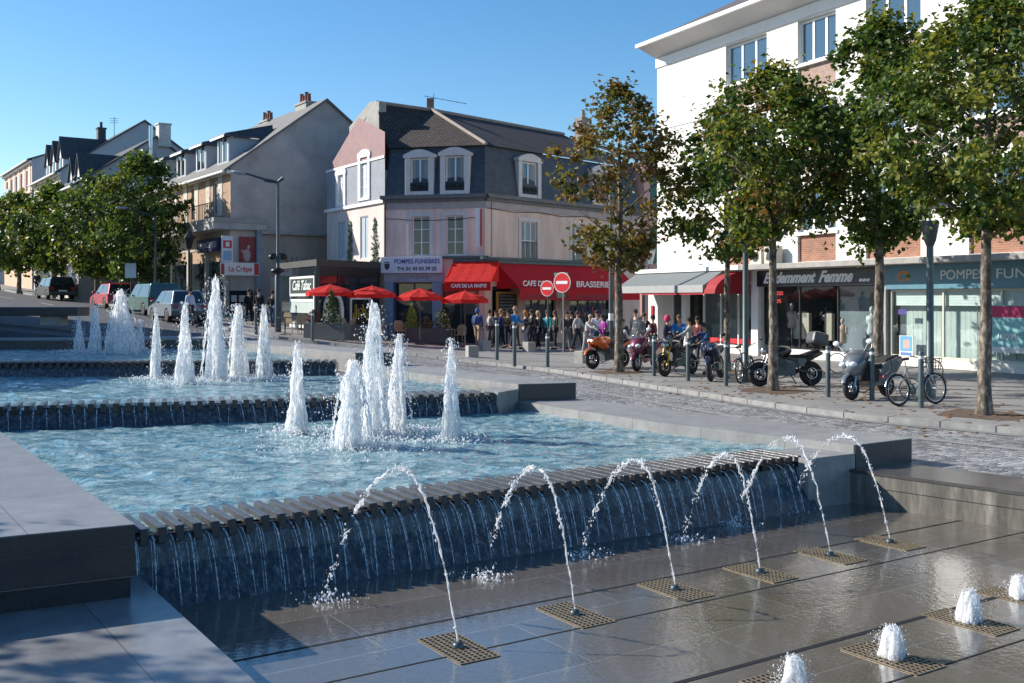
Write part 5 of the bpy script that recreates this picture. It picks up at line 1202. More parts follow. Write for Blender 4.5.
def tree(lab, base, z0, z1, rad, seed, leaves, nclump, nleaf, ls, tr=.15, weights=(4, 4, 2, 1), lean=(0, 0), widest=.4, group=None, gap=0.0, cr_=.42):
    rr = random.Random(seed); base = Vector(base); t = thing('street_tree', lab, 'tree', base, 0, group)
    H = z1 - z0; ax = lambda z: base + Vector((lean[0] * (z - base.z), lean[1] * (z - base.z), z - base.z))
    def prof(h):
        if h < widest: return math.sin((.22 + .78 * h / widest) * math.pi / 2)
        return max(.05, math.cos((h - widest) / (1 - widest) * math.pi / 2) ** .75)
    # trunk and limbs
    mb = MB(); K = 30; top = z0 + H * .72; path = []; rs = []
    for i in range(K):
        s = i / (K - 1); z = base.z - .1 + (top - base.z + .1) * s; p = ax(z) + Vector((.05 * noise.noise(Vector((seed + 3, z * .5, 0))) + rr.gauss(0, .004), .05 * noise.noise(Vector((seed + 8, z * .5, 0))) + rr.gauss(0, .004), 0)) * (s > 0); path.append(p)
        rs.append(tr * (1.0 - .72 * s) * (1 + .4 * max(0, 1 - s * 14)) * (1 + .07 * noise.noise(Vector((seed, z * 2.2, 0))) + .05 * noise.noise(Vector((seed, z * 7, 4)))))
    mb.tube(path, rs, 12)
    clumps = []
    nl = 16
    for i in range(nl):
        h = .02 + .72 * (i + rr.random() * .8) / nl; zb = z0 + H * h * .85 - .25; a = i * 2.4 + rr.uniform(-.4, .4); L_ = rad * prof(min(1, h + .12)) * rr.uniform(.75, 1.02)
        p0 = ax(zb); p1 = p0 + Vector((math.cos(a) * L_ * .5, math.sin(a) * L_ * .5, L_ * .38)); p2 = p0 + Vector((math.cos(a) * L_ * .95, math.sin(a) * L_ * .95, L_ * .72))
        b0 = tr * .32 * (1 - .5 * h); pm = p1 + Vector((rr.gauss(0, .08), rr.gauss(0, .08), 0)); mb.tube([p0, p0.lerp(pm, .5) - Vector((0, 0, .04)), pm, p2], [b0, b0 * .75, b0 * .5, b0 * .15], 6)
        for q in (pm, pm.lerp(p2, .5)):
            b = rr.uniform(0, 6.28); e = q + Vector((math.cos(b), math.sin(b), .5)) * L_ * .4; mb.tube([q, e], [b0 * .35, b0 * .08], 5)
    mb.build('trunk', M['bark'], t)
    # clumps through the crown's volume, thinned towards the middle, with holes
    holes = [(rr.random(), rr.uniform(0, 6.28)) for _ in range(int(gap * 10))]
    while len(clumps) < nclump:
        h = rr.random() ** .9; a = rr.uniform(0, 6.28); R0 = rad * prof(h) * (1 + .42 * noise.noise(Vector((math.cos(a) * 1.5 + seed, math.sin(a) * 1.5, h * 5))))
        r_ = R0 * rr.random() ** .42
        if any(abs(h - hh) < .09 and abs((a - ha + 3.14) % 6.28 - 3.14) < .5 for hh, ha in holes) and r_ > R0 * .35: continue
        clumps.append(ax(z0 + H * h) + Vector((r_ * math.cos(a), r_ * math.sin(a), 0)))
    vs = []; fs = []; mi = []; W_ = []
    for k, w_ in enumerate(weights): W_ += [k] * w_
    cen = ax(z0 + H * .45)
    for c in clumps:
        cm = rr.choice(W_); s = cr_ * rr.choice((.45, .6, .8, 1.0, 1.25)); out = (c - cen).normalized()
        for _ in range(int(nleaf * rr.uniform(.6, 1.3))):
            p = c + Vector((rr.gauss(0, s * .55), rr.gauss(0, s * .55), rr.gauss(0, s * .42)))
            nrm = (out * .5 + Vector((rr.gauss(0, .6), rr.gauss(0, .6), .55 + rr.gauss(0, .5)))).normalized()
            d = nrm.cross(Vector((rr.gauss(0, 1), rr.gauss(0, 1), rr.gauss(0, 1) - .4)))
            if d.length < 1e-3: continue
            d.normalize(); e = nrm.cross(d); l = ls * rr.uniform(.6, 1.25); n = len(vs); fold = nrm * l * .16
            vs += [p - d * l * .5, p + e * l * .46 + fold - d * l * .1, p + d * l * .55 - fold * .4, p - e * l * .46 + fold - d * l * .1]
            fs += [(n, n + 1, n + 2), (n, n + 2, n + 3)]; q = cm if rr.random() < .75 else rr.choice(W_); mi += [q, q]
    mb = MB(); mb.v = vs; mb.f = fs; mb.m = mi; mb.sm = [False] * len(fs); mb.build('crown', leaves, t)
    return t
T1 = (3.25, 32, 0); T2 = (6.65, 32.5, 0); T3 = (6.34, 25.5, 0); T4 = (9.15, 26.2, 0); T5 = (9.05, 20.1, 0)
GT = 'maples along the right hand pavement'
tree('brown autumn tree with thin crown in front of the café', T1, 3.1, 8.7, 1.95, 31, LB, 175, 34, .16, .15, (4, 4, 2, 2), (.005, 0), .52, GT, .6, .36)
tree('green maple behind the pavement lamp, in front of the grey awning', T2, 3.45, 8.0, 2.15, 12, LG, 180, 42, .17, .12, (3, 5, 3, 1), (0, 0), .4, GT, .9)
tree('tall green maple with some rusty leaves, its trunk beside the black motorcycle', T3, 3.75, 7.75, 2.0, 23, LG, 190, 46, .15, .13, (3, 4, 4, 1), (0, 0), .42, GT, .8)
tree('dark green maple, tallest of the row, its trunk behind the silver scooter', T4, 3.6, 9.15, 2.1, 34, LG, 260, 48, .16, .15, (5, 5, 1, 0), (0, 0), .4, GT, .6)
tree('bright green maple nearest the camera with a pale mottled trunk', T5, 3.5, 7.95, 2.15, 45, LG, 300, 52, .13, .135, (3, 4, 4, 0), (.012, 0), .42, GT, .7, .38)
GL = 'trees along the rising street'
tree('dense green tree by the parked green car, largest of the street row', (-20.6, 58.3, g(-20.6, 58.3)), 3.4, 10.1, 2.9, 56, LG, 230, 38, .24, .2, (6, 4, 1, 0), (0, 0), .45, GL, 0, .55)
tree('green street tree beyond the red car', (-26.4, 66.8, g(-26.4, 66.8)), 3.8, 9.8, 2.9, 67, LG, 190, 34, .28, .18, (5, 4, 2, 0), (0, 0), .5, GL, 0, .6)
tree('green street tree behind the dark parked car', (-31.8, 73.0, g(-31.8, 73)), 4.2, 10.0, 3.1, 78, LG, 190, 34, .3, .18, (5, 4, 1, 0), (0, 0), .5, GL, 0, .6)
tree('green street tree second from the left edge of the photograph', (-37.3, 79.5, g(-37.3, 79.5)), 4.6, 10.2, 3.2, 89, LG, 180, 34, .3, .18, (5, 4, 2, 0), (0, 0), .5, GL, 0, .6)
tree('green street tree cut by the left edge of the photograph', (-42.6, 87.0, g(-42.6, 87)), 5.0, 10.4, 3.2, 91, LG, 180, 34, .32, .18, (5, 4, 2, 0), (0, 0), .5, GL, 0, .6)
tree('slim tree left of the fountain whose shade dapples the stone ledge', (-12.4, 9.1, .2), 3.4, 6.0, 1.4, 5, LG, 34, 30, .16, .1, (3, 4, 3, 0), (0, 0), .4, None, .8)
# soil pits
for k, p in enumerate((T1, T2, T3, T4, T5)):
    mb = MB(); rr = random.Random(k); mb.face([(p[0] + math.cos(a) * (.85 + .12 * math.sin(a * 5 + k)), p[1] + math.sin(a) * (.85 + .12 * math.cos(a * 4)), .006) for a in [i * 2 * math.pi / 22 for i in range(22)]])
    tag(mb.build('tree_pit', mat('soil', (.10, .065, .045), .95, var=.35, scale=6, bump=.4)), kind='structure')
# fallen leaves
mb = MB(); rr = random.Random(77)
for _ in range(420):
    c = rr.choice((T1, T2, T3, T4, T5, T3, T5)); x = c[0] + rr.gauss(0, 1.6); y = c[1] + rr.gauss(0, 1.6)
    q = min(KL[:100], key=lambda p: (p.x - x) ** 2 + (p.y - y) ** 2)
    z = .009 if (x - q.x) * .77 + (y - q.y) * .64 > 0 else -.1
    mb.box((x, y, z + .004), (rr.uniform(.05, .12), rr.uniform(.04, .09), .006), rr.uniform(0, 3))
tag(mb.build('fallen_leaves', mat('dead_leaf', (.22, .11, .04), .8, var=.4, scale=9)), 'scattered brown leaves on the pavement and road under the maples', 'fallen leaves', kind='stuff')
# ------------------------------------------------------------------ street furniture
GB = 'steel bollards along the kerb'
def bollard_proto(h, hoops):
    t = thing('bollard', None, 'bollard'); mb = MB(); mb.lathe([(.055, -.02), (.055, h - .03), (.048, h - .008), (.03, h)], 14); mb.build('post', M['grey_metal'], t, world=False)
    mb = MB(); mb.lathe([(.0585, h - .16), (.0585, h - .10)], 14); mb.build('band', M['white_paint'], t, world=False)
    if hoops:
        mb = MB(); mb.torus((.22, 0, .78), .22, .012, 'Y'); mb.build('hoop', M['black_metal'], t, world=False)
        mb = MB(); mb.torus((-.22, 0, .38), .22, .012, 'Y'); mb.build('hoop', M['black_metal'], t, world=False)
    return t
HB = bollard_proto(1.16, True); PBp = bollard_proto(1.1, False)
LH = ['bollard with bike hoops between the pink scooter and the yellow forked motorcycle', 'bollard with bike hoops beside the black motorcycle with yellow forks', 'bollard with bike hoops in front of the blue and white motorcycle',
      'bollard with bike hoops right of the motorcycle with the grey top case', 'bollard with bike hoops in front of the silver scooter', 'bollard with bike hoops crossing the parked bicycle']
for k, (u, v) in enumerate(((654, 376), (688, 381), (726, 386), (828, 397), (872, 400), (921, 408))):
    p = gp(u, v); o = HB if k == 0 else copy_tree(HB); o.location = p; o.rotation_euler.z = R(-42); tag(o, LH[k], 'bollard', 'bollards with bike hoops')
LP_ = ['plain bollard on the pavement corner, leftmost of the café three', 'plain bollard in front of the person in the bright blue jacket', 'shorter plain bollard left of the no entry signs', 'bollard at the foot of the paved terrace by the conical shrub', 'bollard by the two dark coated people at the street corner']
for k, (u, v, s) in enumerate(((497, 360, 1.3), (514.5, 365.5, 1.32), (547.5, 367, 1.0), (312.5, 340.5, 1.05), (256, 334, 1.1))):
    p = gp(u, v); o = PBp if k == 0 else copy_tree(PBp); o.location = p; o.scale = (1.15, 1.15, s); tag(o, LP_[k], 'bollard', 'plain bollards at the café corner')
SBp = None
LS = ['stone block on the pavement, nearest the red parasols', 'stone block behind the nearest block, by the café door', 'stone block left of the no entry signs', 'stone block beside the orange motorcycle']
for k, (u, v) in enumerate(((472, 357), (485, 350.5), (529, 352), (582, 363))):
    p = gp(u, v)
    if k == 0:
        mb = MB(); mb.bb(-.2, .2, -.2, .2, -.02, .42); SBp = mb.build('stone_block', M['concrete'], None, bevel=.02); o = SBp
    else: o = SBp.copy(); link(o)
    o.location = p; o.rotation_euler.z = R(20 + 9 * k); tag(o, LS[k], 'stone block', 'stone blocks on the café pavement')
# no entry signs
def noentry(u, v, D, zc, rad, lab, rz, dark):
    p = px(u, D); t = thing('no_entry_sign', lab, 'road sign', p, rz, 'no entry signs')
    mb = MB(); mb.tube([(0, 0, -.05), (0, 0, zc + rad * .9)], .035, 10); mb.build('post', dark, t, world=False)
    mb = MB(); mb.lathe([(rad, -.05), (rad, -.075)], 32, (0, 0, zc), 0, 'Y'); mb.lathe([(rad * .93, -.077), (rad * .93, -.082)], 32, (0, 0, zc), 1, 'Y'); mb.build('disc', [M['white_paint'], paint((.60, .02, .03), .4)], t, world=False)
    mb = MB(); mb.bb(-rad * .68, rad * .68, -.09, -.083, zc - rad * .15, zc + rad * .15); mb.build('bar', M['white_paint'], t, world=False)
    return t
def zof(v, D, x): return CAMZ + (CY - v) * D / F
p = px(563, 43.4); noentry(563, 353, 43.4, zof(282.5, 43.4, 0) - p.z, .42, 'larger and higher no entry sign on a pale post', R(-38), M['chrome'])
p = px(548, 45.5); noentry(548, 350, 45.5, zof(288.5, 45.5, 0) - p.z, .34, 'smaller, lower no entry sign on a dark green post', R(-38), paint((.03, .07, .05), .5))
t = thing('street_sign', 'small dark plate hanging on the pale no entry post', 'street sign', px(563, 43.4)); mb = MB(); p = px(561, 43.6); mb.box((p.x, p.y, zof(294, 43, 0)), (.4, .04, .3), R(-38)); mb.build('plate', paint((.02, .05, .05), .5), t); mb = MB(); mb.box((p.x, p.y - .02, zof(274, 43, 0) + .0), (.7, .03, .14), R(-38)); mb.build('name_plate', paint((.05, .2, .15), .5), t)
# lamps
def mast(u, v, ztop, lab):
    p = gp(u, v); t = thing('street_lamp', lab, 'street lamp', p)
    mb = MB(); mb.lathe([(.13, -.05), (.13, .5), (.085, .56), (.075, ztop - p.z - .9), (.07, ztop - p.z - .75)], 14); mb.build('pole', M['grey_metal'], t, world=False)
    zt = ztop - p.z
    mb = MB(); mb.lathe([(.07, zt - .95), (.13, zt - .8), (.2, zt - .42), (.2, zt - .36)], 16); mb.build('reflector_cone', M['dark_grey_metal'], t, world=False)
    mb = MB(); mb.tube([(0, 0, zt - .36), (0, 0, zt - .05)], .03, 6); mb.lathe([(.05, zt - .1), (.42, zt - .03), (.44, zt + .01), (.4, zt + .04)], 20); mb.build('lamp_disc', paint((.45, .46, .46), .5), t, world=False)
    return t
mast(745.5, 382, 4.4, 'green grey lamp post with a flat disc head in front of the red awning end')
mast(930, 397, 4.35, 'lamp post behind the bicycle, its disc head lost in the leaves')
p = gp(611, 353); t = thing('metal_pole', 'plain grey metal pole just left of the brown tree trunk', 'pole', p); mb = MB(); mb.tube([(0, 0, -.05), (0, 0, 6.6)], [.1, .08], 10); mb.build('shaft', M['grey_metal'], t, world=False); mb = MB(); mb.lathe([(.13, -.03), (.13, .5)], 12); mb.build('base', M['dark_grey_metal'], t, world=False); mb = MB(); mb.lathe([(.107, 1.35), (.106, 1.65)], 12); mb.build('sticker', M['white_paint'], t, world=False)
# old lantern by the white building
p = px(643.5, 50.5, 0); t = thing('lantern', 'old fashioned white glass lantern on a dark post beside the white building corner', 'lantern', p); zl = zof(256, 50.5, 0)
mb = MB(); mb.tube([(0, 0, 0), (0, 0, zl + .2)], .07, 8); mb.tube([(0, 0, zl + .2), (.28, 0, zl + .28), (.28, 0, zl - .45)], .03, 6); mb.build('post', M['dark_grey_metal'], t, world=False)
mb = MB(); mb.lathe([(.16, zl - .4), (.3, zl + .25)], 6, (.28, 0, 0), smooth=False); mb.build('glass', paint((.7, .7, .66), .3), t, world=False); mb = MB(); mb.lathe([(.34, zl + .252), (.2, zl + .45), (.05, zl + .62)], 6, (.28, 0, 0), smooth=False); mb.build('cap', paint((.3, .32, .32), .5), t, world=False)
# tall curved lamp by the pavilion
p = gp(278, 332); D = p.y; t = thing('street_lamp', 'tall grey street lamp with one long curved arm beside the glass pavilion', 'street lamp', p); k = D / F; zt = zof(182, D, 0) - p.z
mb = MB(); mb.lathe([(.14, -.05), (.14, 2.4), (.08, 2.5), (.06, zt)], 12); mb.build('pole', M['dark_grey_metal'], t, world=False)
mb = MB(); mb.tube([(0, 0, zt), (-14 * k, 0, zt + 3 * k), (-30 * k, 0, zt + 8 * k), (-40 * k, 0, zt + 9.5 * k)], [.06, .05, .045, .04], 8); mb.tube([(0, 0, zt - .05), (-14 * k, 0, zt + .8 * k)], .03, 6); mb.tube([(0, 0, zt), (5 * k, 0, zt + 4 * k)], [.06, .09], 8); mb.build('arm', M['dark_grey_metal'], t, world=False)
mb = MB(); mb.ell((-39 * k, 0, zt + 9 * k), (.35, .14, .08), rot=Euler((0, R(14), 0))); mb.build('lamp_head', paint((.3, .32, .33), .4), t, world=False)
zc = zof(257, D, 0) - p.z; mb = MB(); mb.ell((-.25, 0, zc), (.16, .14, .13)); mb.ell((.25, 0, zc), (.16, .14, .13)); mb.tube([(-.3, 0, zc + .12), (.3, 0, zc + .12)], .04, 6); mb.ell((0, -.1, zc - .6), (.3, .2, .14)); mb.build('floodlight', M['black_metal'], t, world=False)
# lamp and sign in front of the grey shops
p = px(189, 52); t = thing('lantern', 'black old style street lantern in front of the grey shop windows', 'lantern', p); mb = MB(); mb.tube([(0, 0, 0), (0, 0, 3.4)], .05, 8); mb.build('post', M['black_metal'], t, world=False); mb = MB(); mb.lathe([(.12, 3.4), (.25, 3.9), (.28, 3.92), (.05, 4.25)], 6, smooth=False); mb.build('lamp_head', M['black_metal'], t, world=False)
p = px(131, 57); t = thing('parking_sign', 'white rectangular parking sign on a grey post behind the red car', 'road sign', p); mb = MB(); mb.tube([(0, 0, 0), (0, 0, 2.6)], .04, 8); mb.build('post', M['grey_metal'], t, world=False); mb = MB(); mb.bb(-.3, .3, -.08, -.05, 1.7, 2.5); mb.build('plate', paint((.5, .6, .7), .5), t, world=False)
p = px(155.5, 56); t = thing('street_lamp', 'slim dark street lamp with a drooping arm in front of the dense tree', 'street lamp', p); mb = MB(); mb.tube([(0, 0, 0), (0, 0, 5.0)], [.09, .06], 8); mb.build('pole', M['dark_grey_metal'], t, world=False); mb = MB(); mb.tube([(0, 0, 5.0), (-.6, 0, 5.25), (-1.7, 0, 5.5)], .04, 6); mb.build('arm', M['dark_grey_metal'], t, world=False); mb = MB(); mb.ell((-1.8, 0, 5.52), (.35, .14, .08)); mb.build('lamp_head', paint((.3, .32, .33), .4), t, world=False)

# ------------------------------------------------------------------ glass pavilion (bar terrace) beside the café
PV = thing('glass_pavilion', 'dark flat roofed glass terrace pavilion with white framed side panel', 'pavilion', (-9, 50, .5))
pa, pb, pc, pd = Vector((-11.75, 52.6)), Vector((-8.75, 47.0)), Vector((-6.35, 50.9)), Vector((-10.0, 57.0))
zr = 3.85
mb = MB(); mb.extr([v3(q, zr - .12) for q in (pa, pb, pc, pd)], (0, 0, .3)); mb.build('roof', mat('dark_roof_edge', (.05, .052, .05), .6), PV, bevel=.02)
FA, LA = fr2(pa, pb); FBq, LBq = fr2(pb, pc)
def posts(Fm, L, n, m, w=.09, z0=.1):
    mb = MB(Fm)
    for k in range(n + 1): x = max(w, min(L - w, L * k / n)); mb.bb(x - w / 2, x + w / 2, .05, .05 + w, z0, zr - .12)
    return mb.build('frame_post', m, PV)
posts(FA, LA, 2, M['dark_grey_metal']); posts(FBq, LBq, 3, M['black_metal'])
mb = MB(FBq); mb.bb(.05, LBq - .05, .08, .1, .1, zr - .12); mb.build('front_glass', M['glass'], PV)
mb = MB(FBq); mb.bb(.05, LBq, .0, .07, 3.3, zr - .12); mb.build('header', M['black_metal'], PV)
mb = MB(FA); x0, x1 = 2.2, LA - .3
for (a, b, c, d) in ((x0, x0 + .1, .5, 3.3), (x1 - .1, x1, .5, 3.3), (x0 + .1, x1 - .1, 3.2, 3.3), (x0 + .1, x1 - .1, 2.38, 2.5), (x0 + .1, x1 - .1, 2.12, 2.24), (x0 + .1, x1 - .1, .9, 1.15), (x0 + .1, x1 - .1, .5, .75)): mb.bb(a, b, -.02, .04, c, d)
mb.build('white_panel_frame', M['white_trim'], PV)
mb = MB(FA); mb.bb(.1, LA - .1, .045, .06, .3, zr - .12); mb.build('side_glass', M['glass'], PV); mb = MB(FA); mb.bb(x0 + .1, x1 - .1, -.01, .043, 2.5, 3.2); mb.build('sign_panel', paint((.05, .07, .06), .4), PV)
text('lettering', "Café Tabac", .62, FA @ Matrix.Translation(((x0 + x1) / 2, -.03, 2.86)), paint((.75, .78, .75), .5), PV, 2.9, .3, .005, .01)
mb = MB(FA); mb.bb(x0 + .1, x1 - .1, -.015, .044, 1.6, 2.1); mb.build('pale_blind', paint((.42, .5, .48), .6), PV)
mb = MB(FBq); mb.torus((1.1, -.02, 1.9), .55, .1, 'Y', 16, 6, 0, 0, math.pi); mb.bb(.45, .65, -.1, .02, .2, 1.9); mb.bb(1.55, 1.75, -.1, .02, .2, 1.9); mb.build('white_arch', M['white_trim'], PV)
mb = MB(FBq)
for (a, b, c, d) in ((2.3, 2.38, .9, 2.3), (3.7, 3.78, .9, 2.3), (2.38, 3.7, .9, 1.0), (2.38, 3.7, 2.22, 2.3)): mb.bb(a, b, -.03, .05, c, d)
mb.build('white_window', M['white_trim'], PV)
mb = MB(FBq)
for k in range(7): mb.bb(2.5 + k * .17, 2.6 + k * .17, -.01, .05, 1.05 + .1 * (k % 3), 1.6 + .2 * ((k * 2) % 3))
mb.build('bar_shelf', [paint((.35, .28, .05), .5)], PV)

# ------------------------------------------------------------------ parasols, planters, chairs, tables
def parasol_proto():
    t = thing('parasol', None, 'parasol'); mb = MB(); n = 8; Rr = 1.3; vs = [(0, 0, 2.62)]
    for j, (r, z) in enumerate(((.5, 2.50), (.95, 2.38), (Rr, 2.22), (Rr, 2.06))):
        for k in range(n * 2):
            a = math.pi * k / n; rr_ = r * (1 if k % 2 == 0 else .955); vs.append((rr_ * math.cos(a), rr_ * math.sin(a), z - (.03 if k % 2 else 0)))
    N_ = 2 * n; fs = [(0, 1 + k, 1 + (k + 1) % N_) for k in range(N_)]
    for j in range(3): fs += [(1 + j * N_ + k, 1 + (j + 1) * N_ + k, 1 + (j + 1) * N_ + (k + 1) % N_, 1 + j * N_ + (k + 1) % N_) for k in range(N_)]
    mb.add(vs, fs, 0, False); mb.build('canopy', M['red_awning'], t, world=False)
    mb = MB(); mb.tube([(0, 0, 0), (0, 0, 2.68)], .025, 8); mb.build('pole', M['grey_metal'], t, world=False)
    for k in range(8): a = 2 * math.pi * k / 8; mb = MB(); mb.tube([(0, 0, 2.55), (1.25 * math.cos(a), 1.25 * math.sin(a), 2.2)], .012, 4); mb.build('rib', M['grey_metal'], t, world=False)
    mb = MB(); mb.lathe([(.28, 0), (.28, .06), (.05, .1)], 14); mb.build('base', M['dark_grey_metal'], t, world=False)
    return t
PP = parasol_proto(); LPs = ['red parasol at the left end, before the glass pavilion', 'red parasol second from the left, before the pavilion window', 'red parasol in front of the funeral shop', 'red parasol at the right end, beside the café door']
for k, (u, vt, D) in enumerate(((330, 283.5, 44.5), (372, 285, 45), (420, 287.5, 45.5), (465, 290, 46))):
    p = px(u, D); o = PP if k == 0 else copy_tree(PP); o.location = p; s = (CAMZ + (CY - vt) * D / F - p.z) / 2.65; o.scale = (.8, .8, s); o.rotation_euler.z = R(13 * k); tag(o, LPs[k], 'parasol', 'red café parasols')
def shrub(mb, rr, c, h, r, n, cone):
    for _ in range(n):
        t_ = rr.random(); rad = (r * (1 - t_) ** .8 if cone else r * math.sin(math.pi * min(1, .25 + .7 * t_))) * rr.random() ** .4; a = rr.uniform(0, 6.28); q = rr.uniform(.05, .1)
        mb.box((c[0] + rad * math.cos(a), c[1] + rad * math.sin(a), c[2] + h * t_), (q, q, .012), rot=Euler((rr.uniform(-1, 1), rr.uniform(-1, 1), rr.uniform(0, 3))))
def planter(u, v, wd, lab, plants, rz):
    p = gp(u, v); t = thing('planter', lab, 'planter', p, rz, 'planters round the café terrace'); mb = MB(); mb.bb(-wd / 2, wd / 2, -.25, .25, 0, .7); mb.build('box', mat('grey_planter', (.09, .095, .10), .6), t, world=False, bevel=.015)
    rr = random.Random(int(u))
    for (x, h, r, c, cone) in plants:
        mb = MB(); shrub(mb, rr, (x, 0, .66), h, r, 330 if cone else 200, cone); mb.build('shrub', mat('shrub_leaves', c, .7, var=.35, scale=6), t, world=False)
planter(327, 340, 1.9, 'grey planter with a conical evergreen and reddish plant in front of the pavilion', [(-.6, .55, .3, (.16, .07, .05), False), (.2, 1.35, .5, (.06, .095, .03), True)], R(-20))
planter(429, 343.5, 2.1, 'grey planter with a lime cone and dark bushes before the funeral shop', [(-.8, 1.1, .33, (.24, .32, .05), True), (-.15, .55, .35, (.13, .12, .07), False), (.6, .85, .42, (.07, .11, .035), False)], R(-8))
planter(362, 341, 1.0, 'small grey planter box right of the conical evergreen', [(0, .35, .3, (.06, .06, .03), False)], R(-15))
def chair_proto():
    t = thing('cafe_chair', None, 'chair'); cm = mat('rattan', (.42, .32, .2), .7, var=.3, scale=20)
    mb = MB(); mb.bb(-.21, .21, -.21, .21, .44, .48); mb.build('seat', cm, t, world=False)
    mb = MB(); pts = [(-.21, .2, .48), (.21, .2, .48), (.22, .25, .8), (.14, .27, .92), (-.14, .27, .92), (-.22, .25, .8)]; mb.extr(pts, (0, .025, 0)); mb.build('backrest', cm, t, world=False)
    for sx in (-1, 1):
        for sy in (-1, 1): mb = MB(); mb.tube([(sx * .18, sy * .18, .45), (sx * .21, sy * .21, 0)], .016, 6); mb.build('leg', cm, t, world=False)
    mb = MB()
    for sx in (-1, 1): mb.tube([(sx * .2, .22, .72), (sx * .24, 0, .68), (sx * .2, -.19, .46)], .016, 6)
    mb.build('armrest', cm, t, world=False)
    return t
CP = chair_proto(); GC = 'rattan café chairs'
CL = [(292, 334, 2.6, 'rattan chair at the round table, left of the white panelled pavilion end'), (304, 335, 2.9, 'rattan chair right of the round table by the pavilion end'), (341, 340, .2, 'rattan chair just right of the conical evergreen'), (353, 340, -.3, 'rattan chair facing the pavilion window'), (378, 340, 1.2, 'rattan chair behind the tall white fountain jet'), (400, 341, .4, 'rattan chair beside the blue shop front'), (446, 344.5, .1, 'rattan chair right of the lime cone planter'), (460, 345, -.3, 'rattan chair nearest the café door under the parasol')]
for k, (u, v, rz, lab) in enumerate(CL): p = gp(u, v); o = CP if k == 0 else copy_tree(CP); o.location = p; o.rotation_euler.z = rz; tag(o, lab, 'chair', GC)
def table_proto():
    t = thing('cafe_table', None, 'table'); mb = MB(); mb.lathe([(.32, .71), (.32, .74)], 18); mb.build('tabletop', paint((.06, .06, .06), .4), t, world=False); mb = MB(); mb.tube([(0, 0, .02), (0, 0, .71)], .025, 8); mb.build('pedestal', M['black_metal'], t, world=False)
    mb = MB()
    for k in range(3): a = k * 2.09; mb.beam((0, 0, .05), (.28 * math.cos(a), .28 * math.sin(a), .015), .03, .025)
    mb.build('foot', M['black_metal'], t, world=False); return t
TP = table_proto()
for k, (u, v, lab) in enumerate(((285, 335, 'round black café table by the white panelled pavilion end'), (347, 341, 'round black café table between chairs in front of the pavilion'), (388, 341.5, 'round black café table behind the highest near jet'), (453, 346, 'round black café table under the right hand parasol'))): p = gp(u, v); o = TP if k == 0 else copy_tree(TP); o.location = p; tag(o, lab, 'table', 'café tables')
# benches on the upper deck and low walls by the street
dk = px(30, 40)
def lowslab(name, lab, cat, c, d, rz, m, legs=False):
    t = thing(name, lab, cat, c, rz); mb = MB(); mb.box((0, 0, d[2] - .15), (d[0], d[1], .3)); mb.build('seat' if legs else 'slab', m, t, world=False, bevel=.015)
    for s in (-1, 1): mb = MB(); mb.box((s * d[0] * .3, 0, (d[2] - .3) / 2), (.7, d[1] * .6, d[2] - .3)); mb.build('support', M['concrete'], t, world=False)
p = px(10, 36); lowslab('stone_bench', 'long dark stone bench slab in the shade at the left edge', 'bench', (p.x, p.y, g(p.x, p.y) - .12), (5.2, .9, .62), R(-4), M['granite_dark'], True)
# ------------------------------------------------------------------ cars
def carpaint(c, name='car_paint'):
    m, nt, b, N, L = nodes(name); setp(b, Base_Color=(*c, 1), Roughness=.3, Metallic=.25, Coat_Weight=.8, Coat_Roughness=.05); return m
def wheel(par, x, y, r, w, rim=M['chrome']):
    o = bpy.data.objects.new('wheel', None); link(o); o.parent = par; o.location = (x, y, r); o.empty_display_size = .1
    mb = MB(); mb.lathe([(r * .6, -w / 2), (r * .93, -w / 2), (r, -w * .3), (r, w * .3), (r * .93, w / 2), (r * .6, w / 2)], 22, (0, 0, 0), 0, 'Y'); mb.build('tyre', M['rubber'], o, world=False)
    mb = MB(); mb.lathe([(r * .61, -w * .42), (r * .5, -w * .36), (.04, -w * .4)], 18, (0, 0, 0), 0, 'Y'); mb.lathe([(r * .61, w * .42), (r * .5, w * .36), (.04, w * .4)], 18, (0, 0, 0), 0, 'Y'); mb.build('rim', rim, o, world=False)
    return o
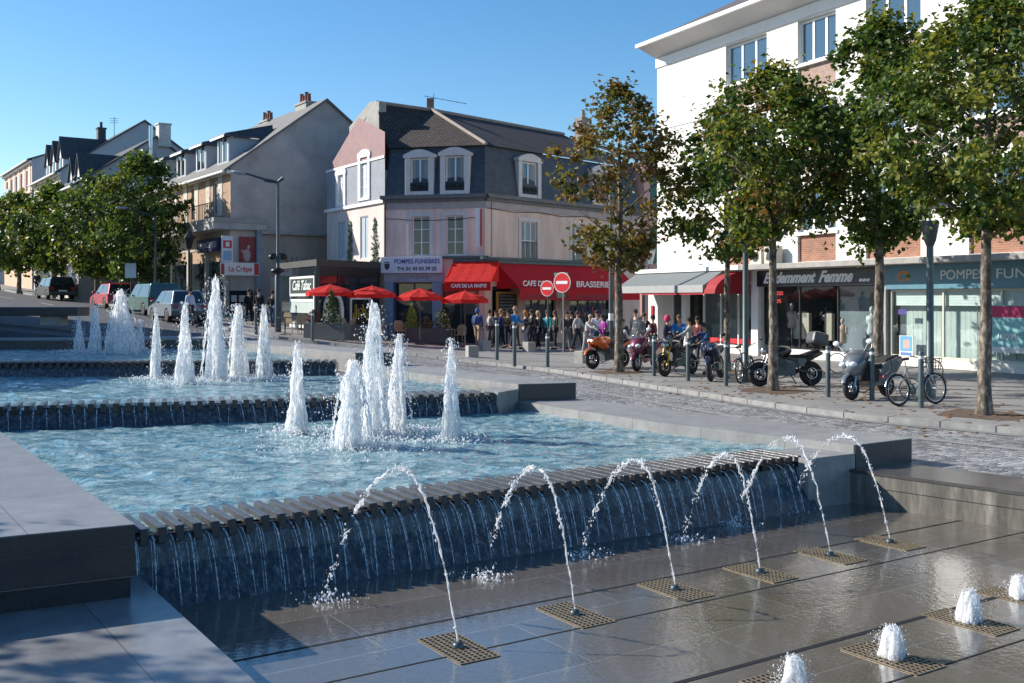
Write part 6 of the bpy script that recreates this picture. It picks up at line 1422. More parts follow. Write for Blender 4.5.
def car(lab, loc, rz, L, Wd, H, c, van=0.0, tail=(.3, .02, .02)):
    t = thing('parked_car', lab, 'car', loc, rz, 'cars parked along the rising street'); cp = carpaint(c); r = .3; wb = L * .31
    hb = H * .58; f = L / 2
    out = [(-f, .32), (-f - .02, .55), (-f + .04, hb), (f * .45, hb + .02), (f * .86, hb - .14), (f - .03, hb - .28), (f, .45), (f - .04, .28)]
    def archp(cx): return [(cx + .38 * math.cos(a), .28 + .38 * math.sin(a) * 1.0) for a in [math.pi * k / 8 for k in range(9)]]
    pl = out + archp(wb) + archp(-wb)
    mb = MB(); mb.extr([(x, -Wd / 2, z) for x, z in pl], (0, Wd, 0)); mb.build('body', cp, t, world=False, bevel=.05)
    xr, xr2 = -f + .08, -f + .35 - .2 * van; xf, xf2 = f * .5 + .1 * van, f * .12 + .35 * van
    w0, w1 = Wd / 2 - .04, Wd / 2 - .2
    def cab(z, k, w): return None
    zb, zt = hb - .02, H
    mb = MB(); vs = [(xr, -w0, zb), (xf, -w0, zb), (xf, w0, zb), (xr, w0, zb), (xr2, -w1, zt - .04), (xf2, -w1, zt - .04), (xf2, w1, zt - .04), (xr2, w1, zt - .04), (xr2 + .15, -w1 + .1, zt), (xf2 - .15, -w1 + .1, zt), (xf2 - .15, w1 - .1, zt), (xr2 + .15, w1 - .1, zt)]
    mb.add(vs, [(0, 1, 5, 4), (1, 2, 6, 5), (2, 3, 7, 6), (3, 0, 4, 7), (4, 5, 9, 8), (5, 6, 10, 9), (6, 7, 11, 10), (7, 4, 8, 11), (8, 9, 10, 11)], 0); mb.build('cabin', cp, t, world=False, bevel=.04)
    def lerp(a, b, k): return tuple(a[i] + (b[i] - a[i]) * k for i in range(3))
    def pane(a, b, c_, d, nrm, m0=.07, m1=.1):
        A = lerp(lerp(a, b, m0), lerp(d, c_, m0), m1); B = lerp(lerp(a, b, 1 - m0), lerp(d, c_, 1 - m0), m1); C = lerp(lerp(a, b, 1 - m0), lerp(d, c_, 1 - m0), 1 - m1 * .8); Dd = lerp(lerp(a, b, m0), lerp(d, c_, m0), 1 - m1 * .8)
        mb = MB(); mb.extr([tuple(Vector(q) + Vector(nrm) * .012) for q in (A, B, C, Dd)], tuple(Vector(nrm) * -.02)); mb.build('window', M['glass'], t, world=False)
    for s in (-1, 1):
        q = [(xr, s * w0, zb), (xf, s * w0, zb), (xf2, s * w1, zt - .04), (xr2, s * w1, zt - .04)]; m1_ = lerp(q[0], q[1], .5); m2_ = lerp(q[3], q[2], .5)
        pane(q[0], m1_, m2_, q[3], (0, s, .25)); pane(m1_, q[1], q[2], m2_, (0, s, .25))
    pane(vs[1], vs[2], vs[6], vs[5], (.8, 0, .5)); pane(vs[3], vs[0], vs[4], vs[7], (-1, 0, .2))
    for s in (-1, 1):
        for x in (wb, -wb): wheel(t, x, s * (Wd / 2 - .1), r, .2)
        mb = MB(); mb.bb(-f - .035, -f + .1, s * (Wd / 2 - .2) - .12, s * (Wd / 2 - .2) + .12, .62, hb - .05); mb.build('tail_light', paint(tail, .2), t, world=False, bevel=.02)
        mb = MB(); mb.bb(f - .2, f - .02, s * (Wd / 2 - .25) - .15, s * (Wd / 2 - .25) + .15, .55, .7); mb.build('headlight', M['chrome'], t, world=False, bevel=.03)
        mb = MB(); mb.ell((f * .38, s * (Wd / 2 + .08), hb + .1), (.08, .1, .07)); mb.build('mirror', cp, t, world=False)
    mb = MB(); mb.bb(-f - .04, -f - .02, -.26, .26, .52, .63); mb.build('number_plate', M['white_paint'], t, world=False)
    mb = MB(); mb.bb(-f - .05, -f + .1, -Wd / 2 + .06, Wd / 2 - .06, .3, .5); mb.build('bumper', M['dark_grey_metal'], t, world=False, bevel=.03)
    return t
def at2(x, y): return (x, y, g(x, y) - .108)
HD = math.atan2(.81, -.58)
car('silver hatchback parked nearest the shop corner', at2(-15.5, 48.6), HD - .03, 3.9, 1.66, 1.45, (.16, .19, .23))
car('green people carrier parked between the silver and the red car', at2(-18.2, 53.2), HD, 4.4, 1.78, 1.6, (.01, .085, .068), .7)
car('red hatchback parked under the dense street tree', at2(-22.5, 59.3), HD, 3.8, 1.64, 1.42, (.50, .02, .05))
car('black estate car parked farthest up the street', at2(-30.3, 69.6), HD + .02, 4.1, 1.7, 1.5, (.015, .017, .02), .3)

# ------------------------------------------------------------------ motorcycles
def bike_wheel(t, x, r, w, rimm, disc=True):
    o = bpy.data.objects.new('wheel', None); link(o); o.parent = t; o.location = (x, 0, r); o.empty_display_size = .1
    mb = MB(); mb.torus((0, 0, 0), r - w * .45, w * .5, 'Y', 28, 10); mb.build('tyre', M['rubber'], o, world=False)
    mb = MB(); mb.torus((0, 0, 0), r - w * .95, w * .22, 'Y', 24, 6); mb.lathe([(.05, -.06), (.05, .06)], 12, (0, 0, 0), 0, 'Y')
    for k in range(5):
        a = 2 * math.pi * k / 5; mb.beam((0, 0, 0), ((r - w) * math.cos(a), 0, (r - w) * math.sin(a)), .025, .035)
    mb.build('rim', rimm, o, world=False)
    if disc:
        mb = MB(); mb.torus((0, .055, 0), r * .45, .022, 'Y', 20, 4); mb.torus((0, -.055, 0), r * .45, .022, 'Y', 20, 4); mb.build('brake_disc', M['chrome'], o, world=False)
    return o
def motorcycle(lab, loc, rz, bodyc, forkc, rimc, style, lean=.12, box=False, seatc=(.015, .015, .018)):
    t = thing('motorcycle', lab, 'motorcycle', loc, rz, 'motorcycles parked on the pavement'); t.rotation_euler = (lean, 0, rz)
    bp_ = carpaint(bodyc, 'bike_paint'); fk = paint(forkc, .3, .6, name='fork'); rm = paint(rimc, .35, .4, name='rim')
    bike_wheel(t, .72, .31, .13, rm); bike_wheel(t, -.70, .31, .17, rm)
    mb = MB()
    for s in (-1, 1): mb.tube([(.72, s * .1, .31), (.58, s * .1, .62)], .03, 8); mb.tube([(.58, s * .1, .62), (.42, s * .1, .98)], .022, 8)
    mb.build('fork', fk, t, world=False)
    mb = MB(); 
    pts = [(.72 + .37 * math.cos(a), 0, .31 + .37 * math.sin(a)) for a in [R(25) + R(105) * k / 8 for k in range(9)]]
    mb.tube(pts, .06, 8, flat=.35); mb.build('mudguard', bp_, t, world=False)
    # engine and frame
    mb = MB(); mb.box((.05, 0, .42), (.5, .34, .32)); mb.box((.18, 0, .6), (.3, .36, .2), rot=Euler((0, R(-25), 0)))
    for k in range(4): mb.box((.2, 0, .52 + .05 * k), (.3, .4, .018), rot=Euler((0, R(-25), 0)))
    mb.build('engine', M['dark_grey_metal'], t, world=False, bevel=.02)
    mb = MB()
    for s in (-1, 1): mb.tube([(.42, s * .05, .9), (.2, s * .16, .75), (-.25, s * .15, .62), (-.3, s * .13, .42)], .025, 6); mb.beam((-.28, s * .12, .42), (-.7, s * .11, .31), .04, .07)
    mb.build('frame', M['black_metal'], t, world=False)
    mb = MB(); mb.tube([(.3, -.12, .35), (.1, -.17, .2), (-.3, -.18, .28), (-.45, -.2, .38), (-.85, -.21, .55)], [.03, .03, .035, .055, .06], 8); mb.build('exhaust', M['chrome'], t, world=False)
    mb = MB(); mb.ell((.14, 0, .86), (.33, .19, .16), 14, 9, rot=Euler((0, R(10), 0))); mb.build('tank', bp_, t, world=False)
    mb = MB(); mb.extr([(-.02, -.14, .80), (-.45, -.15, .80), (-.85, -.09, .93), (-.9, -.08, .86), (-.5, -.14, .70), (0, -.12, .68)], (0, .27, 0)); mb.build('seat', paint(seatc, .7), t, world=False, bevel=.03)
    mb = MB(); mb.extr([(-.45, -.12, .72), (-.95, -.07, .88), (-1.0, -.07, .80), (-.6, -.12, .6)], (0, .2, 0)); mb.build('tail_fairing', bp_, t, world=False, bevel=.03)
    mb = MB(); mb.bb(-1.02, -.98, -.07, .07, .8, .87); mb.build('tail_light', paint((.4, .01, .01), .2), t, world=False)
    mb = MB(); mb.tube([(.38, -.36, 1.02), (.42, -.2, 1.05), (.44, 0, 1.0), (.42, .2, 1.05), (.38, .36, 1.02)], .016, 6); mb.build('handlebar', M['black_metal'], t, world=False)
    for s in (-1, 1):
        mb = MB(); mb.tube([(.42, s * .22, 1.05), (.47, s * .36, 1.2)], .01, 5); mb.ell((.46, s * .4, 1.23), (.03, .08, .05)); mb.build('mirror', M['black_metal'], t, world=False)
    if style == 'fairing':
        mb = MB(); vs = []
        sec = [(.80, .0, .86, .05), (.72, .12, .86, .10), (.56, .20, .84, .16), (.32, .23, .74, .17), (.12, .20, .68, .10)]
        for s in (-1, 1):
            pts = []
            for x, y, z, h in sec: pts.append([(x, s * y, z + h), (x, s * (y + .02), z), (x - .05, s * y * .8, z - h)])
            n0 = [p for tri in pts for p in tri]; mb.add(n0, [(3 * i + j, 3 * i + j + 1, 3 * i + 4 + j, 3 * i + 3 + j) for i in range(4) for j in range(2)], 0, True)
        o = mb.build('fairing', bp_, t, world=False); sol = o.modifiers.new('solid', 'SOLIDIFY'); sol.thickness = .02
        mb = MB(); mb.bb(.68, .78, -.12, .12, .84, .93); mb.build('headlight', M['chrome'], t, world=False, bevel=.03)
        mb = MB(); vs = [(.74, -.13, .95), (.74, .13, .95), (.62, -.15, 1.12), (.62, .15, 1.12), (.47, -.1, 1.26), (.47, .1, 1.26)]; mb.add(vs, [(0, 1, 3, 2), (2, 3, 5, 4)], 0, True); o = mb.build('windscreen', M['shopglass'], t, world=False); sol = o.modifiers.new('solid', 'SOLIDIFY'); sol.thickness = .006
    else:
        mb = MB(); mb.ell((.58, 0, .9), (.1, .12, .11), 12, 8); mb.build('headlight', M['chrome'], t, world=False)
        mb = MB(); mb.extr([(.62, -.14, 1.0), (.46, -.14, 1.0), (.4, -.14, .85), (.5, -.14, .82)], (0, .28, 0)); mb.build('fairing', bp_, t, world=False, bevel=.02)
        mb = MB(); mb.box((.32, 0, .58), (.12, .34, .36), rot=Euler((0, R(-15), 0))); mb.build('radiator', M['black_metal'], t, world=False, bevel=.02)
        mb = MB(); mb.extr([(.1, -.17, .72), (-.5, -.16, .7), (-.45, -.16, .5), (.0, -.17, .42)], (0, .33, 0)); mb.build('side_cover', bp_, t, world=False, bevel=.03)
    if box:
        mb = MB(); mb.box((-.92, 0, 1.20), (.44, .48, .33), rot=Euler((0, R(-14), 0))); mb.build('top_case', paint((.085, .088, .092), .4), t, world=False, bevel=.08)
        mb = MB(); mb.box((-.92, 0, 1.03), (.4, .2, .04)); mb.beam((-.8, 0, .9), (-.9, 0, 1.03), .1, .04); mb.build('rack', M['black_metal'], t, world=False)
    mb = MB(); mb.tube([(-.05, .15, .3), (-.12, .33, .04)], .015, 6); mb.build('side_stand', M['black_metal'], t, world=False)
    return t
def scooter(lab, loc, rz, c, legc, lean=.1, screen=.62):
    t = thing('scooter', lab, 'scooter', loc, rz, 'large scooters parked on the pavement'); t.rotation_euler = (lean, 0, rz); bp_ = carpaint(c, 'scooter_paint'); rm = paint((.3, .3, .32), .35, .5, name='rim')
    bike_wheel(t, .72, .27, .13, rm); bike_wheel(t, -.68, .27, .15, rm)
    mb = MB()
    for s in (-1, 1): mb.tube([(.72, s * .09, .27), (.55, s * .08, .75)], .028, 8)
    mb.build('fork', M['chrome'], t, world=False)
    mb = MB(); vs = []
    prof = [(.62, .42, .12), (.82, .62, .2), (.78, .8, .27), (.62, .98, .26), (.5, 1.08, .2)]
    for x, z, wd in prof:
        for j in range(7): a = (j / 6 - .5) * math.pi * .95; vs.append((x - (1 - math.cos(a)) * .35, wd * math.sin(a) * 1.15, z))
    mb.add(vs, [(i * 7 + j, i * 7 + j + 1, (i + 1) * 7 + j + 1, (i + 1) * 7 + j) for i in range(4) for j in range(6)], 0, True); o = mb.build('front_fairing', bp_, t, world=False); q = o.modifiers.new('solid', 'SOLIDIFY'); q.thickness = .03
    for s in (-1, 1): mb = MB(); mb.ell((.76, s * .13, .78), (.08, .09, .06), rot=Euler((0, 0, s * .4))); mb.build('headlight', paint((.7, .78, .85), .08), t, world=False)
    mb = MB(); vs = []
    for i in range(6):
        for j in range(7): a = (j / 6 - .5); k = i / 5; vs.append((.62 - .36 * k - a * a * .35, a * (.52 - .1 * k), 1.02 + screen * k))
    mb.add(vs, [(i * 7 + j, i * 7 + j + 1, (i + 1) * 7 + j + 1, (i + 1) * 7 + j) for i in range(5) for j in range(6)], 0, True); o = mb.build('windscreen', M['screen'], t, world=False); q = o.modifiers.new('solid', 'SOLIDIFY'); q.thickness = .006
    mb = MB(); mb.extr([(.45, -.2, .45), (.2, -.22, .28), (-.4, -.22, .26), (-.75, -.18, .5), (-1.02, -.12, .82), (-.9, -.14, .9), (-.3, -.2, .74), (-.1, -.2, .5), (.3, -.2, .5)], (0, .42, 0)); mb.build('body', bp_, t, world=False, bevel=.06)
    mb = MB(); mb.extr([(-.08, -.17, .74), (-.4, -.18, .76), (-.55, -.17, .86), (-.95, -.13, .94), (-.98, -.13, .86), (-.3, -.17, .68)], (0, .34, 0)); mb.build('seat', paint((.02, .02, .022), .7), t, world=False, bevel=.04)
    mb = MB(); mb.extr([(.5, -.28, .9), (.3, -.3, .82), (.0, -.26, .6), (.1, -.26, .35), (.45, -.26, .4)], (0, .56, 0)); mb.build('leg_apron', paint(legc, .8), t, world=False, bevel=.04)
    mb = MB(); mb.tube([(.3, -.36, 1.03), (.38, -.18, 1.07), (.38, .18, 1.07), (.3, .36, 1.03)], .018, 6); mb.build('handlebar', M['black_metal'], t, world=False)
    for s in (-1, 1): mb = MB(); mb.tube([(.48, s * .25, 1.05), (.5, s * .38, 1.22)], .01, 5); mb.ell((.5, s * .42, 1.26), (.03, .09, .06)); mb.build('mirror', paint((.6, .62, .65), .3), t, world=False)
    mb = MB(); mb.tube([(.72 + .31 * math.cos(a), 0, .27 + .31 * math.sin(a)) for a in [R(20) + R(110) * k / 7 for k in range(8)]], .07, 8, flat=.35); mb.build('mudguard', bp_, t, world=False)
    mb = MB(); mb.tube([(-.3, -.2, .25), (-.6, -.24, .3), (-.95, -.25, .42)], [.03, .06, .065], 8); mb.build('exhaust', M['dark_grey_metal'], t, world=False)
    return t
def scr():
    m, nt, b, N, L = nodes('screen_plastic'); setp(b, Base_Color=(.2, .23, .26, 1), Roughness=.08); t = N('ShaderNodeBsdfTransparent'); mx = N('ShaderNodeMixShader'); mx.inputs[0].default_value = .18; L(t.outputs[0], mx.inputs[1]); L(b.outputs[0], mx.inputs[2]); L(mx.outputs[0], nt.nodes['Material Output'].inputs['Surface']); return m
M['screen'] = scr()
def bike_at(fn, lab, uf, vf, ang, *a, **k):
    """front tyre touches the ground at the given spot; ang = heading"""
    p = gp(uf, vf); x = p.x - .72 * math.cos(ang); y = p.y - .72 * math.sin(ang); return fn(lab, (x, y, g(x, y) + .002), ang, *a, **k)
bike_at(motorcycle, 'orange naked motorcycle with black wheels beside the brown tree', 593, 369, R(222), (.70, .14, .01), (.02, .02, .02), (.02, .02, .02), 'fairing', .1)
bike_at(scooter, 'dark pink scooter with a tall milky windscreen', 637, 371.5, R(238), (.16, .03, .06), (.03, .02, .025), .1, .6)
bike_at(motorcycle, 'black naked motorcycle with golden yellow forks', 665, 376.5, R(228), (.012, .012, .014), (.65, .36, .03), (.02, .02, .02), 'naked', .1)
bike_at(motorcycle, 'dark blue motorcycle with white stripes on its fairing', 711, 381.5, R(248), (.012, .03, .09), (.1, .1, .12), (.2, .2, .22), 'fairing', .1)
bike_at(motorcycle, 'black motorcycle with a grey top case parked side on behind the maple trunk', 760, 386.5, R(192), (.012, .012, .014), (.3, .3, .3), (.02, .02, .022), 'naked', .08, True)
bike_at(scooter, 'silver maxi scooter with a high clear windscreen', 852, 400, R(219), (.15, .17, .19), (.02, .02, .025), .1, .62)
bike_at(motorcycle, 'dark motorcycle parked beside the street tree up the hill', 84, 296.5, R(230), (.015, .015, .017), (.1, .1, .1), (.03, .03, .03), 'fairing', .1)
# bicycles
def bicycle(lab, pr, pf, c, basket=True):
    pr = Vector(pr); pf = Vector(pf); d = pf - pr; rz = math.atan2(d.y, d.x); t = thing('bicycle', lab, 'bicycle', (pr.x, pr.y, g(pr.x, pr.y)), rz, 'parked bicycles'); t.rotation_euler = (R(-5), 0, rz); r = .335; wb = 1.05; bp_ = carpaint(c, 'bicycle_paint')
    for x in (0, wb):
        o = bpy.data.objects.new('wheel', None); link(o); o.parent = t; o.location = (x, 0, r); o.empty_display_size = .1
        mb = MB(); mb.torus((0, 0, 0), r - .022, .023, 'Y', 36, 8); mb.build('tyre', M['rubber'], o, world=False)
        mb = MB(); mb.torus((0, 0, 0), r - .055, .012, 'Y', 32, 5); mb.lathe([(.02, -.04), (.02, .04)], 8, (0, 0, 0), 0, 'Y'); mb.build('rim', M['chrome'], o, world=False)
        mb = MB()
        for k in range(18): a = 2 * math.pi * k / 18; mb.tube([(0, .02 * (-1) ** k, 0), ((r - .06) * math.cos(a), 0, (r - .06) * math.sin(a))], .0022, 3)
        mb.build('spokes', M['chrome'], o, world=False)
    bb_, st, hd, hd2 = (.42, 0, .3), (.27, 0, .78), (.85, 0, .80), (.88, 0, .66)
    mb = MB()
    for a, b in ((bb_, st), (st, hd), (bb_, hd2), (hd, hd2)): mb.tube([a, b], .018, 7)
    for s in (-1, 1): mb.tube([(0, s * .05, r), bb_], .01, 5); mb.tube([(0, s * .05, r), st], .009, 5)
    mb.build('frame', bp_, t, world=False)
    mb = MB()
    for s in (-1, 1): mb.tube([hd2, (.92, s * .05, .6), (wb, s * .05, r)], .013, 6)
    mb.build('fork', M['chrome'], t, world=False)
    mb = MB(); mb.tube([st, (.24, 0, .92)], .013, 6); mb.build('seat_post', M['chrome'], t, world=False); mb = MB(); mb.extr([(.1, -.08, .93), (.1, .08, .93), (.28, .03, .95), (.38, 0, .95), (.28, -.03, .95)], (0, 0, .05)); mb.build('saddle', M['rubber'], t, world=False, bevel=.015)
    mb = MB(); mb.tube([hd, (.83, 0, .98)], .014, 6); mb.tube([(.72, -.3, 1.03), (.8, -.2, 1.0), (.83, 0, .98), (.8, .2, 1.0), (.72, .3, 1.03)], .012, 6); mb.build('handlebar', M['black_metal'], t, world=False)
    mb = MB(); mb.lathe([(.09, -.012), (.09, .012)], 16, bb_, 0, 'Y'); mb.beam((.42, .07, .3), (.5, .07, .16), .02, .015); mb.beam((.42, -.07, .3), (.34, -.07, .44), .02, .015); mb.box((.52, .1, .15), (.09, .08, .02)); mb.box((.32, -.1, .45), (.09, .08, .02)); mb.build('crankset', M['dark_grey_metal'], t, world=False)
    for x in (0, wb): mb = MB(); mb.tube([(x + .365 * math.cos(a), 0, r + .365 * math.sin(a)) for a in [R(15) + R(150) * k / 10 for k in range(11)]], .02, 6, flat=.3); mb.build('mudguard', M['chrome'], t, world=False)
    if basket:
        mb = MB(); n = 12
        for z, rr_ in ((.72, .13), (.8, .145), (.88, .16), (.96, .175)): mb.torus((1.06, 0, z), rr_, .008, 'Z', 16, 5)
        for k in range(n): a = 2 * math.pi * k / n; mb.tube([(1.06 + .13 * math.cos(a), .13 * math.sin(a), .72), (1.06 + .175 * math.cos(a), .175 * math.sin(a), .96)], .007, 4)
        mb.lathe([(.13, .72), (.13, .725)], 14, (1.06, 0, 0)); mb.build('basket', M['black_metal'], t, world=False)
    mb = MB(); mb.ell((-.38, 0, .62), (.015, .03, .03)); mb.build('rear_reflector', paint((.5, .03, .02), .3), t, world=False)
    return t
bicycle('city bicycle with a black front basket leaning by the lamp post', (8.02, 21.75), (8.97, 22.21), (.32, .33, .34))
bicycle('dark bicycle half hidden behind the blue and white motorcycle', (6.0, 27.6), (6.5, 28.5), (.05, .05, .06), False)

# ------------------------------------------------------------------ people
def skinmesh(verts, edges, radii, root, sub=1):
    me = bpy.data.meshes.new('tmp'); me.from_pydata(verts, edges, []); me.update(); o = bpy.data.objects.new('tmp', me); link(o)
    o.modifiers.new('skin', 'SKIN'); 
    if not me.skin_vertices: me.attributes  # layer is made by the modifier below
    lay = me.skin_vertices[0].data if me.skin_vertices else None
    if lay is None: raise RuntimeError('no skin layer')
    for i, r in enumerate(radii): lay[i].radius = (r, r) if not isinstance(r, tuple) else r; lay[i].use_root = (i == root)
    s = o.modifiers.new('sub', 'SUBSURF'); s.levels = sub; s.render_levels = sub
    dg = bpy.context.evaluated_depsgraph_get(); m2 = bpy.data.meshes.new_from_object(o.evaluated_get(dg)); bpy.data.objects.remove(o); bpy.data.meshes.remove(me)
    for p in m2.polygons: p.use_smooth = True
    return m2
class Sk:
    def __init__(s): s.v = []; s.e = []; s.r = []
    def add(s, p, r, prev=None):
        s.v.append(tuple(p)); s.r.append(r)
        if prev is not None: s.e.append((prev, len(s.v) - 1))
        return len(s.v) - 1
SKIN = mat('skin', (.45, .27, .19), .55, var=.06)
def person(lab, u, D, h, face, top, legs, hair, long_hair=False, step=.12, arms=(.1, -.1), lean=0.0, hood=None, bag=None, bend=None, group='people around the café', skirt=False, zoff=0.0, shoes=(.03, .03, .035), bare=False):
    """face = heading (0 looks along +X); arms = forward swing of the left and right arm; bend = forearm bend"""
    p = px(u, D); s = h / 1.72; t = thing('person', lab, 'person', (p.x, p.y, p.z + zoff), face, group); bend = bend or (.35, .35)
    ly = Vector((lean, 0, 1)).normalized()
    def T(z): return Vector((lean * max(0, z - .9), 0, z))
    hip, chest, neck = T(.93), T(1.28), T(1.46); head = T(1.60) + Vector((.02, 0, 0))
    def limb_arm(sd, sw, bd):
        sh = T(1.40) + Vector((0, sd * .19, 0)); el = sh + Vector((math.sin(sw) * .28, sd * .05, -math.cos(sw) * .28)); a2 = sw + bd; wr = el + Vector((math.sin(a2) * .25, -sd * .01, -math.cos(a2) * .25)); pl = wr + Vector((math.sin(a2) * .08, 0, -math.cos(a2) * .08)); return sh, el, wr, pl, Vector((math.sin(a2), 0, -math.cos(a2)))
    def limb_leg(sd, st):
        hp = Vector((0, sd * .09, .9)); kn = Vector((st * .55, sd * .095, .49)); an = Vector((st * 1.0 - (.05 if st < 0 else 0), sd * .1, .09)); return hp, kn, an, an + Vector((.15, sd * .015, -.045))
    sk = Sk(); r0 = sk.add(hip, .11); c_ = sk.add(T(1.12), .105, r0); c2 = sk.add(chest, .115, c_); nk = sk.add(neck, .05, c2); nk2 = sk.add(T(1.52), .048, nk); hd = sk.add(head, .085, nk2); sk.add(head + Vector((.01, 0, .09)), .075, hd); 
    for sd, sw, bd in ((1, arms[0], bend[0]), (-1, arms[1], bend[1])):
        sh, el, wr, pl, dv = limb_arm(sd, sw, bd); a = sk.add(sh, .052, c2); b = sk.add(el, .04, a); c = sk.add(wr, .027, b); d = sk.add(pl, .033, c)
        for k in range(4):
            f0 = pl + Vector((0, (k - 1.5) * .019, 0)) + dv * .03; f1 = f0 + dv * (.035 + .006 * (k in (1, 2))); f2 = f1 + dv * .028 + Vector((.012, -sd * .012, .006)); i0 = sk.add(f0, .0095, d); i1 = sk.add(f1, .0085, i0); sk.add(f2, .007, i1)
        th = sk.add(pl + Vector((.035, 0, -.0)), .011, d); sk.add(pl + Vector((.05, -sd * .006, -.03)), .009, th)
    for sd, st in ((1, step), (-1, -step)):
        hp, kn, an, toe = limb_leg(sd, st); a = sk.add(hp, .085, r0); b = sk.add(kn, .055, a); c = sk.add(an, .04, b); sk.add(toe, .035, c)
    me = skinmesh([Vector(q) * s for q in sk.v], sk.e, [r * s for r in sk.r], 0); me.materials.append(SKIN); body = bpy.data.objects.new('body', me); link(body); body.parent = t
    # jacket
    j = Sk(); a0 = j.add(T(.88 if not skirt else .7), .135 if not skirt else .17); a1 = j.add(T(1.1), .135, a0); a2 = j.add(chest, .145, a1); a3 = j.add(T(1.41), .085, a2)
    for sd, sw, bd in ((1, arms[0], bend[0]), (-1, arms[1], bend[1])):
        sh, el, wr, pl, dv = limb_arm(sd, sw, bd); a = j.add(sh, .07, a2); b = j.add(el, .056, a); j.add(el.lerp(wr, .94), .042, b)
    me = skinmesh([Vector(q) * s for q in j.v], j.e, [(r * s * .82, r * s * 1.15) if i < 3 else r * s for i, r in enumerate(j.r)], 0); me.materials.append(cloth(top)); o = bpy.data.objects.new('jacket', me); link(o); o.parent = t
    q = Sk(); b0 = q.add((0, 0, .93), .125)
    for sd, st in ((1, step), (-1, -step)):
        hp, kn, an, toe = limb_leg(sd, st); a = q.add(hp, .1, b0); b = q.add(kn, .068, a); q.add(kn.lerp(an, .93), .055, b)
    me = skinmesh([Vector(w_) * s for w_ in q.v], q.e, [r * s for r in q.r], 0); me.materials.append(cloth(legs)); o = bpy.data.objects.new('trousers', me); link(o); o.parent = t
    for sd, st in ((1, step), (-1, -step)):
        hp, kn, an, toe = limb_leg(sd, st); mb = MB(); m_ = (an + toe) / 2; mb.ell((m_.x * s, m_.y * s, .045 * s), (.14 * s, .05 * s, .05 * s)); mb.build('shoe', paint(shoes, .6), t, world=False)
    mb = MB(); hc = (head + Vector((-.018, 0, .045))) * s
    if hood: mb.ell(hc + Vector((-.01, 0, -.01)), (.118 * s, .112 * s, .14 * s), 12, 8); mb.build('hood', cloth(hood), t, world=False)
    else:
        mb.ell(hc + Vector((0, 0, .012 * s)), (.098 * s, .092 * s, .105 * s), 12, 8)
        if long_hair: mb.ell(hc + Vector((-.05, 0, -.12)) * s, (.06 * s, .09 * s, .17 * s), 10, 7)
        mb.build('hair', cloth(hair), t, world=False)
    mb = MB(); f = head + Vector((.098, 0, .02)); mb.ell((f + Vector((.004, 0, -.02))) * s, (.018 * s, .012 * s, .022 * s), 6, 4); mb.build('nose', SKIN, t, world=False)
    for sd in (1, -1): mb = MB(); mb.ell((f + Vector((-.012, sd * .032, .012))) * s, (.008 * s, .012 * s, .007 * s), 6, 4); mb.build('eye', M['black'], t, world=False)
    mb = MB(); mb.ell((f + Vector((-.008, 0, -.06))) * s, (.006, .022 * s, .005 * s), 6, 4); mb.build('mouth', paint((.3, .1, .09), .6), t, world=False)
    if bag: mb = MB(); mb.ell((-.17 * s, 0, 1.2 * s), (.1 * s, .15 * s, .22 * s)); mb.build('backpack', cloth(bag), t, world=False)
    return t
P = person
cam_ = R(-90); away = R(90)
P('person in a hooded blue jacket and beige trousers walking to the café door', 477.5, 47.5, 1.70, R(70), (.05, .11, .30), (.42, .34, .25), (.04, .03, .02), hood=(.05, .11, .30), bag=(.04, .09, .26))
P('person in a grey striped top with a pushchair beside the menu board', 489.5, 47.2, 1.68, R(20), (.33, .34, .36), (.06, .07, .10), (.05, .03, .02), arms=(.6, .6))
P('person in a dark navy coat and black tights below the menu board', 501, 47.0, 1.72, R(170), (.02, .03, .11), (.01, .01, .012), (.35, .16, .08), True, skirt=True)
P('person in a bright blue puffy jacket behind the pavement bollard', 515, 46.4, 1.86, R(-35), (.02, .22, .55), (.05, .05, .06), (.35, .25, .18), arms=(.3, .1), bend=(1.1, .9))
P('person with ginger hair and a dark jacket talking to the blue jacket', 525.5, 46.6, 1.70, R(200), (.03, .035, .04), (.45, .45, .46), (.45, .18, .05), True)
P('person with fair hair in a black jacket in front of the café windows', 538, 46.2, 1.70, R(-150), (.012, .012, .015), (.012, .012, .02), (.5, .36, .18), True, shoes=(.6, .6, .6))
P('person in a teal jacket left of the pale sign post', 547.3, 46.0, 1.74, R(230), (.02, .22, .27), (.02, .025, .05), (.1, .06, .04), shoes=(.6, .6, .6))
P('person in a charcoal jacket with pink shoes right of the pale sign post', 567, 45.0, 1.70, R(-80), (.03, .033, .035), (.12, .13, .13), (.03, .02, .02), shoes=(.5, .03, .12))
P('person in a light grey jumper and navy trousers walking', 577.5, 44.5, 1.72, R(-25), (.36, .37, .38), (.015, .02, .035), (.06, .04, .03), arms=(.5, -.3), step=.2)
P('fair haired person in a pale grey jacket leaning over the orange motorcycle', 587, 42.0, 1.60, R(-40), (.40, .41, .42), (.33, .33, .34), (.42, .32, .2), lean=.25, arms=(.9, .9))
P('person in a white shirt and dark cap behind the orange motorcycle', 597, 42.5, 1.76, R(-100), (.62, .65, .70), (.05, .06, .1), (.02, .02, .03), arms=(.3, .5), bend=(.8, .8))
P('person in a magenta jacket bending towards the orange motorcycle', 605.5, 41.5, 1.62, R(200), (.30, .03, .26), (.04, .04, .07), (.04, .03, .03), True, lean=.2)
P('child in a dark cardigan and pale shirt right of the brown tree trunk', 623, 40.5, 1.45, R(-90), (.05, .06, .08), (.02, .022, .035), (.08, .05, .03), shoes=(.5, .5, .5))
P('tall person in a navy coat behind the pink scooter', 635.5, 41.0, 1.82, R(-140), (.018, .022, .04), (.02, .02, .03), (.05, .03, .02))
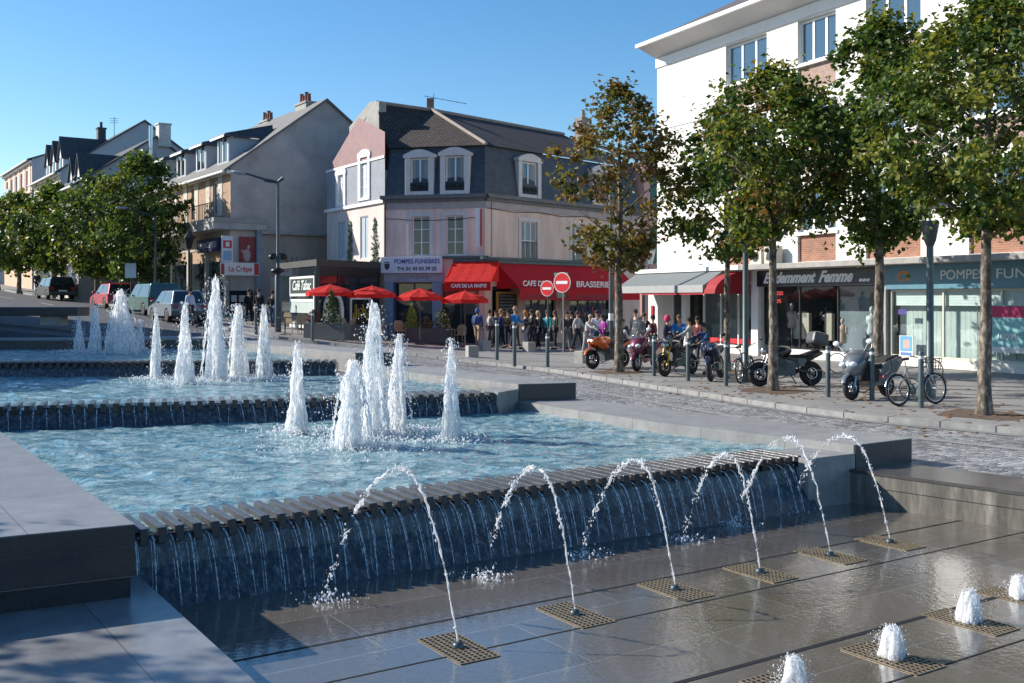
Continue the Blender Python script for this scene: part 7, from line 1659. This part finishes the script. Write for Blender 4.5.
P('person in a maroon jacket partly hidden by the milky windscreen', 653, 38.0, 1.64, R(150), (.10, .02, .035), (.03, .03, .04), (.03, .02, .02))
P('person in navy with a pink hood behind the yellow forked motorcycle', 667.5, 35.5, 1.66, R(-30), (.03, .035, .08), (.25, .32, .42), (.02, .02, .02), hood=(.55, .05, .12))
P('person in a vivid blue jacket facing the person with the pink hood', 679, 35.5, 1.68, R(-110), (.02, .20, .55), (.04, .05, .08), (.12, .07, .04), arms=(.9, .6), bend=(.9, .9))
P('dark haired person in a grey jacket beside the vivid blue jacket', 689.5, 35.0, 1.60, R(180), (.28, .30, .30), (.04, .04, .05), (.02, .015, .015), arms=(.8, .4))
P('person in a navy jacket leaning over the blue and white motorcycle', 707, 31.5, 1.50, R(215), (.02, .05, .15), (.02, .02, .04), (.06, .04, .03), lean=.22, arms=(.8, .8))
for (lab, u, D, h, face, tp, lg, hr, lng) in (
 ('person in a dark grey coat deepest in the café doorway', 496, 48.6, 1.66, R(-95), (.04, .042, .05), (.03, .03, .04), (.05, .03, .02), True),
 ('person in a brown jacket between the menu board and the blue jacket', 508, 47.8, 1.7, R(-60), (.12, .07, .04), (.03, .04, .07), (.03, .02, .02), False),
 ('person in a black coat half hidden behind the ginger haired person', 531.5, 47.6, 1.74, R(-100), (.015, .015, .018), (.03, .035, .05), (.06, .04, .03), False),
 ('person in a dark green parka behind the smaller no entry sign post', 555, 46.8, 1.7, R(-70), (.03, .05, .035), (.03, .03, .04), (.1, .06, .04), True),
 ('person in a black hoodie between the charcoal jacket and the grey jumper', 571.5, 47.0, 1.68, R(-110), (.016, .016, .018), (.05, .06, .09), (.02, .02, .02), False),
 ('person in a pale blue denim jacket behind the magenta jacket', 612.5, 44.0, 1.7, R(-120), (.22, .30, .40), (.03, .03, .05), (.05, .03, .02), True),
 ('person in a black jacket right of the tall navy coat', 644, 40.5, 1.68, R(-100), (.015, .015, .018), (.03, .03, .04), (.04, .03, .02), False),
 ('person in a dark red jumper at the far side of the group by the motorcycles', 697.5, 36.0, 1.62, R(200), (.12, .02, .02), (.03, .035, .06), (.03, .02, .02), True)):
    P(lab, u, D, h, face + ((u * 37) % 5 - 2) * .7, tp, lg, hr, lng, step=.05 + (u % 7) * .02, arms=(.1 + (u % 5) * .15, .4 - (u % 3) * .2), bend=(.3 + (u % 4) * .25, .4))
GS = 'people on the street corner by the grey building'
P('person in a dark dress at the street corner, left of the pair', 249, 50.0, 1.66, R(-60), (.012, .012, .014), (.012, .012, .014), (.03, .02, .02), True, group=GS, skirt=True)
P('person in a long dark coat at the street corner, right of the pair', 259, 49.5, 1.72, R(-100), (.014, .014, .016), (.014, .014, .016), (.03, .02, .02), group=GS, skirt=True)
P('person in a black jacket and blue jeans beside the tall lamp post', 272.5, 50.0, 1.70, R(80), (.012, .012, .014), (.05, .09, .18), (.02, .015, .015), group=GS)
P('person in a pale blue shirt crossing the street by the silver car', 190, 45.0, 1.66, R(-20), (.45, .55, .70), (.03, .035, .05), (.03, .02, .02), group=GS, zoff=-.12, step=.2)
P('dark clothed person waiting under the far street trees', 37, 74, 1.7, R(-90), (.02, .02, .025), (.02, .02, .025), (.02, .02, .02), group=GS)
